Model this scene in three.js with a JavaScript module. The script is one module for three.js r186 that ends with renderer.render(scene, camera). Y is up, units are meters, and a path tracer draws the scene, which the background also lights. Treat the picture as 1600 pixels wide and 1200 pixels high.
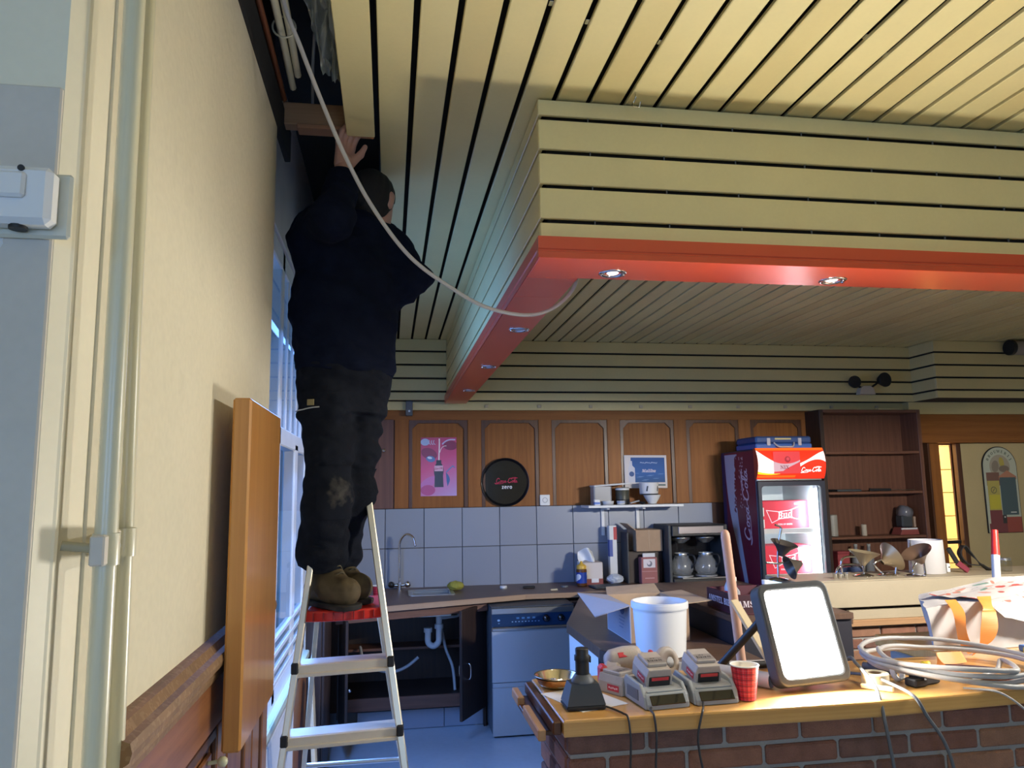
import * as THREE from 'three';
import { mergeGeometries } from 'three/addons/utils/BufferGeometryUtils.js';
import { RectAreaLightUniformsLib } from 'three/addons/lights/RectAreaLightUniformsLib.js';

// ---------- camera, sky, lights, exposure ----------
const scene = new THREE.Scene();
const renderer = new THREE.WebGLRenderer({ antialias: true });
renderer.toneMapping = THREE.LinearToneMapping;
renderer.toneMappingExposure = 1.58;
renderer.shadowMap.enabled = true;
RectAreaLightUniformsLib.init();
const camera = new THREE.PerspectiveCamera(54.25, 1600 / 1200, 0.02, 60);
camera.rotation.order = 'YXZ';
camera.rotation.set(0.1374, -0.1627, -0.0154);
camera.position.set(0, 1.643, 0);
const SKY = [0.10, 0.41, 1.2];
const FILL_BLUE = new THREE.Color().setRGB(0.15, 0.36, 1.0);   // blue dusk daylight tint of area lights added inside the windows
function dayFill(w, h, pos, to, k, c = FILL_BLUE) { const l = new THREE.RectAreaLight(c, k, w, h); l.position.set(...pos); scene.add(l); l.lookAt(...to); }  // area light added inside a window to strengthen the dusk light
for (let i = 0; i < 6; i++) dayFill(1.4, 0.22, [-0.355, 0.98 + 0.29 * i, -3.57], [0.645, 0.08 + 0.29 * i, -3.57], 5.4);                 // strips added inside the ladder window, brighter than the sky outside it
for (const x of [-1.85, 0.65]) dayFill(1.5, 1.3, [x, 1.75, 3.3], [x, 1.75, 0], 2.6, new THREE.Color().setRGB(0.45, 0.66, 1.0));   // fill panels added inside the windows behind the camera
scene.background = new THREE.Color().setRGB(...SKY);
const LAMP = 178, FLOOD = 640, FLOOD_AT = [3.15, 2.05, -1.92], FLOOD_TURN = 0.5, FLOOD_TILT = 0.0, LAMP_COLOR = new THREE.Color().setRGB(1, 0.96, 0.88);   // the LED work light on the bar

// ---------- small helpers ----------
let seed = 7;
const rnd = () => { seed = (seed * 1664525 + 1013904223) >>> 0; return seed / 4294967296; };
const rr = (a, b) => a + (b - a) * rnd();
const used = {};
const numbered = (n) => { used[n] = (used[n] || 0) + 1; return used[n] === 1 ? n : n + '_' + String(used[n] - 1).padStart(3, '0'); };
const shade = (o) => { o.traverse((m) => { if (m.isMesh) { m.castShadow = true; m.receiveShadow = true; } }); return o; };
function T(name, label, category, group, pos) {
  const o = new THREE.Group(); o.name = numbered(name); o.userData = { label, category };
  if (group) o.userData.group = group;
  if (pos) o.position.set(...pos);
  scene.add(o); return o;
}
function P(parent, name, geo, mat, label) {
  const m = new THREE.Mesh(Array.isArray(geo) ? merge(geo) : geo, mat); m.name = name;
  if (label) m.userData.label = label;
  parent.add(m); return m;
}
function S(name) { const o = new THREE.Group(); o.name = name; o.userData = { kind: 'structure' }; scene.add(o); return o; }
function copyOf(src, label, pos, ry) {
  const c = src.clone(); c.name = numbered(src.name.replace(/_\d{3}$/, '')); c.userData = { ...src.userData, label };
  if (pos) c.position.set(...pos);
  if (ry !== undefined) c.rotation.y = ry;
  scene.add(c); return c;
}
function norm(g) {          // non-indexed geometry with position, normal, uv only
  let n = g.index ? g.toNonIndexed() : g;
  for (const k of Object.keys(n.attributes)) if (!['position', 'normal', 'uv'].includes(k)) n.deleteAttribute(k);
  if (!n.attributes.uv) n.setAttribute('uv', new THREE.BufferAttribute(new Float32Array(n.attributes.position.count * 2), 2));
  return n;
}
const merge = (a) => mergeGeometries(a.map(norm));
function uvm(g, grain = 'y', ox = 0, oy = 0) {   // box-projected uv in metres; v runs along the grain
  g = g.index ? g.toNonIndexed() : g;
  const p = g.attributes.position, uv = new Float32Array(p.count * 2), a = new THREE.Vector3(), b = new THREE.Vector3(), c = new THREE.Vector3();
  for (let i = 0; i < p.count; i += 3) {
    a.fromBufferAttribute(p, i); b.fromBufferAttribute(p, i + 1); c.fromBufferAttribute(p, i + 2);
    const n = b.clone().sub(a).cross(c.clone().sub(a)); const ax = Math.abs(n.x), ay = Math.abs(n.y), az = Math.abs(n.z);
    const ways = ax >= ay && ax >= az ? ['z', 'y'] : ay >= az ? ['x', 'z'] : ['x', 'y'];
    let [u, v] = ways; if (ways.includes(grain)) { v = grain; u = ways[0] === grain ? ways[1] : ways[0]; }
    [a, b, c].forEach((q, k) => { uv[(i + k) * 2] = q[u] + ox; uv[(i + k) * 2 + 1] = q[v] + oy; });
  }
  g.setAttribute('uv', new THREE.BufferAttribute(uv, 2)); return g;
}
const M4 = (x = 0, y = 0, z = 0, rx = 0, ry = 0, rz = 0) => new THREE.Matrix4().compose(new THREE.Vector3(x, y, z), new THREE.Quaternion().setFromEuler(new THREE.Euler(rx, ry, rz, 'YXZ')), new THREE.Vector3(1, 1, 1));
const at = (g, x, y, z, rx, ry, rz) => g.applyMatrix4(M4(x, y, z, rx, ry, rz));
function cb(w, h, d, c = 0.002, grain = 'y') {   // box with chamfered edges, 44 triangles
  c = Math.min(c, w * 0.45, h * 0.45, d * 0.45);
  const X = w / 2, Y = h / 2, Z = d / 2, pos = [];
  const quad = (a, b, e, f) => { pos.push(...a, ...b, ...e, ...a, ...e, ...f); };
  const out = (pts) => { // orient outwards
    const [a, b, e] = pts.map((p) => new THREE.Vector3(...p)); const n = b.clone().sub(a).cross(e.clone().sub(a));
    const ctr = pts.reduce((s, p) => s.add(new THREE.Vector3(...p)), new THREE.Vector3());
    if (n.dot(ctr) < 0) pts.reverse();
    if (pts.length === 4) quad(...pts); else pos.push(...pts[0], ...pts[1], ...pts[2]);
  };
  for (const s of [-1, 1]) {
    out([[s * X, -Y + c, -Z + c], [s * X, Y - c, -Z + c], [s * X, Y - c, Z - c], [s * X, -Y + c, Z - c]]);
    out([[-X + c, s * Y, -Z + c], [X - c, s * Y, -Z + c], [X - c, s * Y, Z - c], [-X + c, s * Y, Z - c]]);
    out([[-X + c, -Y + c, s * Z], [X - c, -Y + c, s * Z], [X - c, Y - c, s * Z], [-X + c, Y - c, s * Z]]);
    for (const t of [-1, 1]) {
      out([[s * X, t * (Y - c), -Z + c], [s * X, t * (Y - c), Z - c], [s * (X - c), t * Y, Z - c], [s * (X - c), t * Y, -Z + c]]);
      out([[s * X, -Y + c, t * (Z - c)], [s * X, Y - c, t * (Z - c)], [s * (X - c), Y - c, t * Z], [s * (X - c), -Y + c, t * Z]]);
      out([[-X + c, s * Y, t * (Z - c)], [X - c, s * Y, t * (Z - c)], [X - c, s * (Y - c), t * Z], [-X + c, s * (Y - c), t * Z]]);
      for (const q of [-1, 1]) out([[s * X, t * (Y - c), q * (Z - c)], [s * (X - c), t * Y, q * (Z - c)], [s * (X - c), t * (Y - c), q * Z]]);
    }
  }
  const g = new THREE.BufferGeometry(); g.setAttribute('position', new THREE.Float32BufferAttribute(pos, 3)); g.computeVertexNormals();
  return uvm(g, grain, rnd() * 3, rnd() * 3);
}
// box given by its two corners
const bb = (x0, x1, y0, y1, z0, z1, c = 0.002, grain = 'y') => at(cb(Math.abs(x1 - x0), Math.abs(y1 - y0), Math.abs(z1 - z0), c, grain), (x0 + x1) / 2, (y0 + y1) / 2, (z0 + z1) / 2);
const cyl = (r0, r1, h, n = 24) => new THREE.CylinderGeometry(r1, r0, h, n);   // r0 below, r1 above
const lathe = (pts, n = 40) => new THREE.LatheGeometry(pts.map((p) => new THREE.Vector2(...p)), n);
const V = (a) => new THREE.Vector3(...a);
const tube = (pts, r, n = 60, m = 8, closed = false) => new THREE.TubeGeometry(new THREE.CatmullRomCurve3(pts.map(V), closed), n, r, m, closed);
function rod(a, b, r, n = 12, r2 = r) {
  const A = V(a), B = V(b), d = B.clone().sub(A), g = new THREE.CylinderGeometry(r2, r, d.length(), n);
  return g.applyQuaternion(new THREE.Quaternion().setFromUnitVectors(new THREE.Vector3(0, 1, 0), d.clone().normalize())).translate(...A.add(B).multiplyScalar(0.5).toArray());
}
// straight bar with a rectangular section between two points; w across, t along "side"
function bar(a, b, w, t, side = [0, 0, 1], c = 0.002) {
  const A = V(a), B = V(b), y = B.clone().sub(A), L = y.length(); y.normalize();
  const z = V(side).addScaledVector(y, -V(side).dot(y)).normalize(), x = y.clone().cross(z);
  return cb(w, L, t, c).applyMatrix4(new THREE.Matrix4().makeBasis(x, y, z).setPosition(A.add(B).multiplyScalar(0.5)));
}
function ext(pts, depth, bevel = 0, curve = 6) {
  const s = pts instanceof THREE.Shape ? pts : new THREE.Shape(pts.map((p) => new THREE.Vector2(...p)));
  return new THREE.ExtrudeGeometry(s, { depth: depth - 2 * bevel, bevelEnabled: bevel > 0, bevelSize: bevel, bevelThickness: bevel, bevelOffset: -bevel, bevelSegments: 2, curveSegments: curve }).translate(0, 0, bevel);
}
function rrect(w, h, r) {
  const s = new THREE.Shape(), x = -w / 2, y = -h / 2;
  s.moveTo(x + r, y); s.lineTo(x + w - r, y); s.quadraticCurveTo(x + w, y, x + w, y + r); s.lineTo(x + w, y + h - r); s.quadraticCurveTo(x + w, y + h, x + w - r, y + h);
  s.lineTo(x + r, y + h); s.quadraticCurveTo(x, y + h, x, y + h - r); s.lineTo(x, y + r); s.quadraticCurveTo(x, y, x + r, y); return s;
}
function ribbon(pts, wid, n = 40, th = 0.0012) {   // flat band: pts along it, wid = half-width vectors at the same stations
  const c = new THREE.CatmullRomCurve3(pts.map(V)), w = new THREE.CatmullRomCurve3(wid.map(V)), pos = [], idx = [];
  for (let i = 0; i <= n; i++) {
    const p = c.getPoint(i / n), h = w.getPoint(i / n), tn = c.getTangent(i / n), nn = tn.clone().cross(h).normalize().multiplyScalar(th / 2);
    for (const [s, t] of [[-1, -1], [1, -1], [1, 1], [-1, 1]]) { const q = p.clone().addScaledVector(h, s).addScaledVector(nn, t); pos.push(q.x, q.y, q.z); }
    if (i < n) for (let k = 0; k < 4; k++) { const a = i * 4 + k, b = i * 4 + (k + 1) % 4; idx.push(a, b, a + 4, b, b + 4, a + 4); }
  }
  const g = new THREE.BufferGeometry(); g.setAttribute('position', new THREE.Float32BufferAttribute(pos, 3)); g.setIndex(idx);
  const q = g.toNonIndexed(); q.computeVertexNormals(); return q;
}
// ---------- textures ----------
const hash = (x, y, s) => { let h = (x * 374761393 + y * 668265263 + s * 974634777) | 0; h = Math.imul(h ^ (h >>> 13), 1274126177); h ^= h >>> 16; return (h >>> 0) / 4294967296; };
function vnoise(x, y, px, py, s) {
  const x0 = Math.floor(x), y0 = Math.floor(y), fx = x - x0, fy = y - y0, u = fx * fx * (3 - 2 * fx), v = fy * fy * (3 - 2 * fy);
  const w = (a, n) => ((a % n) + n) % n, H = (i, j) => hash(w(x0 + i, px), w(y0 + j, py), s);
  return (H(0, 0) * (1 - u) + H(1, 0) * u) * (1 - v) + (H(0, 1) * (1 - u) + H(1, 1) * u) * v;
}
const fbm = (x, y, px, py, s, o = 4) => { let t = 0, a = 0.5; for (let i = 0; i < o; i++) { t += a * vnoise(x, y, px, py, s + i * 17); x *= 2; y *= 2; px *= 2; py *= 2; a *= 0.5; } return t / (1 - Math.pow(0.5, o)); };
const srgb = (c) => Math.round(255 * Math.min(1, Math.max(0, c <= 0.0031308 ? c * 12.92 : 1.055 * Math.pow(c, 1 / 2.4) - 0.055)));
function dtex(n, m, sx, sy, fn, colour = true) {   // sx, sy: metres covered by one tile
  const d = new Uint8Array(n * m * 4);
  for (let j = 0; j < m; j++) for (let i = 0; i < n; i++) {
    const c = fn(i / n, j / m), k = (j * n + i) * 4;
    for (let q = 0; q < 3; q++) d[k + q] = colour ? srgb(c[q]) : Math.round(255 * Math.min(1, Math.max(0, c[q])));
    d[k + 3] = 255;
  }
  const t = new THREE.DataTexture(d, n, m); t.wrapS = t.wrapT = THREE.RepeatWrapping; t.magFilter = THREE.LinearFilter; t.minFilter = THREE.LinearMipmapLinearFilter; t.generateMipmaps = true;
  if (colour) t.colorSpace = THREE.SRGBColorSpace;
  t.repeat.set(1 / sx, 1 / sy); t.needsUpdate = true; return t;
}
const mix3 = (a, b, t) => [0, 1, 2].map((k) => a[k] + (b[k] - a[k]) * t);
function woodTex(light, dark, s, fx = 26, contrast = 1, pores = 0.25) {
  return dtex(256, 512, 0.32, 1.3, (u, v) => {
    const warp = fbm(u * 4, v * 3, 4, 3, s, 3) - 0.5;
    const rings = 0.5 + 0.5 * Math.sin((u + warp * 0.22) * 6.2832 * Math.round(fx / 4));
    const fine = fbm(u * 60, v * 4, 60, 4, s + 5, 3), big = fbm(u * 3, v * 2, 3, 2, s + 9, 2);
    let t = 0.42 * rings * 0.5 + 0.45 * fine + 0.35 * big; t = Math.min(1, Math.max(0, (t - 0.5) * contrast * 1.6 + 0.5));
    const p = vnoise(u * 120, v * 24, 120, 24, s + 21) > 0.82 ? pores : 0;
    return mix3(light, dark, Math.min(1, t + p));
  });
}
function mottled(base, amp, s, size = 1.2, cells = 6, tint = [1, 1, 1]) {
  return dtex(256, 256, size, size, (u, v) => {
    const t = (fbm(u * cells, v * cells, cells, cells, s, 5) - 0.5) * 2 * amp, f = (vnoise(u * 128, v * 128, 128, 128, s + 3) - 0.5) * amp * 0.5;
    return base.map((c, k) => c * (1 + (t + f) * tint[k]));
  });
}
function bumpTex(cells, s, size, o = 4, stretch = 1) { return dtex(256, 256, size, size, (u, v) => { const t = fbm(u * cells, v * cells * stretch, cells, Math.max(1, cells * stretch), s, o); return [t, t, t]; }, false); }
function cv(w, h, draw) { const c = document.createElement('canvas'); c.width = w; c.height = h; draw(c.getContext('2d'), w, h); const t = new THREE.CanvasTexture(c); t.colorSpace = THREE.SRGBColorSpace; t.anisotropy = 8; return t; }
// flowing hand-drawn lettering of the drinks logo, in a 400 x 150 box centred on 0, 0
function scriptLogo(c, colour, s = 1) {
  c.save(); c.scale(s, s); c.strokeStyle = colour; c.lineCap = 'round'; c.lineJoin = 'round';
  const st = (w, d) => { c.lineWidth = w; c.stroke(new Path2D(d)); };
  const C = (x) => { st(13, `M${x + 62},-32 C${x + 52},-66 ${x + 14},-50 ${x + 2},-2 C${x - 8},40 ${x + 22},52 ${x + 56},16`); };
  const o = (x) => st(10, `M${x + 22},-6 C${x + 4},-12 ${x - 8},32 ${x + 8},34 C${x + 26},34 ${x + 34},-2 ${x + 20},-6 C${x + 26},4 ${x + 36},4 ${x + 42},-2`), ch = (x) => st(10, `M${x + 26},0 C${x + 8},-16 ${x - 8},32 ${x + 10},34 C${x + 22},34 ${x + 30},20 ${x + 36},12`);
  const a = (x) => st(10, `M${x + 26},0 C${x + 8},-16 ${x - 10},32 ${x + 6},34 C${x + 18},34 ${x + 26},8 ${x + 30},-4 C${x + 24},20 ${x + 26},36 ${x + 42},26`), l = (x) => st(10, `M${x + 4},28 C${x + 20},10 ${x + 44},-52 ${x + 34},-62 C${x + 20},-66 ${x + 4},20 ${x + 14},32 C${x + 20},38 ${x + 28},30 ${x + 34},22`);
  C(-196); o(-122); ch(-80); a(-44); st(9, 'M6,14 L26,10'); C(34); o(104); l(140); a(172);
  st(9, 'M-140,36 C-180,66 -214,66 -226,40 C-190,60 -120,58 -60,46'); st(9, 'M92,-34 C120,-60 170,-44 214,-52 C190,-62 150,-70 100,-58');
  c.restore();
}
const lin = (r, g, b) => new THREE.Color().setRGB(r, g, b);
const mat = (c, rough = 0.6, o = {}) => new THREE.MeshStandardMaterial({ color: Array.isArray(c) ? lin(...c) : c, roughness: rough, ...o });
const phys = (c, rough = 0.4, o = {}) => new THREE.MeshPhysicalMaterial({ color: Array.isArray(c) ? lin(...c) : c, roughness: rough, ...o });
const tex = (map, rough = 0.6, o = {}) => new THREE.MeshPhysicalMaterial({ map, roughness: rough, ...o });

const plasterBump = bumpTex(40, 3, 0.5), fineBump = bumpTex(64, 8, 0.12), clothBump = bumpTex(90, 12, 0.1);
const Mt = {
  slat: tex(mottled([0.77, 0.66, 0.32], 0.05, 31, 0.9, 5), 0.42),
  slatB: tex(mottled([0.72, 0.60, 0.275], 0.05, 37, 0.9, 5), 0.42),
  slatDull: tex(mottled([0.24, 0.185, 0.115], 0.07, 39, 0.9, 5), 0.45),
  slatMid: tex(mottled([0.40, 0.33, 0.21], 0.07, 29, 0.9, 5), 0.5), jug: new THREE.MeshPhysicalMaterial({ color: lin(0.9, 0.92, 0.93), roughness: 0.2, transmission: 0.85, thickness: 0, ior: 1.5 }),
  dark: mat([0.012, 0.011, 0.010], 0.9),
  lining: mat([0.03, 0.024, 0.016], 0.95),
  plaster: tex(dtex(512, 512, 1.6, 1.6, (u, v) => { const a = fbm(u * 5, v * 5, 5, 5, 41, 5), b = vnoise(u * 180, v * 180, 180, 180, 43), s = fbm(u * 22, v * 14, 22, 14, 47, 3); const k = 0.9 + 0.14 * a + 0.05 * (b - 0.5) - (s > 0.8 ? 0.025 : 0); return [0.73 * k, 0.665 * k, 0.49 * k]; }), 0.85, { bumpMap: plasterBump, bumpScale: 0.0012 }),
  paint: tex(mottled([0.82, 0.76, 0.58], 0.05, 51, 0.8, 7), 0.5),
  paintGrey: tex(mottled([0.60, 0.555, 0.48], 0.08, 53, 0.8, 7), 0.55),
  pipe: tex(mottled([0.68, 0.64, 0.45], 0.06, 57, 0.3, 6), 0.3, { clearcoat: 0.4, clearcoatRoughness: 0.25 }),
  white: mat([0.78, 0.78, 0.76], 0.45), whiteGloss: phys([0.8, 0.8, 0.79], 0.3), frame: tex(mottled([0.72, 0.72, 0.70], 0.06, 59, 0.5, 6), 0.45),
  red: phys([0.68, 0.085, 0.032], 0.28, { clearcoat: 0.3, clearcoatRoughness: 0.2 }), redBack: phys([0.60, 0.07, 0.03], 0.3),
  panel: tex(woodTex([0.34, 0.132, 0.034], [0.225, 0.082, 0.021], 61, 26, 0.9), 0.5, { specularIntensity: 0.4 }), stile: tex(woodTex([0.36, 0.142, 0.038], [0.24, 0.09, 0.024], 67, 18, 0.9), 0.48, { specularIntensity: 0.4 }),
  moulding: tex(woodTex([0.12, 0.045, 0.018], [0.07, 0.026, 0.011], 71), 0.38),
  dado: tex(woodTex([0.36, 0.145, 0.05], [0.21, 0.075, 0.025], 73, 20, 1.0), 0.34, { clearcoat: 0.25, clearcoatRoughness: 0.3 }),
  cap: tex(dtex(256, 256, 0.3, 0.3, (u, v) => { const t = fbm(u * 40, v * 40, 40, 40, 79, 3), w = fbm(u * 6, v * 6, 6, 6, 81, 3); const k = 0.75 + 0.5 * w; return t > 0.6 ? [0.27 * k, 0.16 * k, 0.075 * k] : [0.22 * k, 0.12 * k, 0.05 * k]; }), 0.6),
  plank: tex(woodTex([0.66, 0.32, 0.085], [0.50, 0.21, 0.05], 83, 14, 0.8, 0.12), 0.28, { clearcoat: 0.5, clearcoatRoughness: 0.15 }),
  bartop: tex(woodTex([0.72, 0.42, 0.14], [0.56, 0.28, 0.075], 89, 20, 0.8, 0.12), 0.28, { clearcoat: 0.5, clearcoatRoughness: 0.2 }),
  walnut: tex(woodTex([0.15, 0.085, 0.055], [0.09, 0.05, 0.033], 97, 20, 0.8), 0.4), walnutEdge: tex(woodTex([0.42, 0.27, 0.16], [0.30, 0.18, 0.10], 101, 12, 0.8), 0.4),
  espresso: tex(woodTex([0.05, 0.028, 0.02], [0.03, 0.017, 0.013], 103), 0.5), redwood: tex(woodTex([0.20, 0.085, 0.05], [0.12, 0.05, 0.03], 107), 0.45),
  timber: tex(woodTex([0.52, 0.30, 0.15], [0.38, 0.2, 0.09], 109, 12, 0.9), 0.7), pale: tex(woodTex([0.68, 0.56, 0.36], [0.56, 0.44, 0.26], 113, 10, 0.7, 0.1), 0.6),
  board: tex(mottled([0.46, 0.38, 0.26], 0.05, 117, 0.7, 5), 0.5),
  olive: tex(mottled([0.52, 0.41, 0.20], 0.06, 119, 0.9, 4), 0.45),
  tile: phys([0.29, 0.315, 0.375], 0.3), tileB: phys([0.27, 0.295, 0.355], 0.3), grout: mat([0.12, 0.12, 0.12], 0.9),
  floor: tex(mottled([0.46, 0.50, 0.55], 0.14, 121, 2.2, 5), 0.34),
  mortar: tex(mottled([0.36, 0.34, 0.31], 0.12, 123, 0.4, 8), 0.95, { bumpMap: fineBump, bumpScale: 0.002 }),
  steel: phys([0.58, 0.58, 0.57], 0.3, { metalness: 0.95 }), steelB: phys([0.56, 0.56, 0.56], 0.34, { metalness: 0.55 }), chrome: mat([0.75, 0.75, 0.76], 0.1, { metalness: 1 }),
  alu: mat([0.78, 0.70, 0.54], 0.34, { metalness: 0.7 }), aluFlat: tex(mottled([0.70, 0.64, 0.54], 0.05, 127, 0.2, 6), 0.5, { metalness: 0.25 }),
  black: mat([0.012, 0.012, 0.014], 0.5), blackGloss: phys([0.008, 0.008, 0.01], 0.18, { clearcoat: 0.6 }), rubber: mat([0.02, 0.02, 0.022], 0.8), charcoal: mat([0.045, 0.05, 0.055], 0.55),
  grey: mat([0.34, 0.36, 0.37], 0.5), greyDark: mat([0.12, 0.13, 0.145], 0.5), cable: mat([0.46, 0.445, 0.43], 0.45), cableDark: mat([0.035, 0.035, 0.04], 0.5),
  plasticRed: phys([0.72, 0.03, 0.02], 0.35), toolGrey: tex(mottled([0.42, 0.37, 0.33], 0.1, 131, 0.1, 6), 0.5), toolRed: mat([0.62, 0.04, 0.05], 0.45),
  copper: mat([0.45, 0.17, 0.08], 0.4, { metalness: 0.8 }), foil: tex(mottled([0.36, 0.38, 0.33], 0.3, 137, 0.25, 7), 0.45, { metalness: 0.3, side: THREE.DoubleSide }),
  cardboard: tex(mottled([0.42, 0.28, 0.17], 0.08, 139, 0.3, 6), 0.8), cardIn: tex(mottled([0.5, 0.35, 0.22], 0.06, 141, 0.3, 6), 0.8), cardGrey: tex(mottled([0.46, 0.42, 0.42], 0.05, 143, 0.3, 6), 0.75),
  orange: mat([0.95, 0.30, 0.05], 0.55, { side: THREE.DoubleSide }), paper: mat([0.78, 0.77, 0.75], 0.8),
  skin: tex(mottled([0.52, 0.28, 0.20], 0.08, 149, 0.2, 8), 0.55),
  navy: tex(mottled([0.006, 0.009, 0.022], 0.25, 151, 0.3, 9), 0.95, { bumpMap: clothBump, bumpScale: 0.0008, specularIntensity: 0.25, sheen: 0.1, sheenRoughness: 0.6, sheenColor: lin(0.04, 0.06, 0.16) }),
  trouser: tex(mottled([0.010, 0.012, 0.018], 0.35, 157, 0.25, 9), 0.92, { bumpMap: clothBump, bumpScale: 0.0008, specularIntensity: 0.3, sheen: 0.12, sheenRoughness: 0.6, sheenColor: lin(0.07, 0.08, 0.11) }),
  kneePatch: tex(dtex(128, 128, 1, 1, (u, v) => { const t = fbm(u * 6, v * 6, 6, 6, 163, 4), r = Math.hypot(u - 0.52, (v - 0.5) * 0.9) * 2; return mix3([0.011, 0.013, 0.019], [0.11, 0.10, 0.082], Math.min(1, Math.max(0, (t * 1.7 - 0.5) - Math.max(0, r - 0.45) * 1.6 * (0.6 + t)))); }), 0.95, { specularIntensity: 0.3 }),
  boot: tex(mottled([0.11, 0.078, 0.036], 0.3, 167, 0.15, 8), 0.75), sole: mat([0.03, 0.027, 0.024], 0.8),
  hair: mat([0.014, 0.012, 0.011], 0.8), ceramic: phys([0.72, 0.72, 0.71], 0.25), yellow: mat([0.85, 0.62, 0.04], 0.5),
  glass: new THREE.MeshPhysicalMaterial({ color: 0xffffff, roughness: 0.02, transmission: 1, thickness: 0, ior: 1.45 }),
  windowGlass: new THREE.MeshPhysicalMaterial({ color: 0xffffff, roughness: 0.02, transmission: 1, thickness: 0, ior: 1.12 }),
  hazy: new THREE.MeshPhysicalMaterial({ color: lin(0.75, 0.76, 0.78), roughness: 0.35, transmission: 0.75, thickness: 0, ior: 1.4 }),
  clear: new THREE.MeshPhysicalMaterial({ color: lin(0.92, 0.94, 0.95), roughness: 0.08, transmission: 1, thickness: 0, ior: 1.45 }),
};
const brickMats = [[0.30, 0.135, 0.085], [0.25, 0.11, 0.075], [0.20, 0.10, 0.075], [0.33, 0.165, 0.10]].map((c, i) => tex(mottled(c, 0.22, 201 + i * 7, 0.25, 9), 0.85, { bumpMap: fineBump, bumpScale: 0.0025 }));
// ---------- room shell ----------
const CY = 2.813;
const plan = (pts, y0, y1, bevel = 0) => ext(pts.map(([x, z]) => [x, -z]), y1 - y0, bevel).rotateX(-Math.PI / 2).translate(0, y0, 0);
const box1 = (parent, name, a, m, grain = 'y', c = 0.003) => P(parent, name, bb(...a, c, grain), m);

const floor = S('floor'); box1(floor, 'floor_slab', [-3.4, 7.4, -0.2, 0, 3.4, -8], Mt.floor);

const ceiling = S('ceiling');
box1(ceiling, 'ceiling_slab', [-3.4, 7.4, 3.3, 3.5, 3.4, -8], Mt.lining);
box1(ceiling, 'ceiling_lining', [-0.046, 6.2, CY + 0.05, CY + 0.06, -0.3, -6.0], Mt.lining);
box1(ceiling, 'ceiling_board', [-0.36, 6.2, CY, CY + 0.05, 3.2, -0.3], Mt.slat);
box1(ceiling, 'ceiling_board', [-3.2, -0.36, CY, CY + 0.05, 3.2, -0.88], Mt.slat);
{
  const L = 5.55, shapes = [0, 1, 2].map(() => cb(0.0905, 0.014, L, 0.0022, 'z'));
  for (let i = 0; i < 58; i++) {
    const m = P(ceiling, 'ceiling_slat', shapes[i % 3], i % 4 === 2 ? Mt.slatB : Mt.slat);
    m.position.set(0.0055 + i * 0.1075, CY + 0.007 + rr(-0.001, 0.001), -0.3 - L / 2);
  }
  // the two strips along the window side are off; they go on only behind the man
  const s2 = cb(0.0905, 0.014, 2.4, 0.002, 'z');
  for (let i = 1; i <= 3; i++) P(ceiling, 'ceiling_slat', s2, Mt.slatB).position.set(0.0055 - i * 0.1075, CY + 0.007, -3.45 - 1.2);
  // joints in a few slats, short clips in the gap
  const clip = cb(0.012, 0.006, 0.02, 0.001);
  for (const [x, z] of [[0.3865, -1.66], [0.494, -1.72], [0.7105, -1.78], [1.25, -1.68], [1.36, -1.75]]) P(ceiling, 'slat_clip', clip, Mt.chrome).position.set(x - 0.001, CY + 0.012, z);
}
const plk = T('loose_ceiling_plank', 'pale yellow ceiling plank with a free sawn end by the open ceiling gap', 'plank');
P(plk, 'board', at(cb(0.092, 0.014, 2.1, 0.0022, 'z'), -0.1025, CY + 0.004, -2.412 + 1.05), Mt.slat);

// left wall: plastered pier up to the window niche
const wallL = S('wall_left');
{
  const arc = []; for (let k = 0; k <= 8; k++) { const a = (k / 8) * Math.PI / 2; arc.push([-0.42 + 0.06 * Math.cos(a), -2.33 - 0.07 * Math.sin(a)]); }
  P(wallL, 'plaster_pier', uvm(plan([[-0.61, -0.99], [-0.36, -0.99], ...arc, [-0.61, -2.40]], 0, 2.80)), Mt.plaster);
  box1(wallL, 'upper_wall', [-0.61, -0.385, 2.80, 3.3, -1.0, -2.4], Mt.dark);
  box1(wallL, 'window_apron', [-0.61, -0.47, 0, 0.77, -2.4, -4.4], Mt.paintGrey);
  box1(wallL, 'window_head', [-0.61, -0.44, 2.66, 3.3, -2.4, -4.4], Mt.paintGrey);
  box1(wallL, 'window_cheek', [-0.61, -0.46, 0.77, 2.66, -2.4, -2.8], Mt.paintGrey);
  P(wallL, 'plaster_return', uvm(bb(-0.61, -0.45, 0, 3.3, -4.4, -6.0)), Mt.paintGrey);
}
const wallN = S('wall_near'); P(wallN, 'wall_panel', uvm(bb(-3.4, -0.62, 0, 3.3, -1.15, -0.88)), Mt.paintGrey);
const trim1 = S('trim_1');
P(trim1, 'casing', uvm(plan([[-0.66, -0.870], [-0.368, -0.870], [-0.3595, -0.893], [-0.3575, -0.896], [-0.3575, -0.905], [-0.3605, -0.909], [-0.364, -0.910], [-0.364, -0.99], [-0.40, -0.99], [-0.66, -0.99]], 0, 2.81)), Mt.paint);
P(trim1, 'cover_board', uvm(bb(-0.46, -0.3685, 0, 2.10, -0.872, -0.864, 0.002)), Mt.paintGrey);
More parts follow.
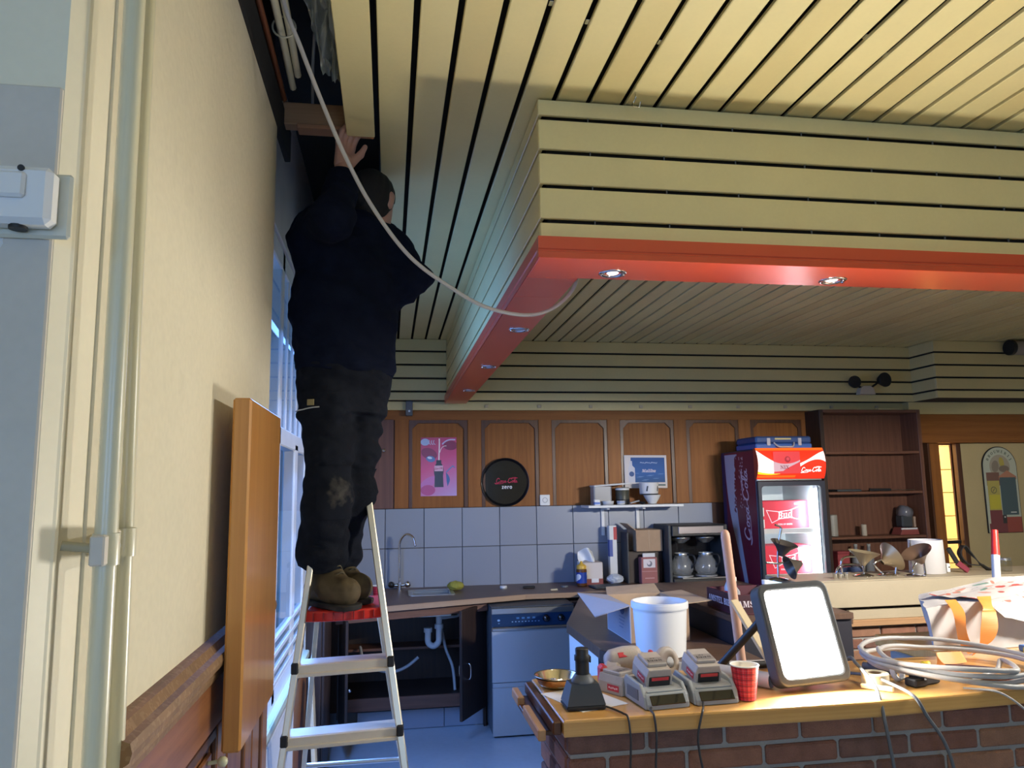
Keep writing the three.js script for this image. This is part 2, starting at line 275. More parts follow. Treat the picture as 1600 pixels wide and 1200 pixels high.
// other sides, behind and beside the camera
const wallR = S('wall_right'); box1(wallR, 'wall_panel', [6.2, 6.45, 0, 3.3, 3.4, -6.0], Mt.plaster);
const wallW = S('wall_west'); box1(wallW, 'wall_panel', [-3.45, -3.2, 0, 3.3, 3.4, -1.15], Mt.plaster);
const wallF = S('wall_front');
for (const a of [[-3.4, -2.7, 0, 3.3], [-1.0, -0.2, 0, 3.3], [1.5, 6.4, 0, 3.3], [-2.7, -1.0, 0, 1.0], [-2.7, -1.0, 2.5, 3.3], [-0.2, 1.5, 0, 1.0], [-0.2, 1.5, 2.5, 3.3]]) box1(wallF, 'wall_panel', [...a, 3.2, 3.45], Mt.plaster);
for (const [n, x] of [[2, -2.7], [3, -0.2]]) {
  const w = S('window_' + n), fr = [[x, x + 0.07, 1.0, 2.5], [x + 1.63, x + 1.7, 1.0, 2.5], [x, x + 1.7, 1.0, 1.08], [x, x + 1.7, 2.42, 2.5], [x + 0.82, x + 0.88, 1.08, 2.42]];
  fr.forEach((f) => box1(w, 'window_frame', [...f, 3.28, 3.34], Mt.frame)); P(w, 'pane', new THREE.PlaneGeometry(1.6, 1.38).translate(x + 0.85, 1.75, 3.31), Mt.glass);
}
// window beside the ladder
const win = S('window_1');
for (const f of [[0.77, 0.86, -2.8, -4.35], [1.835, 1.915, -2.8, -4.35], [2.575, 2.66, -2.8, -4.35], [0.8, 2.66, -2.8, -2.9], [0.8, 2.66, -3.20, -3.27], [0.86, 1.87, -3.77, -3.88], [0.8, 2.66, -4.22, -4.35]]) box1(win, 'window_frame', [-0.51, -0.452, ...f], Mt.frame, 'y', 0.006);
for (const z of [-3.42, -3.60, -3.80, -3.98]) box1(win, 'glazing_bar', [-0.50, -0.452, 1.91, 2.58, z - 0.014, z + 0.014], Mt.frame, 'y', 0.004);
for (const y of [1.045, 0.985, 0.925, 0.87]) box1(win, 'vent_bar', [-0.48, -0.450, y - 0.011, y + 0.011, -3.22, -4.25], Mt.frame, 'y', 0.003);
P(win, 'pane', new THREE.PlaneGeometry(1.52, 1.8).rotateY(Math.PI / 2).translate(-0.4575, 1.72, -3.57), Mt.windowGlass);
P(win, 'window_sill', bb(-0.49, -0.425, 0.745, 0.785, -2.6, -4.38, 0.006), mat([0.55, 0.60, 0.45], 0.4));
P(win, 'window_board', bb(-0.475, -0.44, 0.16, 0.70, -2.6, -3.85, 0.004), Mt.frame);

// wainscot along the left wall
const dado = S('trim_2');
{
  const z0 = -1.085, z1 = -2.36, cap = [[-0.36, 1.27], [-0.341, 1.27], [-0.338, 1.282], [-0.339, 1.292], [-0.327, 1.300], [-0.324, 1.312], [-0.327, 1.324], [-0.337, 1.328], [-0.345, 1.342], [-0.351, 1.346], [-0.36, 1.348]];
  P(dado, 'dado_cap', uvm(ext(cap, z0 - z1).translate(0, 0, z1), 'z'), Mt.cap);
  box1(dado, 'top_rail', [-0.36, -0.344, 1.17, 1.27, z0, z1], Mt.dado, 'z');
  box1(dado, 'backing', [-0.36, -0.355, 0, 1.2, z0, z1], Mt.dado);
  for (const z of [-1.086, -1.36, -1.70, -2.02, -2.28]) box1(dado, 'stile', [-0.36, -0.344, 0.1, 1.17, z, z - 0.085], Mt.dado);
  for (const [a, b] of [[-1.171, -1.36], [-1.445, -1.70], [-1.785, -2.02], [-2.105, -2.28]]) {
    box1(dado, 'panel', [-0.356, -0.347, 0.22, 1.13, a - 0.035, b + 0.035], Mt.dado, 'y', 0.004);
    for (const [y0, y1, p, q] of [[1.145, 1.17, a, b], [0.2, 1.17, a, a - 0.014], [0.2, 1.17, b + 0.014, b]]) box1(dado, 'moulding', [-0.356, -0.3455, y0, y1, p, q], Mt.moulding, 'y', 0.004);
  }
}
const dado2 = S('trim_3');
box1(dado2, 'panel', [-0.468, -0.44, 0, 0.70, -3.86, -4.39], Mt.dado);

// ---------- back wall ----------
const wallB = S('wall_back');
for (const a of [[-0.61, 4.55, 0, 3.3, 0.25], [4.55, 4.80, 0, 3.3, 0.02], [4.945, 6.45, 0, 3.3, 0.02], [4.80, 4.945, 1.96, 3.3, 0.02]]) box1(wallB, 'wall_core', [a[0], a[1], a[2], a[3], -6.0, -6.0 - a[4]], Mt.moulding);
{
  const w = 0.2985, tl = cb(w - 0.005, 0.299, 0.012, 0.0015);
  box1(wallB, 'grout', [-0.36, 2.635, 0, 1.494, -5.990, -6.0], Mt.grout);
  for (let i = -1; i < 9; i++) for (let j = 0; j < 2; j++) {
    const m = P(wallB, 'tile', tl, (i + j) % 3 ? Mt.tile : Mt.tileB); m.position.set(-0.03 + w * (i + 0.5), 1.3425 - j * 0.305, -5.986 + rr(-0.0008, 0.0008)); m.rotation.set(rr(-0.002, 0.002), rr(-0.002, 0.002), 0);
  }
  // wood panelling: rails, stiles, clipped-corner mouldings and recessed fields
  box1(wallB, 'top_rail', [-0.36, 3.6, 2.185, 2.262, -5.972, -6.0], Mt.stile, 'x');
  const p = 0.5775;
  for (let i = 0; i < 7; i++) {
    const x = 0.147 + p * i, w2 = 0.468, y0 = i < 4 ? 1.495 : i === 4 ? 1.495 : 0.9, h = 2.19 - y0;
    box1(wallB, 'stile', [x - (p - w2), x, y0, 2.19, -5.972, -6.0], Mt.stile);
    box1(wallB, 'panel_field', [x, x + w2, y0, 2.19, -5.990, -6.0], Mt.panel);
    const s = [[0, 0], [0.03, 0], [0.03, h - 0.075], [0.075, h - 0.03], [w2 - 0.075, h - 0.03], [w2 - 0.03, h - 0.075], [w2 - 0.03, 0], [w2, 0], [w2, h], [0, h]];
    P(wallB, 'moulding', uvm(ext(s, 0.014, 0.003).translate(x, y0, -5.9905)), Mt.moulding);
  }
  box1(wallB, 'stile', [3.625, 3.66, 0.9, 2.19, -5.972, -6.0], Mt.stile);
}
// cupboard door beside the panelling, mostly behind the man
const cup = S('door_2'); box1(cup, 'door_leaf', [-0.34, 0.03, 1.495, 2.19, -5.965, -5.999], Mt.redwood);
P(cup, 'knob', lathe([[0, 0], [0.008, 0.001], [0.006, 0.012], [0.014, 0.022], [0.012, 0.03], [0, 0.032]], 20).rotateX(Math.PI / 2).translate(-0.045, 1.945, -5.965), Mt.chrome);

// soffit above the panelling, with its step on the right
const sof = S('trim_4');
{
  const rows = [[2.722, 2.811], [2.615, 2.707], [2.508, 2.600], [2.404, 2.493], [2.33, 2.389]];
  box1(sof, 'soffit_core', [-0.36, 4.49, 2.33, 2.81, -5.85, -6.0], Mt.lining);
  box1(sof, 'soffit_core', [4.503, 6.2, 2.33, 2.81, -5.56, -6.0], Mt.lining);
  for (const [a, b] of rows) {
    box1(sof, 'soffit_board', [-0.36, 4.489, a, b, -5.83, -5.845], Mt.slatB, 'x');
    box1(sof, 'soffit_board', [4.486, 4.500, a, b, -5.545, -5.845], Mt.slatB, 'z');
    box1(sof, 'soffit_board', [4.486, 6.2, a, b, -5.53, -5.545], Mt.slatB, 'x');
  }
  box1(sof, 'cream_strip', [-0.36, 4.47, 2.262, 2.33, -5.94, -6.0], Mt.slatB, 'x');
  for (let i = 0; i < 9; i++) P(sof, 'strip_block', bb(0.75 + i * 0.43, 0.78 + i * 0.43, 2.28, 2.305, -5.925, -5.94, 0.003), Mt.pale);
}
// header, jamb, sign door and the lit room behind it
const hdr = S('trim_5');
box1(hdr, 'header_beam', [4.46, 6.2, 1.975, 2.225, -5.88, -6.0], Mt.stile, 'x'); box1(hdr, 'cream_strip', [4.46, 6.2, 2.225, 2.33, -5.86, -6.0], Mt.slatB, 'x');
box1(hdr, 'jamb', [4.66, 4.80, 0, 1.975, -5.96, -6.0], Mt.stile); box1(hdr, 'jamb_edge', [4.64, 4.66, 0, 1.975, -5.90, -6.0], Mt.moulding);
const door = S('door_1');
box1(door, 'door_leaf', [4.985, 6.2, 0, 1.97, -5.93, -5.97], Mt.olive); box1(door, 'door_edge', [4.94, 4.985, 0, 1.97, -5.925, -5.975], Mt.moulding);
P(door, 'hinge', bb(4.80, 4.93, 1.10, 1.13, -5.95, -5.97, 0.003), Mt.black);
const wallZ = S('wall_far'); box1(wallZ, 'side_panel', [7.2, 7.4, 0, 3.3, -6.0, -7.6], Mt.plaster); box1(wallZ, 'side_panel', [6.45, 7.4, 0, 3.3, -6.0, -6.05], Mt.plaster);
for (let i = 0; i < 9; i++) box1(wallZ, 'plank', [3.9, 7.2, 0.02 + i * 0.25, 0.262 + i * 0.25, -7.4 + (i % 2) * 0.004, -7.46], Mt.slat, 'x');
box1(wallZ, 'wall_core', [3.8, 7.4, 0, 3.3, -7.46, -7.6], Mt.plaster); box1(wallZ, 'side_panel', [3.7, 3.8, 0, 3.3, -6.25, -7.6], Mt.plaster);
const bulb = T('bulb_lamp', 'bare warm bulb glowing in the room behind the door gap', 'lamp');
P(bulb, 'bulb', new THREE.SphereGeometry(0.035, 20, 14).translate(5.02, 2.0, -6.75), new THREE.MeshStandardMaterial({ color: 0xffeecc, emissive: lin(1, 0.55, 0.2), emissiveIntensity: 4 }), 'glowing bulb');
P(bulb, 'flex', rod([5.02, 2.03, -6.75], [5.02, 3.3, -6.75], 0.004), Mt.white); P(bulb, 'socket', at(cyl(0.018, 0.014, 0.05), 5.02, 2.055, -6.75), Mt.white);
const bl = new THREE.PointLight(lin(1, 0.68, 0.42), 17); bl.position.set(5.02, 2.0, -6.70); bl.castShadow = true; scene.add(bl);

// ---------- open ceiling: what shows in the gap ----------
const beam = T('timber_joist', 'rough brown timber joist crossing the open ceiling gap', 'joist'); P(beam, 'joist', bb(-0.358, -0.06, 2.848, 2.925, -2.425, -2.475, 0.003, 'x'), Mt.timber); P(beam, 'batten', bb(-0.31, -0.06, 2.834, 2.848, -2.418, -2.475, 0.002, 'x'), mat([0.45, 0.21, 0.10], 0.75));
const cA = T('conduit', 'cream plastic conduit on the outer side inside the ceiling gap', 'conduit'), cB = T('conduit', 'cream plastic conduit on the inner side with the tie inside the ceiling gap', 'conduit');
P(cA, 'pipe', tube([[-0.318, 2.95, -1.2], [-0.315, 2.95, -1.95], [-0.318, 2.94, -2.36]], 0.011, 40), Mt.pipe); P(cB, 'pipe', tube([[-0.288, 2.955, -1.2], [-0.290, 2.955, -1.95], [-0.296, 2.95, -2.3]], 0.011, 40), Mt.pipe);
P(cB, 'tie', at(new THREE.TorusGeometry(0.032, 0.003, 6, 24), -0.305, 2.952, -2.05), Mt.pipe);
const cp = T('copper_pipe', 'thin brown copper pipe along the wall top inside the ceiling gap', 'pipe'); P(cp, 'pipe', tube([[-0.352, 2.93, -1.2], [-0.351, 2.93, -2.0], [-0.353, 2.93, -2.42]], 0.009, 30), Mt.copper);
const wb = S('trim_6'); P(wb, 'wall_batten', bb(-0.372, -0.352, 2.79, 2.90, -1.0, -2.6, 0.002, 'z'), Mt.dark);
{ // crumpled grey insulation sheet hanging in the gap
  const g = new THREE.PlaneGeometry(0.2, 0.62, 24, 50), p = g.attributes.position;
  for (let i = 0; i < p.count; i++) {
    const u = (p.getX(i) + 0.1) / 0.2, v = (p.getY(i) + 0.31) / 0.62; const wd = 0.02 + 0.10 * Math.pow(1 - v, 0.0) * (v > 0.45 ? 1 : 0.28 + v * 1.4);
    const f = fbm(u * 5, v * 7, 50, 50, 301, 4) - 0.5, rd = Math.abs(fbm(u * 9, v * 5, 90, 50, 307, 3) - 0.5);
    p.setXYZ(i, -0.165 + (u - 0.5) * wd * 1.3 - 0.02 * v + f * 0.03, 2.86 + 0.24 * v + f * 0.07, -2.16 + 0.62 * v + rd * 0.16);
  }
  g.computeVertexNormals(); const f = T('insulation_sheet', 'crumpled grey insulation sheet hanging down in the open ceiling gap', 'insulation'); P(f, 'sheet', g, Mt.foil);
}
const cab = T('grey_cable', 'long grey cable sagging from the ceiling gap to the red ring', 'cable');
P(cab, 'cable', tube([[-0.255, 3.05, -1.74], [-0.264, 2.90, -1.74], [-0.264, 2.831, -1.75], [-0.226, 2.739, -1.80], [-0.176, 2.632, -1.88], [-0.122, 2.527, -1.95], [-0.055, 2.416, -2.0], [0.051, 2.29, -2.05], [0.162, 2.222, -2.1], [0.28, 2.173, -2.15], [0.43, 2.170, -2.22], [0.525, 2.216, -2.27], [0.588, 2.287, -2.30], [0.606, 2.36, -2.31]], 0.0058, 160, 10), Mt.cable);
const cab2 = T('thin_cable', 'thin dark cable loop deep inside the open ceiling gap', 'cable'); P(cab2, 'cable', tube([[-0.20, 3.25, -1.9], [-0.215, 3.1, -2.05], [-0.245, 2.97, -2.25], [-0.27, 2.95, -2.5]], 0.005, 40), Mt.grey);

// ---------- canopy ring over the bar ----------
const ring = T('bar_canopy', 'cream slatted canopy ring with red underside hanging over the bar', 'canopy');
{
  const rows = [[2.757, 2.806], [2.649, 2.742], [2.540, 2.634], [2.432, 2.526], [2.364, 2.418]];
  const X0 = 0.435, Z0 = -2.085, X1 = 4.44;
  P(ring, 'core_panel', bb(X0 + 0.03, X1, 2.32, 2.806, Z0 - 0.03, Z0 - 0.045), Mt.lining); P(ring, 'core_panel', bb(X0 + 0.03, X0 + 0.045, 2.32, 2.806, Z0 - 0.045, -5.825), Mt.lining);
  P(ring, 'inner_panel', bb(0.575, X1, 2.318, 2.806, -2.235, -2.25), Mt.slatB); P(ring, 'inner_panel', bb(0.575, 0.589, 2.318, 2.806, -2.25, -5.825), Mt.slatB);
  for (const [a, b] of rows) {
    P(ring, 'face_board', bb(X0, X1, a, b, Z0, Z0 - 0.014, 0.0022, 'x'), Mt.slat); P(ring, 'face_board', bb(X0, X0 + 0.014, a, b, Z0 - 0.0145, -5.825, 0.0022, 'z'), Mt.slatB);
  }
  for (let r = 0; r < 4; r++) for (let i = 0; i < 9; i++) P(ring, 'board_clip', bb(X0 + 0.155 + i * 0.235 + r * 0.004, X0 + 0.158 + i * 0.235 + r * 0.004, rows[r + 1][1] - 0.001, rows[r][0] + 0.001, Z0 - 0.006, Z0 - 0.012, 0.0005), Mt.greyDark);
  // red fascia and underside
  const fas = [[0, 0], [0.004, -0.004], [0.004, 0.014], [0.001, 0.016], [0.001, 0.021], [0.004, 0.024], [0.004, 0.060], [-0.02, 0.060], [-0.02, 0]];
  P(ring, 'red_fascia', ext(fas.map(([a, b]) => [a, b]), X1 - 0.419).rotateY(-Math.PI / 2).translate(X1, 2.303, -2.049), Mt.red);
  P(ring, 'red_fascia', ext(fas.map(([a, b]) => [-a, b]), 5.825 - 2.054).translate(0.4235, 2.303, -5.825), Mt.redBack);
  P(ring, 'red_underside', bb(0.4235, X1, 2.300, 2.318, -2.05, -2.256, 0.0015), Mt.red); 
  P(ring, 'red_underside', bb(0.4235, 0.589, 2.300, 2.318, -2.2565, -2.50, 0.0015), Mt.red);
  P(ring, 'red_underside', bb(0.4235, 0.589, 2.3005, 2.318, -2.5005, -5.825, 0.0015), Mt.red);
}
function downlight(label, x, z, tilt) {
  const t = T('recessed_spotlight', label, 'spotlight', 'spotlights set into the red canopy ring', [x, 2.3, z]);
  P(t, 'chrome_ring', lathe([[0.026, 0.0], [0.029, -0.004], [0.038, -0.005], [0.044, -0.002], [0.044, 0.001], [0.026, 0.001]], 36), Mt.chrome);
  const cupg = lathe([[0.027, -0.001], [0.026, 0.012], [0.02, 0.015]], 30); P(t, 'reflector', cupg, Mt.steel);
  const b = P(t, 'lens', lathe([[0, -0.0035], [0.014, -0.003], [0.0235, 0.003], [0.0235, 0.008], [0, 0.009]], 28), tilt === null ? Mt.steelB : new THREE.MeshStandardMaterial({ color: lin(0.85, 0.85, 0.83), roughness: 0.35, emissive: lin(1, 0.93, 0.8), emissiveIntensity: 1.6 }), tilt === null ? 'dark metal lens' : 'glowing white lens'); b.rotation.z = tilt || 0; if (tilt !== null) { const s = new THREE.SpotLight(lin(1, 0.93, 0.8), 0.9, 0, 0.7, 0.6); s.position.set(x, 2.292, z); s.target.position.set(x, 0, z); scene.add(s, s.target); }
  for (const s of [-1, 1]) P(t, 'spring_clip', bb(s * 0.036 - 0.003, s * 0.036 + 0.003, -0.008, -0.003, -0.006, 0.006, 0.001), Mt.chrome);
  return t;
}
downlight('white spotlight in the red ring nearest to its corner', 0.682, -2.186, 0);
downlight('white spotlight in the red ring front, right of the corner one', 1.429, -2.187, 0.12);
downlight('unlit chrome spotlight in the red ring side, nearest to the hanging cable', 0.533, -3.041, null);
downlight('unlit chrome spotlight in the red ring side, middle of three', 0.531, -4.014, null);
downlight('unlit chrome spotlight in the red ring side, farthest from the camera', 0.528, -5.016, null);
const hook = T('ceiling_hook', 'small bent wire hook hanging from a ceiling gap before the canopy', 'hook'); P(hook, 'wire', tube([[0.720, CY + 0.012, -2.03], [0.722, CY - 0.012, -2.02], [0.716, CY - 0.03, -2.03], [0.712, CY - 0.045, -2.02], [0.726, CY - 0.052, -2.01], [0.728, CY - 0.04, -2.0]], 0.0024, 40, 6), Mt.chrome);
// ---------- brick bar ----------
const bar1 = T('brick_bar', 'brick bar with an orange varnished wooden top under the canopy', 'bar counter');
{
  P(bar1, 'core', bb(0.462, 3.0, 0, 1.018, -1.982, -2.33, 0.002), Mt.mortar); P(bar1, 'core', bb(1.9, 3.0, 0, 1.018, -2.33, -2.72, 0.002), Mt.mortar);
  const bl = [0, 1, 2, 3].map(() => cb(0.205, 0.0485, 0.03, 0.005, 'x')), he = [0, 1].map(() => cb(0.03, 0.0485, 0.205, 0.005, 'z')), hx = cb(0.098, 0.0485, 0.03, 0.005, 'x');
  for (let r = 0; r < 7; r++) {
    const y = 0.988 - r * 0.0595, off = r % 2 ? 0.1075 : 0;
    for (let i = 0; i < 8; i++) {
      const x = 0.456 + off + i * 0.215 + 0.1025; if (x > 2.1) continue;
      const m = P(bar1, 'brick', bl[(i + r) % 4], brickMats[Math.floor(rnd() * 4)]); m.position.set(x, y, -1.988 + rr(-0.0025, 0.0025)); m.rotation.set(0, rr(-0.006, 0.006), rr(-0.006, 0.006));
    }
    if (off) P(bar1, 'brick', hx, brickMats[r % 4]).position.set(0.456 + 0.049, y, -1.988);
    for (let i = 0; i < 2; i++) { const z = -2.006 - (off ? 0.0 : 0.1075) - i * 0.215 + (off ? -0.1025 : -0.0525 + 0.06); const m = P(bar1, 'brick', he[i], brickMats[Math.floor(rnd() * 4)]); m.position.set(0.468, y, Math.max(z, -2.23)); }
  }
  P(bar1, 'bar_top', uvm(plan([[0.436, -1.938], [1.30, -1.926], [1.80, -1.955], [3.0, -1.99], [3.0, -2.75], [1.86, -2.75], [1.86, -2.37], [0.436, -2.37]], 1.018, 1.06, 0.006), 'x'), Mt.bartop);
  P(bar1, 'edge_strip', bb(0.412, 0.434, 1.022, 1.054, -1.952, -2.36, 0.003, 'z'), Mt.moulding, 'dark edge strip'); P(bar1, 'edge_strip', bb(0.372, 0.392, 1.012, 1.040, -1.945, -2.17, 0.003, 'z'), Mt.timber, 'pale split edge strip');
  P(bar1, 'edge_strip', bb(0.372, 0.392, 1.012, 1.040, -2.25, -2.36, 0.003, 'z'), Mt.timber, 'pale split edge strip'); P(bar1, 'edge_bracket', bb(0.375, 0.44, 1.008, 1.02, -2.0, -2.34, 0.002), Mt.moulding);
}
// ---------- things on the bar ----------
const B = 1.0605;
// work light
const wl = T('work_light', 'glowing white rectangular LED work light leaning on the bar', 'work light');
{
  const g = new THREE.Group(); g.position.set(1.197, B + 0.0115, -2.072); g.rotation.order = 'YXZ'; g.rotation.set(-0.32, 0.07, 0.025); g.updateMatrix();
  const place = (x) => x.applyMatrix4(g.matrix), W = 0.235, Hh = 0.286;
  const outer = rrect(W, Hh, 0.034), hole = new THREE.Path(rrect(W - 0.046, Hh - 0.046, 0.018).getPoints(8)); outer.holes.push(hole);
  P(wl, 'housing_frame', place(ext(outer, 0.052, 0.006, 10).translate(0, Hh / 2, -0.026)), Mt.charcoal);
  P(wl, 'housing_back', place(cb(W - 0.03, Hh - 0.03, 0.024, 0.006).translate(0, Hh / 2, -0.022)), Mt.charcoal);
  P(wl, 'light_panel', place(ext(rrect(W - 0.046, Hh - 0.046, 0.018), 0.004, 0, 8).translate(0, Hh / 2, 0.006)), new THREE.MeshStandardMaterial({ color: 0xffffff, emissive: lin(1, 0.97, 0.92), emissiveIntensity: 9 }), 'glowing white light panel');
  const leg = (s) => rod([s * 0.07, Hh * 0.62, -0.03], [s * 0.085, 0.03, -0.19], 0.008);
  P(wl, 'support_leg', rod([1.115, 1.24, -2.19], [1.03, B + 0.012, -2.33], 0.012), Mt.black); P(wl, 'support_leg', rod([1.262, 1.228, -2.19], [1.315, B + 0.012, -2.335], 0.011), Mt.black);
  P(wl, 'foot_bar', rod([1.012, B + 0.012, -2.33], [1.335, B + 0.012, -2.336], 0.0115), Mt.black); P(wl, 'hinge_bar', rod([1.10, 1.24, -2.19], [1.28, 1.228, -2.19], 0.0105), Mt.black);
  const area = new THREE.RectAreaLight(LAMP_COLOR, LAMP, W - 0.05, Hh - 0.05); const c = new THREE.Vector3(0, Hh / 2, 0.012).applyMatrix4(g.matrix); area.position.copy(c); area.castShadow = true;
  const t = new THREE.Vector3(0, Hh / 2, 2).applyMatrix4(g.matrix); scene.add(area); area.lookAt(t);
}
// second flood on a tripod, just outside the picture on the right: it lights the counters and the back wall
{
  const f = T('flood_light', 'LED bar light with an added black hood on a tripod just outside the picture', 'work light'), g = new THREE.Group(); g.position.set(...FLOOD_AT); g.rotation.order = 'YXZ'; g.rotation.set(FLOOD_TILT, Math.PI + FLOOD_TURN, 0); g.updateMatrix(); const pl = (x) => x.applyMatrix4(g.matrix);
  P(f, 'housing', pl(ext(rrect(0.54, 0.09, 0.02), 0.05, 0.006).translate(0, 0, -0.055)), Mt.charcoal); P(f, 'light_panel', pl(ext(rrect(0.50, 0.06, 0.01), 0.003).translate(0, 0, -0.003)), new THREE.MeshStandardMaterial({ color: 0xffffff, emissive: lin(1, 0.95, 0.88), emissiveIntensity: 6 }));
  P(f, 'added_visor', pl(at(cb(1.1, 0.006, 0.42, 0.002), 0, 0.026, 0.20, 0.085, 0, 0)), Mt.black);  // hood added to keep the bar light off the soffit
  P(f, 'pole', rod([FLOOD_AT[0], 0.5, FLOOD_AT[2]], [FLOOD_AT[0], FLOOD_AT[1] - 0.12, FLOOD_AT[2] + 0.02], 0.014), Mt.black); for (let i = 0; i < 3; i++) P(f, 'leg', rod([FLOOD_AT[0], 0.75, FLOOD_AT[2]], [FLOOD_AT[0] + 0.4 * Math.cos(i * 2.1), 0.01, FLOOD_AT[2] + 0.4 * Math.sin(i * 2.1)], 0.01), Mt.black);
  const a = new THREE.RectAreaLight(LAMP_COLOR, FLOOD, 0.50, 0.06); a.position.copy(new THREE.Vector3(0, 0, 0.006).applyMatrix4(g.matrix)); a.castShadow = true; scene.add(a); a.lookAt(new THREE.Vector3(0, 0, 2).applyMatrix4(g.matrix));
}
const wc = (n, lab, pts, r, m) => { const t = T(n, lab, 'cable'); P(t, 'cable', tube(pts, r, 90, 8), m); return t; };
wc('lamp_cable', 'grey cable beside the work light hanging down over the brick front', [[1.33, 1.10, -2.16], [1.362, 1.125, -2.14], [1.352, 1.12, -2.10], [1.335, 1.09, -2.0], [1.316, B + 0.006, -1.945], [1.308, 1.01, -1.918], [1.318, 0.95, -1.92], [1.332, 0.86, -1.925], [1.34, 0.70, -1.94]], 0.0048, Mt.greyDark);
wc('coil_cable', 'grey cable from the cable coil hanging down over the brick front', [[1.36, B + 0.02, -2.14], [1.372, B + 0.03, -2.06], [1.39, B + 0.022, -1.99], [1.408, B + 0.004, -1.925], [1.43, 1.02, -1.915], [1.475, 0.955, -1.918], [1.505, 0.877, -1.925], [1.52, 0.74, -1.94]], 0.0048, Mt.greyDark);
wc('white_wire', 'thin pale wire running off the bar edge at the right side', [[1.60, B + 0.004, -1.98], [1.662, B + 0.003, -1.935], [1.70, 1.045, -1.928], [1.745, 1.01, -1.925], [1.82, 0.95, -1.93]], 0.003, Mt.cable);

// big coil of grey cable
{
  const t = T('cable_coil', 'big loose coil of thick grey cable lying on the bar', 'cable coil'), pts = [];
  const cx = 1.722, cz = -2.15;
  const loops = 3.35;
  for (let i = 0; i <= 150; i++) {
    const k = i / 150, a = k * loops * 2 * Math.PI + 2.6, n = Math.sin(a * 0.7 + 1) * 0.006;
    const r = 0.232 + 0.018 * Math.sin(k * 9) + n, x = cx + r * 1.12 * Math.cos(a) + 0.012 * Math.sin(k * 13), z = cz - r * 0.86 * Math.sin(a);
    const back = (cz - z) / 0.2; pts.push([x, B + 0.008 + 0.011 * Math.floor(k * loops) + 0.006 * Math.sin(a * 2 + k * 5) + 0.022 * Math.max(0, back) + 0.02 * Math.max(0, -Math.cos(a)) + 0.003, z]);
  }
  for (const q of [[1.86, B + 0.035, -2.13], [1.78, B + 0.024, -2.06], [1.66, B + 0.012, -2.02]]) pts.push(q);
  P(t, 'cable', tube(pts, 0.0072, 700, 10), Mt.cable);
}
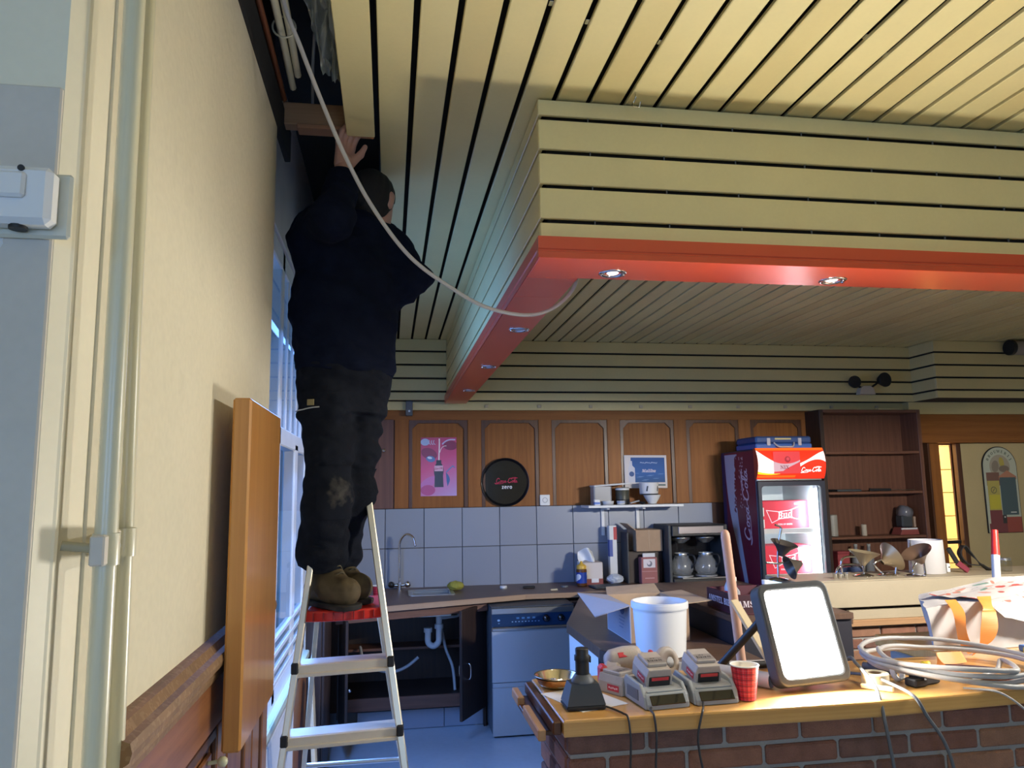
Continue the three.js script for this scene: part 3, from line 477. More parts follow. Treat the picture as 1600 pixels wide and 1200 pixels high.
// white patterned paper bag with orange ribbon handles, lying on its side
{
  const t = T('paper_bag', 'white printed paper bag with orange ribbon handles lying on the bar', 'bag');
  const print = cv(512, 384, (c, w, h) => {
    c.fillStyle = '#b9b2ac'; c.fillRect(0, 0, w, h); let s = 5; const q = () => { s = (s * 16807) % 2147483647; return s / 2147483647; };
    const cols = ['#b8705e', '#a8443c', '#bd8371', '#5f8574', '#955a4a'];
    for (let i = 0; i < 46; i++) { c.save(); c.translate(q() * w, q() * h); c.rotate(q() * 6); c.fillStyle = cols[Math.floor(q() * 5)]; c.beginPath(); c.ellipse(0, 0, 6 + q() * 24, 5 + q() * 11, 0, 0, 7); c.fill(); c.restore(); }
    c.strokeStyle = '#7d7672'; c.lineWidth = 2; for (let i = 0; i < 40; i++) { const x = q() * w, y = q() * h; c.beginPath(); c.moveTo(x, y); c.bezierCurveTo(x + 20, y - 18, x + 26, y + 20, x + 50 * q(), y + 30 * (q() - 0.5)); c.stroke(); }
  });
  const bagMat = new THREE.MeshPhysicalMaterial({ map: print, roughness: 0.65 }), side = mat([0.50, 0.47, 0.45], 0.75);
  const crumple = (g, amp, s) => { const p = g.attributes.position; for (let i = 0; i < p.count; i++) { const x = p.getX(i), y = p.getY(i), z = p.getZ(i); const a = fbm(x * 9 + 20, (y + z) * 9 + 20, 300, 300, s, 4) - 0.5; p.setXYZ(i, x + a * amp, Math.max(0.001, y + (fbm(x * 8 + 40, z * 8 + 40, 300, 300, s + 5, 4) - 0.5) * amp * (y > 0.02 ? 1 : 0)), z + a * amp); } g.computeVertexNormals(); return g; };
  const body = new THREE.BoxGeometry(0.62, 0.145, 0.30, 40, 14, 22); body.translate(0.31, 0.0725, -0.15);
  const p = body.attributes.position; for (let i = 0; i < p.count; i++) { const x = p.getX(i), y = p.getY(i), z = p.getZ(i); p.setY(i, y * (0.94 + 0.2 * Math.min(1, x / 0.35)) ); p.setX(i, x - 0.0 * y + 0.72 * -z * Math.max(0, 1 - x / 0.62)); p.setZ(i, z - 0.05 * (y / 0.165)); }
  crumple(body, 0.03, 401); body.translate(1.865, B, -2.42); P(t, 'bag_body', body, side);
  const lid = new THREE.PlaneGeometry(0.56, 0.36, 40, 30); { const q = lid.attributes.position; for (let i = 0; i < q.count; i++) { const x = q.getX(i) + 0.28, v = (q.getY(i) + 0.18) / 0.36; const drop = Math.max(0, 0.42 - v) / 0.42, edge = 0.05 + 0.18 * (x / 0.56); const n = (fbm(x * 9 + 20, v * 4 + 20, 300, 300, 411, 4) - 0.5) * 0.02; q.setXYZ(i, x + 0.09 + 0.10 * (1 - v), 0.158 + 0.05 * Math.min(1, x / 0.3) - drop * drop * edge + n, -0.10 * v - 0.12 * v + 0.035 * drop + 0.005); } lid.computeVertexNormals(); }
  const lm = bagMat.clone(); lm.side = THREE.DoubleSide; P(t, 'printed_flap', lid.translate(1.93, B, -2.43), lm, 'printed white flap');
  P(t, 'ribbon_handle', ribbon([[1.982, 1.222, -2.475], [1.95, 1.19, -2.40], [1.925, 1.145, -2.365], [1.922, 1.105, -2.352], [1.944, B + 0.008, -2.345]], [[0.022, 0, 0], [0.018, 0, 0.006], [0.008, 0, 0.014], [0.014, 0.004, 0.008], [0.018, 0.004, 0]], 40), Mt.orange);
  P(t, 'ribbon_handle', ribbon([[2.122, 1.228, -2.48], [2.05, 1.192, -2.38], [2.022, 1.145, -2.352], [1.99, 1.09, -2.342], [1.948, B + 0.012, -2.342]], [[0.028, 0, 0], [0.028, 0, 0], [0.028, 0, 0.006], [0.022, 0.012, 0.004], [0.012, 0.014, 0]], 40), Mt.orange);
}
{ const t = T('orange_ribbon', 'loose orange ribbon loop lying inside the cable coil', 'ribbon');
  P(t, 'ribbon', ribbon([[1.90, B + 0.022, -2.03], [1.82, B + 0.006, -2.05], [1.72, B + 0.006, -2.08], [1.665, B + 0.014, -2.14], [1.70, B + 0.03, -2.20], [1.77, B + 0.026, -2.22], [1.84, B + 0.018, -2.26]], [[0, 0.004, 0.016], [0, 0.003, 0.018], [0.004, 0.006, 0.018], [0.018, 0.006, 0.008], [0.006, 0.014, -0.014], [0, 0.016, -0.01], [0, 0.014, -0.012]], 70), Mt.orange);
  const d = T('dark_strap', 'dark purple strap lying behind the orange ribbon in the coil', 'strap'); P(d, 'strap', ribbon([[1.66, B + 0.004, -2.19], [1.74, B + 0.009, -2.20], [1.83, B + 0.006, -2.17], [1.90, B + 0.004, -2.12]], [[0, 0.004, 0.016], [0.004, 0.002, 0.018], [0.004, 0, 0.016], [0.006, 0, 0.01]], 30, 0.003), mat([0.05, 0.02, 0.045], 0.5));
  const f = T('foil_pack', 'blue and yellow plastic wrapper beside the paper bag', 'wrapper'); P(f, 'blue_half', uvm(crump(bb(2.14, 2.36, B + 0.001, B + 0.02, -2.33, -2.37, 0.004), 0.006)), mat([0.08, 0.22, 0.62], 0.4)); P(f, 'yellow_half', uvm(crump(bb(2.12, 2.34, B + 0.001, B + 0.016, -2.285, -2.33, 0.004), 0.006)), mat([0.62, 0.58, 0.10], 0.4));
}
function crump(g, a) { const p = g.attributes.position; for (let i = 0; i < p.count; i++) p.setY(i, p.getY(i) + (p.getY(i) > B + 0.01 ? a * Math.sin(p.getX(i) * 60) : 0)); return g; }
{ const t = T('adapter_block', 'small black plug adapter lying inside the cable coil', 'adapter', null, [1.545, B, -2.065]); P(t, 'body', at(cb(0.075, 0.036, 0.05, 0.005).translate(0, 0.0185, 0), 0, 0, 0, 0, 0.25, 0), Mt.charcoal); P(t, 'side_step', at(cb(0.05, 0.022, 0.04, 0.004).translate(-0.05, 0.0115, 0.012), 0, 0, 0, 0, 0.25, 0), Mt.black);
  const y = T('wire_cap', 'small yellow wire cap on top of the black adapter', 'wire cap', null, [1.56, B + 0.0375, -2.065]); P(y, 'cap', at(lathe([[0, 0.02], [0.006, 0.019], [0.009, 0.008], [0.013, 0], [0, 0]], 14), 0, 0.011, 0, 0, 0, 1.2), Mt.yellow);
  const w = T('tape_ring', 'small white tape ring beside the black adapter', 'tape', null, [1.485, B + 0.016, -2.10]); P(w, 'ring', at(lathe([[0.017, -0.007], [0.024, -0.007], [0.024, 0.007], [0.017, 0.007], [0.017, -0.007]], 24), 0, 0.008, 0, 1.2, 0.4, 0), Mt.paper);
  const tp = T('tape_roll', 'cream roll of tape standing on the bar right of the work light', 'tape roll', null, [1.385, B, -2.06]); P(tp, 'roll', lathe([[0.019, 0.001], [0.036, 0.001], [0.037, 0.004], [0.037, 0.036], [0.036, 0.039], [0.019, 0.039], [0.019, 0.001]], 36), mat([0.72, 0.66, 0.48], 0.6)); P(tp, 'core', lathe([[0.017, 0.002], [0.019, 0.002], [0.019, 0.038], [0.017, 0.038], [0.017, 0.002]], 30), Mt.cardboard);
  const s = T('wooden_strip', 'short pale wooden strip lying in front of the tape roll', 'wood strip'); P(s, 'strip', bar([1.335, B + 0.007, -2.055], [1.395, B + 0.007, -1.995], 0.014, 0.013, [0, 1, 0]), Mt.pale);
  const k = T('black_tool', 'dark tool handle lying behind the black adapter in the coil', 'tool'); P(k, 'handle', rod([1.47, B + 0.014, -2.24], [1.515, B + 0.014, -2.15], 0.012, 14), Mt.greyDark); P(k, 'shaft', rod([1.515, B + 0.014, -2.15], [1.535, B + 0.014, -2.11], 0.005), Mt.steel);
}
// paper cup with tartan print
{
  const tart = cv(512, 256, (c, w, h) => { c.fillStyle = '#d21f33'; c.fillRect(0, 0, w, h); for (let i = 0; i < 16; i++) { c.fillStyle = 'rgba(90,10,40,.45)'; c.fillRect(i * 32 + 2, 0, 7, h); c.fillStyle = 'rgba(240,190,190,.55)'; c.fillRect(i * 32 + 18, 0, 2, h); } for (let j = 0; j < 6; j++) { c.fillStyle = 'rgba(90,10,40,.45)'; c.fillRect(0, j * 44 + 6, w, 9); c.fillStyle = 'rgba(240,190,190,.55)'; c.fillRect(0, j * 44 + 28, w, 2); } });
  const mk = (label, pos) => { const t = T('paper_cup', label, 'cup', null, pos); P(t, 'wall', lathe([[0.026, 0.001], [0.0375, 0.091]], 40), new THREE.MeshPhysicalMaterial({ map: tart, roughness: 0.5, side: THREE.DoubleSide }), 'red tartan wall'); P(t, 'liner', lathe([[0.0, 0.006], [0.0252, 0.006], [0.0365, 0.0905]], 40), mat([0.78, 0.72, 0.62], 0.6, { side: THREE.DoubleSide }), 'cream inside'); P(t, 'rim', at(new THREE.TorusGeometry(0.0378, 0.0018, 8, 40).rotateX(Math.PI / 2), 0, 0.091, 0), Mt.paper); return t; };
  const a = mk('red tartan paper cup standing beside the work light', [0.967, B, -2.02]);
  copyOf(a, 'red paper cup on the worktop seen behind the man on the ladder', [-0.075, 0.8935, -5.42]);
}
// battery chargers
{
  const glyph = cv(256, 128, (c, w, h) => { c.fillStyle = '#8d8580'; c.fillRect(0, 0, w, h); c.fillStyle = '#15141a'; [[70, 18, 34, 14], [116, 18, 22, 14]].forEach((r) => c.fillRect(...r)); let x = 20; for (const k of [26, 16, 30, 18, 30, 12, 14, 16]) { c.fillRect(x, 62 - (k % 3) * 8, k * 0.72, 36 + (k % 3) * 8); x += k + 6; } });
  const redl = cv(128, 64, (c, w, h) => { c.fillStyle = '#c8313e'; c.fillRect(0, 0, w, h); c.fillStyle = '#f3d3d3'; for (let i = 0; i < 5; i++) c.fillRect(14 + i * 21, 22 + (i % 2) * 4, 14, 18); });
  const gm = new THREE.MeshPhysicalMaterial({ map: glyph, roughness: 0.5 }), rm = new THREE.MeshPhysicalMaterial({ map: redl, roughness: 0.45 });
  const pl = (w, h) => new THREE.PlaneGeometry(w, h);
  function battery(t, y, z, tilt) {
    const q = (g) => at(g, 0, y, z, tilt, 0, 0);
    P(t, 'battery_pack', q(merge([ext([[-0.038, 0], [0.038, 0], [0.038, 0.03], [0.032, 0.05], [-0.032, 0.05], [-0.038, 0.03]], 0.095, 0.003).translate(0, 0, -0.0475), cb(0.058, 0.012, 0.07, 0.003).translate(0, 0.0545, -0.004)])), Mt.toolGrey, 'grey battery pack');
    P(t, 'battery_label', q(pl(0.052, 0.03).rotateX(-Math.PI / 2).translate(0, 0.0612, 0.012)), gm, 'dark lettering on top'); P(t, 'battery_front', q(cb(0.062, 0.026, 0.005, 0.002).translate(0, 0.018, 0.048)), Mt.black);
    P(t, 'red_label', q(pl(0.05, 0.009).translate(0, 0.026, 0.0512)), Mt.toolRed); P(t, 'red_label', q(pl(0.045, 0.017).rotateY(-Math.PI / 2).translate(-0.0388, 0.017, 0.012)), rm);
  }
  function charger(label, pos, ry) {
    const t = T('battery_charger', label, 'battery charger', null, pos); t.rotation.y = ry;
    const prof = [[0.075, 0.001], [0.075, 0.014], [0.060, 0.036], [0.028, 0.046], [-0.06, 0.046], [-0.075, 0.03], [-0.075, 0.001]];
    P(t, 'base_shell', ext(prof, 0.122, 0.005).rotateY(-Math.PI / 2).translate(0.061, 0, 0), Mt.grey);
    P(t, 'front_window', at(cb(0.098, 0.026, 0.004, 0.0015), 0, 0.0225, 0.0705, -0.62, 0, 0), Mt.blackGloss); P(t, 'front_ridge', at(cb(0.104, 0.005, 0.008, 0.002), 0, 0.040, 0.051), Mt.grey);
    for (const s of [-1, 1]) { P(t, 'side_cheek', ext([[0.07, 0.002], [0.062, 0.03], [0.035, 0.056], [-0.055, 0.064], [-0.07, 0.05], [-0.07, 0.002]], 0.010, 0.003).rotateY(-Math.PI / 2).translate(s * 0.060 + 0.005, 0, 0), Mt.grey); P(t, 'side_vent', bb(s * 0.0655 - 0.001, s * 0.0655 + 0.001, 0.014, 0.042, -0.045, 0.028, 0.0005), Mt.greyDark); }
    battery(t, 0.052, -0.026, 0.24); return t;
  }
  charger('grey battery charger with a battery, the left one of the two', [0.722, B, -2.052], 0.10);
  charger('grey battery charger with a battery, next to the tartan paper cup', [0.868, B, -2.062], 0.04);
  const lb = T('loose_battery', 'loose grey battery pack with red labels beside the drill', 'battery', null, [0.655, B + 0.0005, -2.17]); battery(lb, 0, 0, 0); lb.rotation.y = 0.5; 
  wc('charger_cable', 'black cable of the left battery charger hanging over the bar edge', [[0.684, B + 0.008, -1.984], [0.672, B + 0.006, -1.955], [0.669, B + 0.004, -1.925], [0.671, 1.02, -1.917], [0.668, 0.937, -1.922], [0.666, 0.75, -1.93]], 0.003, Mt.cableDark);
  wc('charger_cable', 'black cable of the right battery charger hanging over the bar edge', [[0.83, B + 0.008, -1.99], [0.815, B + 0.006, -1.955], [0.80, B + 0.004, -1.925], [0.782, 1.01, -1.917], [0.785, 0.965, -1.92], [0.793, 0.92, -1.922], [0.80, 0.75, -1.93]], 0.003, Mt.cableDark);
  // cordless drill lying on its side
  const d = T('cordless_drill', 'grey and red cordless drill lying behind the battery chargers', 'drill');
  P(d, 'motor_housing', at(lathe([[0, -0.005], [0.026, 0], [0.036, 0.015], [0.038, 0.06], [0.034, 0.09], [0.03, 0.105], [0.0, 0.106]], 28), 0.655, B + 0.052, -2.29, 0, 0.15, -1.45), Mt.toolGrey);
  P(d, 'gear_collar', at(lathe([[0.0, 0], [0.026, 0], [0.028, 0.012], [0.02, 0.03], [0, 0.03]], 28), 0.76, B + 0.048, -2.305, 0, 0.15, -1.5), Mt.steelB); P(d, 'chuck', at(lathe([[0, 0], [0.016, 0], [0.018, 0.03], [0.012, 0.055], [0, 0.056]], 20), 0.787, B + 0.047, -2.31, 0, 0.15, -1.5), Mt.steelB);
  P(d, 'handle', bar([0.672, B + 0.045, -2.285], [0.645, B + 0.028, -2.222], 0.05, 0.04, [0, 1, 0], 0.01), Mt.toolGrey); P(d, 'red_grip', bb(0.614, 0.64, B + 0.004, B + 0.06, -2.262, -2.215, 0.008), Mt.toolRed); P(d, 'red_label', at(cb(0.034, 0.016, 0.004, 0.001), 0.70, B + 0.078, -2.268, -0.7, 0.15, 0), rm);
  const h = T('ring_tool', 'grey round-headed power tool head with a red mark behind the left charger', 'tool', null, [0.84, B, -2.28]); P(h, 'head', at(lathe([[0.016, -0.014], [0.04, -0.014], [0.046, -0.006], [0.046, 0.006], [0.04, 0.014], [0.016, 0.014], [0.016, -0.014]], 36), 0, 0.047, 0, 1.35, 0.5, 0), Mt.toolGrey); P(h, 'hub', at(cyl(0.015, 0.015, 0.03), 0, 0.047, 0, 1.35, 0.5, 0), Mt.steelB); P(h, 'red_mark', at(cb(0.012, 0.02, 0.02, 0.003), -0.05, 0.075, 0), Mt.toolRed); P(h, 'arm', at(cb(0.05, 0.03, 0.03, 0.006), -0.055, 0.052, 0), Mt.toolGrey);
}
// black torch standing on its broad head
{
  const t = T('black_torch', 'black torch standing on its broad trapezoid head on a sheet of paper', 'torch', null, [0.515, B + 0.0008, -2.045]);
  const sq = (w0, d0, w1, d1, h) => { const g = new THREE.CylinderGeometry(Math.SQRT1_2, Math.SQRT1_2, h, 4, 1).rotateY(Math.PI / 4).translate(0, h / 2, 0), p = g.attributes.position; for (let i = 0; i < p.count; i++) { const k = p.getY(i) / h; p.setX(i, p.getX(i) * (w0 + (w1 - w0) * k)); p.setZ(i, p.getZ(i) * (d0 + (d1 - d0) * k)); } const n = g.toNonIndexed(); n.computeVertexNormals(); return n; };
  P(t, 'foot', cb(0.106, 0.012, 0.082, 0.004).translate(0, 0.0065, 0), Mt.rubber); P(t, 'head', sq(0.104, 0.08, 0.074, 0.056, 0.052).translate(0, 0.012, 0), Mt.charcoal);
  P(t, 'collar', lathe([[0.030, 0.064], [0.030, 0.07], [0.021, 0.084], [0.018, 0.084]], 28), Mt.greyDark); P(t, 'tube', lathe([[0.0185, 0.08], [0.0185, 0.118], [0.021, 0.119], [0.021, 0.132], [0.0175, 0.133], [0.018, 0.148], [0.016, 0.151], [0, 0.151]], 30), Mt.black); P(t, 'switch_button', bb(0.019, 0.024, 0.112, 0.13, -0.006, 0.006, 0.002), Mt.rubber);
  wc('torch_cable', 'black cable of the torch running over the bar edge', [[0.562, B + 0.006, -2.03], [0.585, B + 0.004, -1.99], [0.597, B + 0.004, -1.95], [0.600, B + 0.0035, -1.926], [0.603, 1.02, -1.917], [0.601, 0.93, -1.922], [0.60, 0.75, -1.93]], 0.0028, Mt.cableDark);
  const s = T('paper_sheet', 'white sheet of paper lying under the black torch', 'paper'); P(s, 'sheet', at(cb(0.15, 0.0005, 0.21, 0.0001), 0.535, B + 0.0003, -2.12, 0, 0.35, 0), Mt.paper);
}
{ // shallow steel bowl with small things in it
  const t = T('steel_bowl', 'shallow shiny steel bowl of small screws at the bar corner', 'bowl', null, [0.492, B, -2.265]);
  P(t, 'bowl', lathe([[0, 0.001], [0.042, 0.001], [0.05, 0.006], [0.062, 0.03], [0.0665, 0.032], [0.0665, 0.034], [0.0605, 0.0325], [0.049, 0.009], [0.041, 0.004], [0, 0.004]], 48), phys([0.72, 0.66, 0.55], 0.2, { metalness: 1, side: THREE.DoubleSide }));
  P(t, 'reflection_band', lathe([[0.0535, 0.010], [0.0622, 0.027]], 48), mat([0.7, 0.33, 0.12], 0.3, { metalness: 0.9, side: THREE.DoubleSide }));  // orange band stands in for a reflection in the steel
  const sc = []; for (let i = 0; i < 60; i++) { const a = rnd() * 6.28, r = rr(0, 0.043); sc.push(at(rod([-0.007, 0, 0], [0.007, 0, 0], 0.0017, 5, 0.0011), r * Math.cos(a), 0.006 + rnd() * 0.012, r * Math.sin(a), rnd(), rnd() * 6, rnd() - 0.5)); }
  const m = T('loose_screws', 'heap of small metal screws inside the steel bowl', 'screws', null, [0.492, B, -2.265]); P(m, 'screws', merge(sc), Mt.chrome).userData.kind = 'stuff'; m.userData.kind = 'stuff';
}
{ const t = T('plastic_tube', 'grey plastic tube lying behind the right charger and the cup', 'tube'); const g = lathe([[0.019, 0], [0.0215, 0], [0.0215, 0.24], [0.019, 0.24], [0.019, 0]], 30); const A = V([0.945, B + 0.0225, -2.295]), D = V([1.055, B + 0.0225, -2.145]).sub(A).normalize(); P(t, 'tube', g.applyQuaternion(new THREE.Quaternion().setFromUnitVectors(new THREE.Vector3(0, 1, 0), D)).translate(...A.toArray()), Mt.cable); }
{ const t = T('broomstick', 'pale pink wooden stick with a rounded top standing behind the bar', 'stick'); const g = lathe([[0.0, 0], [0.0155, 0], [0.0165, 1.46], [0.0155, 1.474], [0.011, 1.484], [0.005, 1.488], [0, 1.489]], 24); const A = V([1.30, 0.0, -2.56]), D = V([1.179, 1.483, -2.56]).sub(A).normalize(); P(t, 'shaft', g.applyQuaternion(new THREE.Quaternion().setFromUnitVectors(new THREE.Vector3(0, 1, 0), D)).translate(...A.toArray()), mat([0.72, 0.42, 0.29], 0.5)); }
{ const t = T('wooden_lath', 'pale wooden lath leaning behind the work light', 'lath'); P(t, 'lath', bar([1.165, B + 0.004, -2.20], [1.105, 1.27, -2.36], 0.03, 0.012, [0.3, 0.3, 1]), Mt.pale); }
// ---------- behind the bar ----------
const C = 0.893;
{ // sink run: worktop, cabinet, sink, tap
  const t = T('kitchen_worktop', 'long brown worktop along the grey tiles with a pale front edge', 'worktop');
  const s = new THREE.Shape([[-0.34, 5.0], [0.95, 5.39], [2.71, 5.40], [2.71, 5.978], [-0.34, 5.978]].map((q) => new THREE.Vector2(...q)));
  s.holes.push(new THREE.Path([[0.16, 5.50], [0.45, 5.50], [0.45, 5.78], [0.16, 5.78]].map((q) => new THREE.Vector2(...q))));
  P(t, 'worktop_board', uvm(ext(s, 0.034, 0.003).rotateX(-Math.PI / 2).translate(0, C - 0.034, 0), 'x'), Mt.walnut);
  P(t, 'front_edge', bar([-0.34, C - 0.018, -4.992], [0.952, C - 0.018, -5.382], 0.036, 0.014, [0.29, 0, 0.957]), Mt.walnutEdge); P(t, 'front_edge', bb(0.952, 1.62, C - 0.036, C, -5.382, -5.396, 0.002, 'x'), Mt.walnutEdge);
  const k = T('sink_cabinet', 'dark open sink cabinet with both doors swung out', 'cabinet');
  for (const a of [[-0.335, -0.315, 0.14, C - 0.036, -5.32, -5.97], [0.66, 0.68, 0.0, C - 0.036, -5.46, -5.97], [-0.315, 0.66, 0.15, C - 0.036, -5.955, -5.97]]) P(k, 'side_panel', bb(...a), Mt.espresso);
  P(k, 'bottom_panel', bb(-0.315, 0.66, 0.205, 0.225, -5.46, -5.955, 0.002, 'x'), Mt.espresso); P(k, 'bottom_rail', bb(-0.315, 0.66, 0.15, 0.235, -5.44, -5.46, 0.002, 'x'), Mt.redwood); P(k, 'top_rail', bar([-0.335, 0.825, -5.06], [0.68, 0.825, -5.365], 0.06, 0.018, [0.29, 0, 0.957]), Mt.redwood);
  P(k, 'inner_shelf', bb(-0.31, 0.655, 0.48, 0.50, -5.75, -5.95, 0.002, 'x'), Mt.redwood);
  const half = cb(0.294, 0.125, 0.012, 0.0015); for (let i = -1; i < 2; i++) P(k, 'plinth_tile', half, Mt.tile).position.set(0.12 + 0.2985 * (i + 0.5) - 0.03, 0.066, -5.51); P(k, 'plinth', bb(-0.31, 0.60, 0.002, 0.148, -5.517, -5.55), Mt.grout);
  const dr = P(k, 'door', at(cb(0.40, 0.70, 0.02, 0.003).translate(-0.20, 0, 0), 0.68, 0.485, -5.47, 0, 1.02, 0), Mt.espresso); P(dr, 'handle', at(tube([[-0.335, 0.05, -0.01], [-0.335, 0.045, -0.035], [-0.335, -0.045, -0.035], [-0.335, -0.05, -0.01]], 0.005, 24), 0.68, 0.44, -5.47, 0, 1.02, 0), Mt.chrome); P(dr, 'handle', at(tube([[-0.335, 0.05, 0.01], [-0.335, 0.045, 0.035], [-0.335, -0.045, 0.035], [-0.335, -0.05, 0.01]], 0.005, 24), 0.68, 0.44, -5.47, 0, 1.02, 0), Mt.chrome);
  const dl = P(k, 'door', at(cb(0.42, 0.70, 0.02, 0.003).translate(0.21, 0, 0), -0.315, 0.485, -5.31, 0, -1.42 - Math.PI * 0 , 0), Mt.espresso); void dl;
  P(k, 'knob', at(new THREE.SphereGeometry(0.012, 16, 10), -0.235, 0.42, -4.93), Mt.chrome);
  const sk = T('sink_basin', 'small stainless steel sink basin set in the brown worktop', 'sink');
  P(sk, 'rim', (() => { const q = rrect(0.33, 0.32, 0.03); q.holes.push(new THREE.Path(rrect(0.27, 0.26, 0.03).getPoints(6))); return ext(q, 0.006, 0.002).rotateX(-Math.PI / 2).translate(0.305, C, -5.64); })(), Mt.steel);
  P(sk, 'bowl', merge([bb(0.17, 0.44, C - 0.15, C - 0.145, -5.51, -5.77), bb(0.168, 0.173, C - 0.15, C + 0.001, -5.51, -5.77), bb(0.437, 0.442, C - 0.15, C + 0.001, -5.51, -5.77), bb(0.17, 0.44, C - 0.15, C + 0.001, -5.765, -5.77), bb(0.17, 0.44, C - 0.15, C + 0.001, -5.51, -5.515)]), Mt.steel);
  const f = T('swan_neck_tap', 'chrome swan-neck tap with two knobs behind the sink', 'tap');
  P(f, 'body', merge([at(cyl(0.02, 0.018, 0.05), 0.08, C + 0.025, -5.87), rod([0.04, C + 0.035, -5.87], [0.12, C + 0.035, -5.87], 0.012)]), Mt.chrome); for (const s of [-1, 1]) P(f, 'knob', at(lathe([[0, 0], [0.014, 0], [0.022, 0.01], [0.024, 0.03], [0.018, 0.042], [0, 0.045]], 20), 0.08 + s * 0.045, C + 0.035, -5.87, 1.2, 0, -s * 0.7), s < 0 ? Mt.blackGloss : Mt.chrome);
  P(f, 'spout', tube([[0.08, C + 0.05, -5.87], [0.08, C + 0.25, -5.87], [0.085, C + 0.36, -5.86], [0.125, C + 0.412, -5.82], [0.175, C + 0.395, -5.77], [0.195, C + 0.33, -5.75]], 0.0085, 60, 12), Mt.chrome);
  const sp = T('sponge', 'yellow green scouring sponge beside the sink', 'sponge', null, [0.49, C, -5.73]); { const g = new THREE.SphereGeometry(0.055, 26, 16), p = g.attributes.position; for (let i = 0; i < p.count; i++) { const n = 1 + 0.35 * (fbm(p.getX(i) * 60 + 50, p.getZ(i) * 60 + p.getY(i) * 40 + 50, 400, 400, 501, 3) - 0.5); p.setXYZ(i, p.getX(i) * n * 1.15, 0.034 + p.getY(i) * 0.6 * n, p.getZ(i) * n); } g.computeVertexNormals(); P(sp, 'sponge', g, tex(mottled([0.32, 0.30, 0.05], 0.5, 503, 0.06, 6), 0.95)); }
  const small = (n, l, c, pos, g, m) => { const q = T(n, l, c, null, pos); P(q, 'body', g, m); };
  small('bottle_cap', 'small white cap lying on the brown worktop', 'cap', [0.85, C, -5.72], lathe([[0, 0.022], [0.024, 0.022], [0.027, 0.018], [0.027, 0], [0, 0]], 24), Mt.white);
  small('black_clip', 'black clip lying on the worktop right of the white cap', 'clip', [1.04, C, -5.70], cb(0.09, 0.016, 0.04, 0.005).translate(0, 0.0085, 0), Mt.black);
  small('beige_crumb', 'small beige wooden peg lying on the worktop edge', 'peg', [1.19, C, -5.50], at(cyl(0.008, 0.006, 0.05), 0, 0.0085, 0, 0, 0, 1.57), Mt.pale);
  small('dark_coin', 'flat dark lid lying on the worktop near the honey bottle', 'lid', [1.31, C, -5.68], cyl(0.028, 0.027, 0.012).translate(0, 0.0065, 0), Mt.greyDark);
  small('blue_cloth', 'folded blue cloth on the worktop beside the red cup', 'cloth', [-0.12, C, -5.22], (() => { const g = new THREE.BoxGeometry(0.15, 0.04, 0.12, 14, 3, 12).translate(0, 0.021, 0), p = g.attributes.position; for (let i = 0; i < p.count; i++) if (p.getY(i) > 0.02) p.setY(i, p.getY(i) + 0.02 * (fbm(p.getX(i) * 20 + 40, p.getZ(i) * 20 + 40, 300, 300, 511, 3) - 0.5)); g.computeVertexNormals(); return g; })(), mat([0.32, 0.42, 0.58], 0.9));
  // plumbing
  const tr = T('drain_trap', 'white plastic drain trap hanging under the sink', 'drain'); P(tr, 'trap_pipe', tube([[0.36, C - 0.145, -5.62], [0.36, 0.60, -5.62], [0.355, 0.55, -5.61], [0.32, 0.528, -5.60], [0.285, 0.55, -5.60], [0.28, 0.63, -5.60]], 0.022, 60, 14), Mt.white); P(tr, 'nut', at(cyl(0.032, 0.032, 0.03, 12), 0.36, 0.66, -5.62), Mt.white); P(tr, 'nut', at(cyl(0.03, 0.03, 0.03, 12), 0.28, 0.64, -5.60), Mt.white); P(tr, 'side_pipe', tube([[0.36, 0.715, -5.62], [0.43, 0.72, -5.63], [0.51, 0.735, -5.64], [0.52, C - 0.05, -5.64]], 0.012, 30), Mt.cable);
  const h1 = T('grey_hose', 'grey hose hanging from the drain trap to the cabinet floor', 'hose'); P(h1, 'hose', tube([[0.375, 0.68, -5.70], [0.41, 0.50, -5.66], [0.455, 0.38, -5.60], [0.47, 0.228, -5.56]], 0.011, 40), Mt.cable);
  const h2 = T('pale_hose', 'pale hose arching across the open sink cabinet behind the ladder', 'hose'); P(h2, 'hose', tube([[-0.20, 0.52, -5.72], [-0.17, 0.46, -5.60], [-0.08, 0.40, -5.55], [0.04, 0.385, -5.52], [0.13, 0.41, -5.54], [0.21, 0.463, -5.56]], 0.011, 50), Mt.cable);
}
{ const t = T('dark_cupboard', 'dark low cupboard against the left wall behind the ladder', 'cupboard'); P(t, 'carcass', bb(-0.448, -0.365, 0.02, 1.22, -4.42, -4.98, 0.004), Mt.espresso); P(t, 'top_board', bb(-0.448, -0.355, 1.22, 1.245, -4.41, -4.98, 0.003), Mt.espresso); P(t, 'door', bb(-0.365, -0.350, 0.08, 1.19, -4.45, -4.95, 0.003), Mt.espresso); P(t, 'knob', at(new THREE.SphereGeometry(0.012, 14, 10), -0.34, 0.65, -4.50), Mt.chrome); P(t, 'plinth', bb(-0.448, -0.37, 0.0, 0.02, -4.44, -4.97, 0.002), Mt.black); }
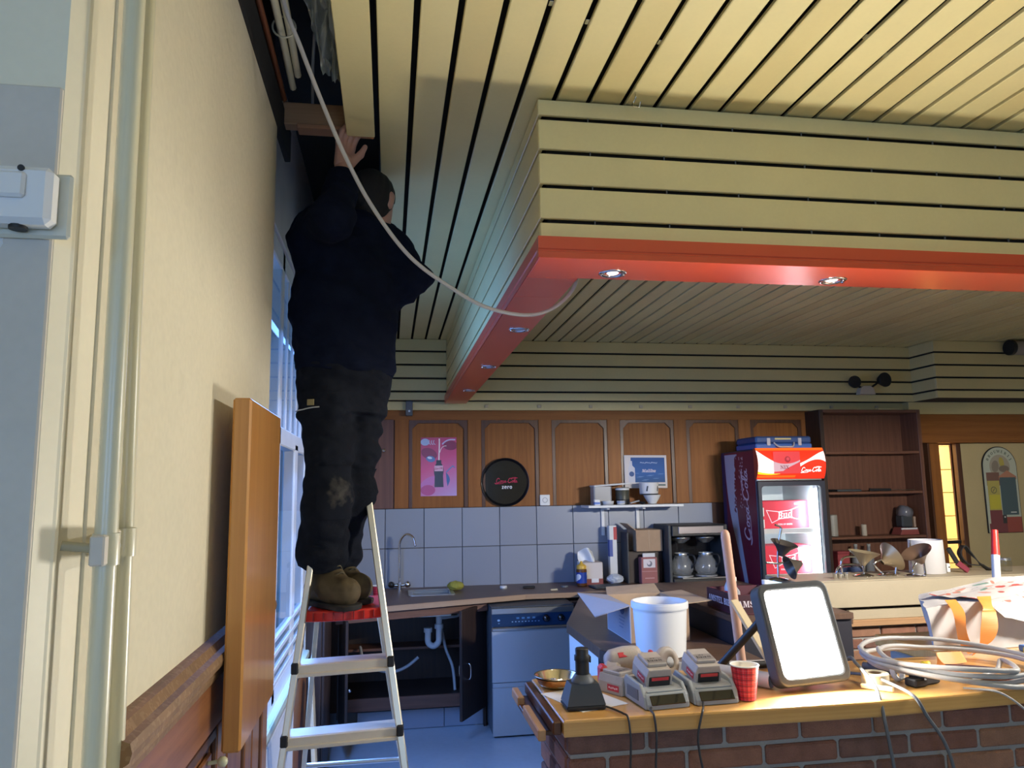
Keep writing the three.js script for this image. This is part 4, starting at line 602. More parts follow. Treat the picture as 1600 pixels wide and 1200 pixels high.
{ // dishwasher
  const t = T('dishwasher', 'stainless steel dishwasher with a blue control panel under the worktop', 'dishwasher');
  P(t, 'housing', bb(0.688, 1.255, 0.02, 0.834, -5.20, -5.78, 0.003), Mt.greyDark); P(t, 'top_plate', bb(0.684, 1.26, 0.834, 0.846, -5.185, -5.78, 0.003), Mt.charcoal); P(t, 'top_strip', bb(0.686, 1.257, 0.795, 0.834, -5.18, -5.20, 0.003), Mt.steel);
  const pn = cv(512, 96, (c, w, h) => { c.fillStyle = '#16304f'; c.fillRect(0, 0, w, h); c.fillStyle = '#7e9fc0'; c.beginPath(); c.arc(38, 46, 9, 0, 7); c.fill(); c.fillRect(34, 68, 10, 6); for (let i = 0; i < 9; i++) c.fillRect(120 + i * 21, 58, 9, 7); c.fillStyle = '#3f6a97'; for (let i = 0; i < 4; i++) c.fillRect(150 + i * 34, 26, 18, 14); });
  P(t, 'control_panel', bb(0.690, 1.253, 0.712, 0.795, -5.186, -5.20, 0.002), mat([0.02, 0.045, 0.1], 0.4)); P(t, 'panel_print', new THREE.PlaneGeometry(0.555, 0.078).translate(0.9715, 0.7535, -5.1853), new THREE.MeshPhysicalMaterial({ map: pn, roughness: 0.3 }));
  for (const x of [1.062, 1.166]) P(t, 'knob', at(lathe([[0, 0.02], [0.017, 0.019], [0.021, 0.002], [0.024, 0], [0, 0]], 24).rotateX(Math.PI / 2), x, 0.758, -5.185), Mt.blackGloss);
  P(t, 'door_lip', bb(0.685, 1.258, 0.684, 0.708, -5.172, -5.19, 0.006), Mt.steel); P(t, 'door', bb(0.686, 1.257, 0.352, 0.684, -5.18, -5.20, 0.004), Mt.steelB); P(t, 'lower_panel', bb(0.688, 1.255, 0.012, 0.320, -5.182, -5.20, 0.004), Mt.steelB); P(t, 'joint_strip', bb(0.690, 1.253, 0.320, 0.349, -5.187, -5.2, 0.002), Mt.steelB);
  for (const x of [0.73, 1.21]) P(t, 'foot', at(cyl(0.02, 0.02, 0.02), x, 0.0105, -5.25), Mt.black);
}
{ // low counter behind the bar
  const t = T('low_counter', 'low dark counter behind the bar carrying the white bucket', 'counter');
  P(t, 'counter_top', uvm(plan([[0.975, -3.50], [1.055, -3.20], [1.60, -3.14], [1.60, -5.36], [1.36, -5.36], [0.975, -4.2]], C - 0.05, C, 0.003), 'x'), Mt.walnut);
  P(t, 'front_edge', bar([1.05, C - 0.026, -3.193], [1.60, C - 0.026, -3.133], 0.055, 0.016, [-0.1, 0, 1]), mat([0.42, 0.39, 0.34], 0.5)); P(t, 'side_edge', bar([0.97, C - 0.025, -3.50], [1.048, C - 0.025, -3.2], 0.05, 0.014, [-1, 0, -0.3]), Mt.espresso);
  P(t, 'end_panel', bb(1.0, 1.018, 0, C - 0.052, -3.56, -4.25, 0.002), Mt.whiteGloss, 'white end panel'); P(t, 'hinge_bracket', bb(0.985, 1.03, C - 0.10, C - 0.05, -3.53, -3.60, 0.004), Mt.black); P(t, 'hinge_bracket', bb(0.985, 1.03, C - 0.09, C - 0.05, -3.34, -3.42, 0.004), Mt.black); P(t, 'back_panel', bb(1.018, 1.6, 0, C - 0.052, -4.2, -4.22, 0.002), Mt.espresso);
  P(t, 'dark_riser', bb(1.27, 1.60, 0, C - 0.052, -5.30, -5.36, 0.002), Mt.espresso);
  const k = T('bar_cooler', 'tall dark bar cabinet with a brown top behind the bucket', 'cabinet');
  P(k, 'carcass', bb(1.615, 2.2, 0, 0.995, -3.42, -4.70, 0.003), mat([0.028, 0.026, 0.035], 0.45)); P(k, 'top_board', bb(1.60, 2.2, 0.995, 1.025, -3.40, -4.72, 0.003, 'z'), Mt.walnut);
  const bk = T('white_bucket', 'white plastic bucket with a wide rim on the low counter', 'bucket', null, [1.207, C, -3.34]);
  P(bk, 'bucket', lathe([[0, 0.001], [0.104, 0.001], [0.109, 0.006], [0.119, 0.19], [0.119, 0.203], [0.126, 0.205], [0.126, 0.234], [0.123, 0.236], [0.117, 0.235], [0.115, 0.20], [0.105, 0.012], [0, 0.010]], 64), phys([0.76, 0.76, 0.76], 0.4));
  P(bk, 'rim_band', lathe([[0.1262, 0.208], [0.1275, 0.210], [0.1275, 0.228], [0.1262, 0.230]], 64), phys([0.78, 0.78, 0.78], 0.4)); 
  const cx = T('cardboard_box', 'open cardboard box with raised flaps beside the white bucket', 'cardboard box');
  const b = [1.15, 1.45, -3.60, -3.99], h = 0.175;
  const pr = cv(256, 160, (c, w, hh) => { c.fillStyle = '#8f8a93'; c.fillRect(0, 0, w, hh); c.fillStyle = '#4a5272'; c.beginPath(); c.arc(176, 22, 30, 0, Math.PI); c.fill(); c.fillStyle = '#6b6f86'; for (let i = 0; i < 4; i++) c.fillRect(140, 62 + i * 16, 70 - i * 8, 6); });
  P(cx, 'side', bb(b[0], b[0] + 0.006, C, C + h, b[2], b[3], 0.001), Mt.cardGrey); P(cx, 'side_print', new THREE.PlaneGeometry(0.37, 0.165).rotateY(-Math.PI / 2).translate(b[0] - 0.0006, C + h / 2, (b[2] + b[3]) / 2), new THREE.MeshPhysicalMaterial({ map: pr, roughness: 0.7 }));
  P(cx, 'side', bb(b[1] - 0.006, b[1], C, C + h, b[2], b[3], 0.001), Mt.cardboard); P(cx, 'side', bb(b[0] + 0.006, b[1] - 0.006, C, C + h, b[2], b[2] - 0.006, 0.001), Mt.cardboard); P(cx, 'side', bb(b[0] + 0.006, b[1] - 0.006, C, C + h, b[3] + 0.006, b[3], 0.001), Mt.cardIn); P(cx, 'bottom', bb(b[0] + 0.006, b[1] - 0.006, C, C + 0.006, b[2] - 0.006, b[3] + 0.006, 0.001), Mt.cardIn);
  const flap = (pts) => { const g = new THREE.BufferGeometry(); const [p, q, r, s] = pts.map(V), n = q.clone().sub(p).cross(s.clone().sub(p)).normalize().multiplyScalar(0.002), f = []; const A = [p, q, r, s].map((x) => x.clone().add(n)), D = [p, q, r, s].map((x) => x.clone().sub(n)); const qd = (a, b2, c2, d2) => f.push(a, b2, c2, a, c2, d2); qd(...A); qd(D[3], D[2], D[1], D[0]); for (let i = 0; i < 4; i++) { const j = (i + 1) % 4; qd(D[i], D[j], A[j], A[i]); } g.setFromPoints(f); g.computeVertexNormals(); return uvm(g); };
  P(cx, 'flap', flap([[b[0] + 0.003, C + h, b[2]], [b[0] + 0.003, C + h, b[3]], [0.985, C + h + 0.018, b[3] + 0.02], [0.985, C + h - 0.05, b[2] - 0.03]]), Mt.cardGrey, 'raised grey flap'); P(cx, 'flap', flap([[b[0], C + h, b[3] + 0.003], [b[1], C + h, b[3] + 0.003], [b[1] + 0.02, C + h + 0.03, b[3] - 0.15], [b[0] + 0.04, C + h + 0.02, b[3] - 0.15]]), Mt.cardIn); P(cx, 'flap', flap([[b[1] - 0.003, C + h, b[2]], [b[1] - 0.003, C + h, b[3]], [b[1] + 0.12, C + h + 0.01, b[3]], [b[1] + 0.12, C + h + 0.01, b[2]]]), Mt.cardIn);
  // beer caddy
  const lab = cv(256, 96, (c, w, hh) => { c.fillStyle = '#3a1420'; c.fillRect(0, 0, w, hh); c.fillStyle = '#d9cfd4'; c.font = 'bold 46px serif'; c.textAlign = 'center'; c.textBaseline = 'middle'; c.fillText('AMSTEL BIER', w / 2, hh / 2, 236); });
  const ac = T('beer_crate', 'low dark red crate reading AMSTEL BIER on the tall dark cabinet', 'crate'), cr = mat([0.085, 0.018, 0.03], 0.45);
  for (const a of [[1.625, 1.635, -3.46, -3.78], [1.90, 1.91, -3.46, -3.78]]) P(ac, 'crate_side', bb(a[0], a[1], 1.025, 1.12, a[2], a[3]), cr); for (const z of [-3.46, -3.77]) P(ac, 'crate_side', bb(1.635, 1.90, 1.025, 1.12, z, z - 0.01), cr);
  P(ac, 'crate_bottom', bb(1.635, 1.90, 1.025, 1.035, -3.47, -3.77), cr); P(ac, 'crate_label', new THREE.PlaneGeometry(0.28, 0.085).translate(1.7675, 1.075, -3.4594), new THREE.MeshPhysicalMaterial({ map: lab, roughness: 0.5 })); P(ac, 'crate_label', new THREE.PlaneGeometry(0.30, 0.085).rotateY(-Math.PI / 2).translate(1.6243, 1.075, -3.62), new THREE.MeshPhysicalMaterial({ map: lab, roughness: 0.5 }));
  for (const [i, x, z] of [[0, 1.68, -3.62], [1, 1.74, -3.70], [2, 1.83, -3.55]]) { const bt = T('glass_bottle', ['clear bottle with a red cap standing in the beer crate', 'clear short bottle at the back of the beer crate', 'clear short bottle at the right side of the beer crate'][i], 'bottle', null, [x, 1.0355, z]); const hh = i ? 0.12 : 0.185; P(bt, 'glass', lathe([[0, 0.001], [0.026, 0.001], [0.028, 0.006], [0.028, hh * 0.55], [0.012, hh * 0.75], [0.011, hh], [0, hh]], 24), phys([0.5, 0.5, 0.52], 0.15)); P(bt, 'cap', at(cyl(0.0135, 0.0135, 0.02), 0, hh + 0.008, 0), i ? Mt.white : Mt.plasticRed); P(bt, 'label', lathe([[0.0286, 0.02], [0.0286, hh * 0.45]], 24), i ? Mt.paper : Mt.plasticRed); }
}
// ---------- things against the tiles ----------
{
  const wsf = T('wall_shelf', 'white wall shelf on two brackets above the tiles', 'shelf'); P(wsf, 'shelf_board', bb(1.53, 2.312, 1.475, 1.495, -5.74, -5.98, 0.003, 'x'), Mt.white);
  for (const x of [1.708, 2.002]) { P(wsf, 'bracket', merge([bb(x - 0.013, x + 0.013, 1.25, 1.475, -5.962, -5.978), bb(x - 0.013, x + 0.013, 1.459, 1.475, -5.80, -5.978)]), Mt.white); }
  const Y0 = 1.4955;
  const ct = T('plastic_container', 'clear plastic container of brown food under a lifted white lid', 'container'); 
  { const q = rrect(0.15, 0.11, 0.015); q.holes.push(new THREE.Path(rrect(0.144, 0.104, 0.013).getPoints(6))); P(ct, 'tub', ext(q, 0.145, 0, 6).rotateX(-Math.PI / 2).translate(1.665, Y0, -5.85), Mt.hazy); P(ct, 'lid', at(cb(0.30, 0.012, 0.14, 0.004), 1.74, Y0 + 0.158, -5.85, 0, 0, 0.06), Mt.white); }
  const fd = T('food_block', 'brown bread slices inside the clear container', 'food'); for (let i = 0; i < 4; i++) P(fd, 'slice', at(cb(0.024, 0.085, 0.08, 0.008), 1.625 + i * 0.027, Y0 + 0.045, -5.85, 0, 0, 0.05), tex(mottled([0.40, 0.24, 0.11], 0.2, 601, 0.1, 7), 0.9));
  const bp = T('milk_pack', 'tiny blue and white carton at the left end of the wall shelf', 'carton', null, [1.605, Y0, -5.765]); P(bp, 'carton', bb(-0.022, 0.022, 0.0, 0.045, -0.018, 0.018, 0.002), Mt.white); P(bp, 'blue_band', bb(-0.0225, 0.0225, 0.006, 0.026, -0.0185, 0.0185, 0.001), mat([0.1, 0.2, 0.55], 0.5));
  const tb = T('white_tub', 'low white tub in front of the bread container', 'tub', null, [1.70, Y0, -5.775]); P(tb, 'tub', lathe([[0, 0.001], [0.04, 0.001], [0.046, 0.03], [0.044, 0.032], [0, 0.034]], 30), Mt.ceramic);
  const pt = T('olive_canister', 'dark olive canister with a pale lid on the wall shelf', 'canister', null, [1.845, Y0, -5.86]); P(pt, 'body', lathe([[0, 0.001], [0.052, 0.001], [0.055, 0.005], [0.055, 0.135], [0, 0.135]], 36), mat([0.07, 0.07, 0.05], 0.4)); P(pt, 'lid', lathe([[0, 0.137], [0.05, 0.136], [0.057, 0.128], [0.057, 0.116], [0.055, 0.115]], 36), Mt.ceramic); P(pt, 'foot_band', lathe([[0.0552, 0.004], [0.056, 0.005], [0.056, 0.04], [0.0552, 0.042]], 36), Mt.black);
  const cd = T('coffee_cup', 'small white cup with blue rim in front of the olive canister', 'cup', null, [1.805, Y0, -5.775]); P(cd, 'cup', lathe([[0, 0.001], [0.03, 0.001], [0.034, 0.028], [0.036, 0.03], [0.034, 0.031], [0.03, 0.01], [0, 0.008]], 30), Mt.ceramic); P(cd, 'band', lathe([[0.0338, 0.019], [0.0346, 0.025]], 30), mat([0.2, 0.3, 0.6], 0.4));
  const sp = T('grey_scoop', 'dark grey scoop lying between canister and bowls', 'scoop'); P(sp, 'handle', bar([1.88, Y0 + 0.012, -5.78], [1.96, Y0 + 0.03, -5.79], 0.02, 0.01, [0, 1, 0]), Mt.grey); P(sp, 'bowl', at(lathe([[0, 0], [0.02, 0.006], [0.026, 0.022], [0.023, 0.022], [0.018, 0.01], [0, 0.005]], 20), 1.985, Y0, -5.79), Mt.black);
  const b1 = T('ceramic_bowl', 'white ceramic bowl standing on the wall shelf under the pot', 'bowl', null, [2.09, Y0, -5.85]); P(b1, 'bowl', lathe([[0, 0.001], [0.032, 0.001], [0.034, 0.008], [0.06, 0.05], [0.07, 0.072], [0.067, 0.073], [0.056, 0.052], [0.03, 0.012], [0, 0.01]], 44), Mt.ceramic);
  const b2 = T('ceramic_pot', 'white pot with dark leaf marks stacked on the ceramic bowl', 'pot', null, [2.065, Y0 + 0.0735, -5.85]); P(b2, 'pot', lathe([[0, 0.0], [0.068, 0.0], [0.074, 0.004], [0.078, 0.092], [0.080, 0.096], [0.076, 0.097], [0.07, 0.01], [0, 0.008]], 44), Mt.ceramic); P(b2, 'dark_ring', lathe([[0.0685, 0.0], [0.0745, 0.003], [0.0748, 0.010]], 44), Mt.charcoal);
  for (const [a, s] of [[-0.5, 1], [0.75, 1]]) P(b2, 'leaf_mark', at(cb(0.012, 0.042, 0.002, 0.0008), 0.0765 * Math.sin(a), 0.05, 0.0765 * Math.cos(a), 0, a, -0.2 * s), Mt.charcoal);
}
{ // prints on the panelling
  const poster = cv(300, 500, (c, w, h) => {
    const g = c.createLinearGradient(0, 0, w, h); g.addColorStop(0, '#b03560'); g.addColorStop(0.45, '#d0447f'); g.addColorStop(1, '#bda0d6'); c.fillStyle = g; c.fillRect(0, 0, w, h);
    c.fillStyle = '#8b2450'; c.beginPath(); c.ellipse(70, 140, 70, 46, 0.4, 0, 7); c.fill(); c.beginPath(); c.ellipse(250, 70, 60, 40, 0, 0, 7); c.fill(); c.fillStyle = 'rgba(190,110,190,.7)'; c.beginPath(); c.ellipse(70, 380, 80, 36, -0.5, 0, 7); c.fill(); c.fillStyle = '#b5367c'; c.beginPath(); c.ellipse(60, 450, 60, 44, 0, 0, 7); c.fill();
    c.fillStyle = '#a7b8e6'; c.beginPath(); c.ellipse(36, 40, 38, 30, 0, 0, 7); c.fill(); c.strokeStyle = '#c9c2ec'; c.lineWidth = 12; c.beginPath(); c.moveTo(180, 60); c.bezierCurveTo(220, 10, 260, 20, 290, 20); c.stroke(); c.lineWidth = 6; for (const x of [90, 110, 128]) { c.beginPath(); c.arc(x, 40, 22, 1.8, 3.9); c.stroke(); }
    c.strokeStyle = '#f3e8ef'; c.lineWidth = 10; c.beginPath(); c.moveTo(155, 10); c.bezierCurveTo(158, 100, 150, 150, 152, 200); c.stroke(); c.lineWidth = 5; c.beginPath(); c.moveTo(160, 130); c.bezierCurveTo(170, 80, 195, 70, 215, 74); c.stroke();
    c.fillStyle = '#5c79b8'; c.beginPath(); c.ellipse(82, 185, 38, 26, 0.2, 0, 7); c.fill(); c.fillStyle = '#dce6f8'; c.beginPath(); c.ellipse(75, 175, 20, 10, 0.2, 0, 7); c.fill();
    c.fillStyle = '#2a1626'; c.beginPath(); c.moveTo(130, 195); c.lineTo(172, 195); c.lineTo(172, 225); c.bezierCurveTo(200, 260, 190, 300, 186, 330); c.lineTo(190, 425); c.lineTo(114, 425); c.lineTo(116, 330); c.bezierCurveTo(108, 300, 104, 260, 130, 225); c.closePath(); c.fill(); c.fillStyle = '#d9a9c4'; c.fillRect(114, 242, 72, 48);
    c.fillStyle = '#a32a52'; c.save(); c.translate(150, 266); scriptLogo(c, '#a32a52', 0.15); c.restore();
    c.fillStyle = '#3c5e9c'; c.beginPath(); c.moveTo(210, 300); c.bezierCurveTo(240, 330, 250, 360, 238, 385); c.lineTo(224, 420); c.lineTo(216, 380); c.closePath(); c.fill(); c.strokeStyle = '#5d7bb6'; c.lineWidth = 9; c.beginPath(); c.moveTo(212, 300); c.bezierCurveTo(240, 270, 250, 262, 268, 246); c.lineTo(284, 262); c.stroke();
  });
  const t = T('pink_poster', 'pink poster with a dark soda bottle and splashes on the panelling', 'poster'); P(t, 'backing', bb(0.243, 0.526, 1.587, 2.048, -5.987, -5.990, 0.0005), Mt.paper); P(t, 'print', new THREE.PlaneGeometry(0.283, 0.461).translate(0.3845, 1.8175, -5.9865), phys([1, 1, 1], 0.22, { map: poster }));
  const logo = cv(512, 512, (c, w, h) => { c.fillStyle = '#07070a'; c.fillRect(0, 0, w, h); c.fillStyle = '#b8264a'; c.textAlign = 'center'; c.textBaseline = 'middle'; c.save(); c.translate(272, 240); scriptLogo(c, '#c02a50', 0.62); c.restore(); c.fillStyle = '#e9e9ec'; c.font = 'bold 62px sans-serif'; c.fillText('zero', 278, 312); });
  const tr = T('serving_tray', 'round black tray reading Coca-Cola zero hung on the panelling', 'tray', null, [0.914, 1.687, -5.985]);
  P(tr, 'rim', lathe([[0.165, 0.002], [0.176, 0.004], [0.188, 0.026], [0.1915, 0.028], [0.193, 0.026], [0.182, 0.001], [0.165, 0]], 64).rotateX(Math.PI / 2), Mt.blackGloss); P(tr, 'tray_face', new THREE.CircleGeometry(0.172, 64).translate(0, 0, 0.0032), phys([1, 1, 1], 0.16, { map: logo, clearcoat: 0.5 }));
  const sk = T('power_socket', 'white wall socket above the tiles right of the round tray', 'socket', null, [1.232, 1.54, -5.972]); P(sk, 'plate', cb(0.082, 0.086, 0.012, 0.004).translate(0, 0, 0.006), Mt.white); P(sk, 'insert', lathe([[0.0, 0.002], [0.016, 0.002], [0.019, 0.006], [0.021, 0.006], [0.021, 0.0]], 28).rotateX(Math.PI / 2).translate(0.0, 0, 0.0085), Mt.grey);
  const bluep = cv(512, 384, (c, w, h) => { c.fillStyle = '#d5cfcf'; c.fillRect(0, 0, w, h); const g = c.createLinearGradient(0, 26, 0, 318); g.addColorStop(0, '#1f4f8f'); g.addColorStop(0.65, '#2b5fa4'); g.addColorStop(1, '#2a5588'); c.fillStyle = g; c.fillRect(76, 26, 412, 292); c.fillStyle = '#6f93c6'; for (let i = 0; i < 14; i++) c.fillRect(110 + (i * 61) % 320, 210 + (i * 37) % 90, 60, 3); c.fillStyle = '#c9d4e6'; c.font = 'italic 34px serif'; c.textAlign = 'center'; c.strokeStyle = '#b9c8e2'; c.lineWidth = 5; for (let i = 0; i < 9; i++) { c.beginPath(); c.moveTo(190 + i * 23, 92); c.bezierCurveTo(196 + i * 23, 60 + (i % 3) * 14, 206 + i * 23, 106, 212 + i * 23, 80); c.stroke(); } c.fillStyle = '#e6d8dd'; c.font = 'italic bold 50px serif'; c.fillText('Malibu', 290, 200, 170); c.fillStyle = '#c9cbd8'; c.beginPath(); c.moveTo(62, 66); c.lineTo(92, 66); c.lineTo(94, 120); c.lineTo(124, 150); c.lineTo(124, 318); c.lineTo(44, 318); c.lineTo(44, 150); c.lineTo(60, 120); c.fill(); c.fillStyle = '#3d5a8f'; c.beginPath(); c.arc(84, 220, 30, 0, 7); c.fill(); c.fillStyle = '#4c6a70'; c.fillRect(380, 340, 110, 18); });
  const bp = T('blue_placard', 'white framed blue placard with a bottle above the wall shelf', 'placard'); P(bp, 'board', at(cb(0.365, 0.27, 0.008, 0.002), 2.085, 1.757, -5.966, -0.03, 0, -0.01), Mt.ceramic); P(bp, 'print', at(new THREE.PlaneGeometry(0.362, 0.267).translate(0, 0, 0.0046), 2.085, 1.757, -5.966, -0.03, 0, -0.01), new THREE.MeshPhysicalMaterial({ map: bluep, roughness: 0.65 }));
  const mb = T('metal_bracket', 'small dark metal bracket under the soffit left of the red ring', 'bracket'); P(mb, 'plate', bb(0.122, 0.176, 2.215, 2.33, -5.90, -5.972, 0.004), Mt.greyDark); P(mb, 'screw', at(cyl(0.008, 0.008, 0.006).rotateX(Math.PI / 2), 0.149, 2.25, -5.898), Mt.steelB);
  const em = T('emergency_light', 'twin-head emergency light with two black discs on the soffit', 'emergency light'); P(em, 'box', ext([[-0.075, 0], [0.075, 0], [0.06, 0.055], [0.03, 0.075], [-0.03, 0.075], [-0.06, 0.055]], 0.06, 0.005).translate(4.02, 2.385, -5.83), mat([0.55, 0.48, 0.38], 0.5));
  for (const [x, y, r, s] of [[3.895, 2.487, 0.052, -1], [4.165, 2.508, 0.062, 1]]) { P(em, 'lamp_head', at(lathe([[0, 0], [r * 0.6, 0.0], [r, 0.05], [r, 0.062], [r * 0.9, 0.064], [0, 0.06]], 32).rotateX(Math.PI / 2), x, y, -5.80, 0, s * 0.12, 0), Mt.black); P(em, 'arm', rod([4.02 + s * 0.04, 2.44, -5.79], [x, y, -5.79], 0.009), Mt.black); }
  const pj = T('ceiling_tube', 'dark ended grey tube on the soffit at the right edge', 'tube'); P(pj, 'tube', at(cyl(0.06, 0.06, 0.4, 28), 5.34, 2.745, -5.45, 0, 0, Math.PI / 2), mat([0.35, 0.3, 0.24], 0.5)); P(pj, 'end_cap', at(cyl(0.064, 0.064, 0.03, 28), 5.145, 2.745, -5.45, 0, 0, Math.PI / 2), Mt.black); P(pj, 'mount', bb(5.32, 5.36, 2.70, 2.81, -5.44, -5.535, 0.003), Mt.black);
}
{ // on the worktop at the right
  const hb = T('honey_bottle', 'brown squeeze bottle with blue label and yellow cap', 'bottle', null, [1.45, C, -5.70]); P(hb, 'body', lathe([[0, 0.001], [0.036, 0.001], [0.04, 0.008], [0.04, 0.12], [0.034, 0.138], [0, 0.14]], 32), phys([0.12, 0.045, 0.015], 0.25)); P(hb, 'cap', lathe([[0.037, 0.128], [0.038, 0.15], [0.03, 0.158], [0.014, 0.166], [0.006, 0.186], [0, 0.186]], 28), mat([0.72, 0.44, 0.06], 0.4));
  const hl = cv(256, 128, (c, w, h) => { c.fillStyle = '#1c3f9c'; c.fillRect(0, 0, w, h); c.fillStyle = '#e3e6ee'; c.beginPath(); c.ellipse(150, 56, 26, 38, 0.3, 0, 7); c.fill(); c.beginPath(); c.ellipse(120, 90, 30, 18, 0, 0, 7); c.fill(); c.fillStyle = '#c77a33'; c.fillRect(60, 90, 46, 22); }); P(hb, 'label', lathe([[0.0405, 0.025], [0.0405, 0.105]], 40).rotateY(1.6), new THREE.MeshPhysicalMaterial({ map: hl, roughness: 0.4, side: THREE.DoubleSide }));
  const tb = T('tissue_box', 'white and red tissue box with a tissue sticking out', 'tissue box', null, [1.545, C, -5.80]); P(tb, 'box', cb(0.16, 0.15, 0.16, 0.004).translate(0, 0.095, 0), mat([0.70, 0.62, 0.56], 0.7)); P(tb, 'red_base', cb(0.162, 0.05, 0.162, 0.003).translate(0, 0.026, 0), mat([0.24, 0.05, 0.045], 0.6)); P(tb, 'front_stripes', bb(-0.012, 0.045, 0.02, 0.05, 0.0805, 0.083, 0.0005), Mt.paper); P(tb, 'bluish_side', bb(-0.083, -0.08, 0.05, 0.17, -0.078, 0.078, 0.001), Mt.white);
  { const g = new THREE.PlaneGeometry(0.12, 0.10, 20, 16), p = g.attributes.position; for (let i = 0; i < p.count; i++) { const x = p.getX(i), y = p.getY(i); p.setXYZ(i, x * (1.1 - 3 * Math.abs(y - 0.0)) - 0.03, 0.21 + y + 0.02 * Math.cos(x * 40), 0.03 * Math.sin(x * 50 + y * 30)); } g.computeVertexNormals(); P(tb, 'tissue', g, mat([0.78, 0.80, 0.82], 0.9, { side: THREE.DoubleSide })); }
  const pm = T('dark_mat', 'dark folded bag lying flat on the worktop corner', 'mat', null, [1.62, C, -5.58]); P(pm, 'mat', at(cb(0.26, 0.016, 0.16, 0.006).translate(0, 0.0085, 0), 0, 0, 0, 0, 0.1, 0), Mt.charcoal);
  const fr = T('foil_roll', 'tall white foil roll carton with red and blue print against tiles', 'roll', null, [1.748, C, -5.86]); P(fr, 'carton', cb(0.062, 0.44, 0.055, 0.004).translate(0, 0.221, 0), Mt.ceramic); P(fr, 'red_print', bb(0.004, 0.0318, 0.33, 0.43, -0.02, 0.0282, 0.001), mat([0.5, 0.04, 0.05], 0.5)); P(fr, 'blue_print', bb(-0.0315, -0.004, 0.20, 0.33, -0.02, 0.0282, 0.001), mat([0.06, 0.1, 0.35], 0.5));
  const pb = T('plastic_bag', 'small crumpled clear plastic bag at the foot of the foil roll', 'bag', null, [1.735, C, -5.77]); { const g = new THREE.IcosahedronGeometry(0.06, 4), p = g.attributes.position; for (let i = 0; i < p.count; i++) { const n = 1 + 0.5 * (fbm(p.getX(i) * 50 + 60, p.getY(i) * 50 + p.getZ(i) * 35 + 60, 400, 400, 521, 3) - 0.5); p.setXYZ(i, p.getX(i) * n * 1.1, 0.036 + p.getY(i) * 0.62 * n, p.getZ(i) * n * 0.8); } g.computeVertexNormals(); P(pb, 'bag', g, phys([0.5, 0.55, 0.62], 0.25)); }
  const bx = T('brown_carton', 'brown carton standing on a dark box behind the coffee bag', 'carton'); P(bx, 'carton', bb(1.90, 2.115, 1.135, 1.30, -5.72, -5.95, 0.003), Mt.cardboard); P(bx, 'tape', bb(2.0, 2.012, 1.136, 1.301, -5.7195, -5.95, 0.0005), Mt.walnutEdge); for (const [a, b] of [[1.855, 1.905]]) P(bx, 'flap', at(cb(0.006, 0.11, 0.2, 0.001), (a + b) / 2, 1.315, -5.83, 0, 0, a < 2 ? 0.9 : -1.0), Mt.cardIn);
  const db = T('dark_box', 'dark upright box standing under the brown carton', 'box'); P(db, 'box', bb(1.845, 2.12, C, 1.135, -5.76, -5.95, 0.003), Mt.espresso); P(db, 'side_sheet', bb(1.832, 1.844, C, 1.28, -5.74, -5.9, 0.002), Mt.charcoal);
  const cl = cv(128, 192, (c, w, h) => { c.fillStyle = '#9a5a58'; c.fillRect(0, 0, w, h); c.fillStyle = '#d8d0d2'; c.fillRect(14, 8, 100, 66); c.fillStyle = '#70707e'; c.beginPath(); c.arc(66, 44, 22, 0, 7); c.fill(); c.fillStyle = '#d7cdd2'; c.beginPath(); c.arc(60, 38, 14, 0, 7); c.fill(); c.fillStyle = '#c79a98'; c.fillRect(0, 100, w, 3); c.fillRect(24, 150, 80, 6); });
  const cf = T('coffee_pack', 'small red and white coffee pack in front of the dark box', 'pack', null, [1.98, C, -5.70]); P(cf, 'pack', cb(0.13, 0.20, 0.07, 0.006).translate(0, 0.1015, 0), mat([0.36, 0.13, 0.13], 0.5)); P(cf, 'print', new THREE.PlaneGeometry(0.122, 0.19).translate(0, 0.102, 0.0356), new THREE.MeshPhysicalMaterial({ map: cl, roughness: 0.5 })); P(cf, 'fold', at(cb(0.1, 0.03, 0.012, 0.003), 0.01, 0.215, 0), Mt.ceramic);
  const cm = T('coffee_machine', 'black coffee machine with two glass jugs beside the fridge', 'coffee machine');
  P(cm, 'back_panel', bb(2.14, 2.60, C, 1.31, -5.90, -5.95, 0.004), Mt.blackGloss); P(cm, 'side_panel', bb(2.125, 2.15, C, 1.335, -5.62, -5.95, 0.004), Mt.charcoal); P(cm, 'side_panel', bb(2.585, 2.61, C, 1.335, -5.62, -5.95, 0.004), Mt.charcoal); P(cm, 'hood', bb(2.15, 2.585, 1.25, 1.335, -5.60, -5.95, 0.006), Mt.black); P(cm, 'hood_plate', bb(2.20, 2.57, 1.27, 1.325, -5.592, -5.60, 0.003), mat([0.34, 0.30, 0.30], 0.3, { metalness: 0.6 })); P(cm, 'drip_base', bb(2.15, 2.585, C + 0.001, 0.935, -5.60, -5.95, 0.005), Mt.black); P(cm, 'base_rail', bb(2.22, 2.57, 0.93, 0.94, -5.592, -5.60, 0.002), Mt.steel); P(cm, 'hot_plate', at(cyl(0.085, 0.085, 0.008, 32), 2.265, 0.941, -5.72), Mt.steelB); P(cm, 'hot_plate', at(cyl(0.085, 0.085, 0.008, 32), 2.465, 0.941, -5.72), Mt.steelB);
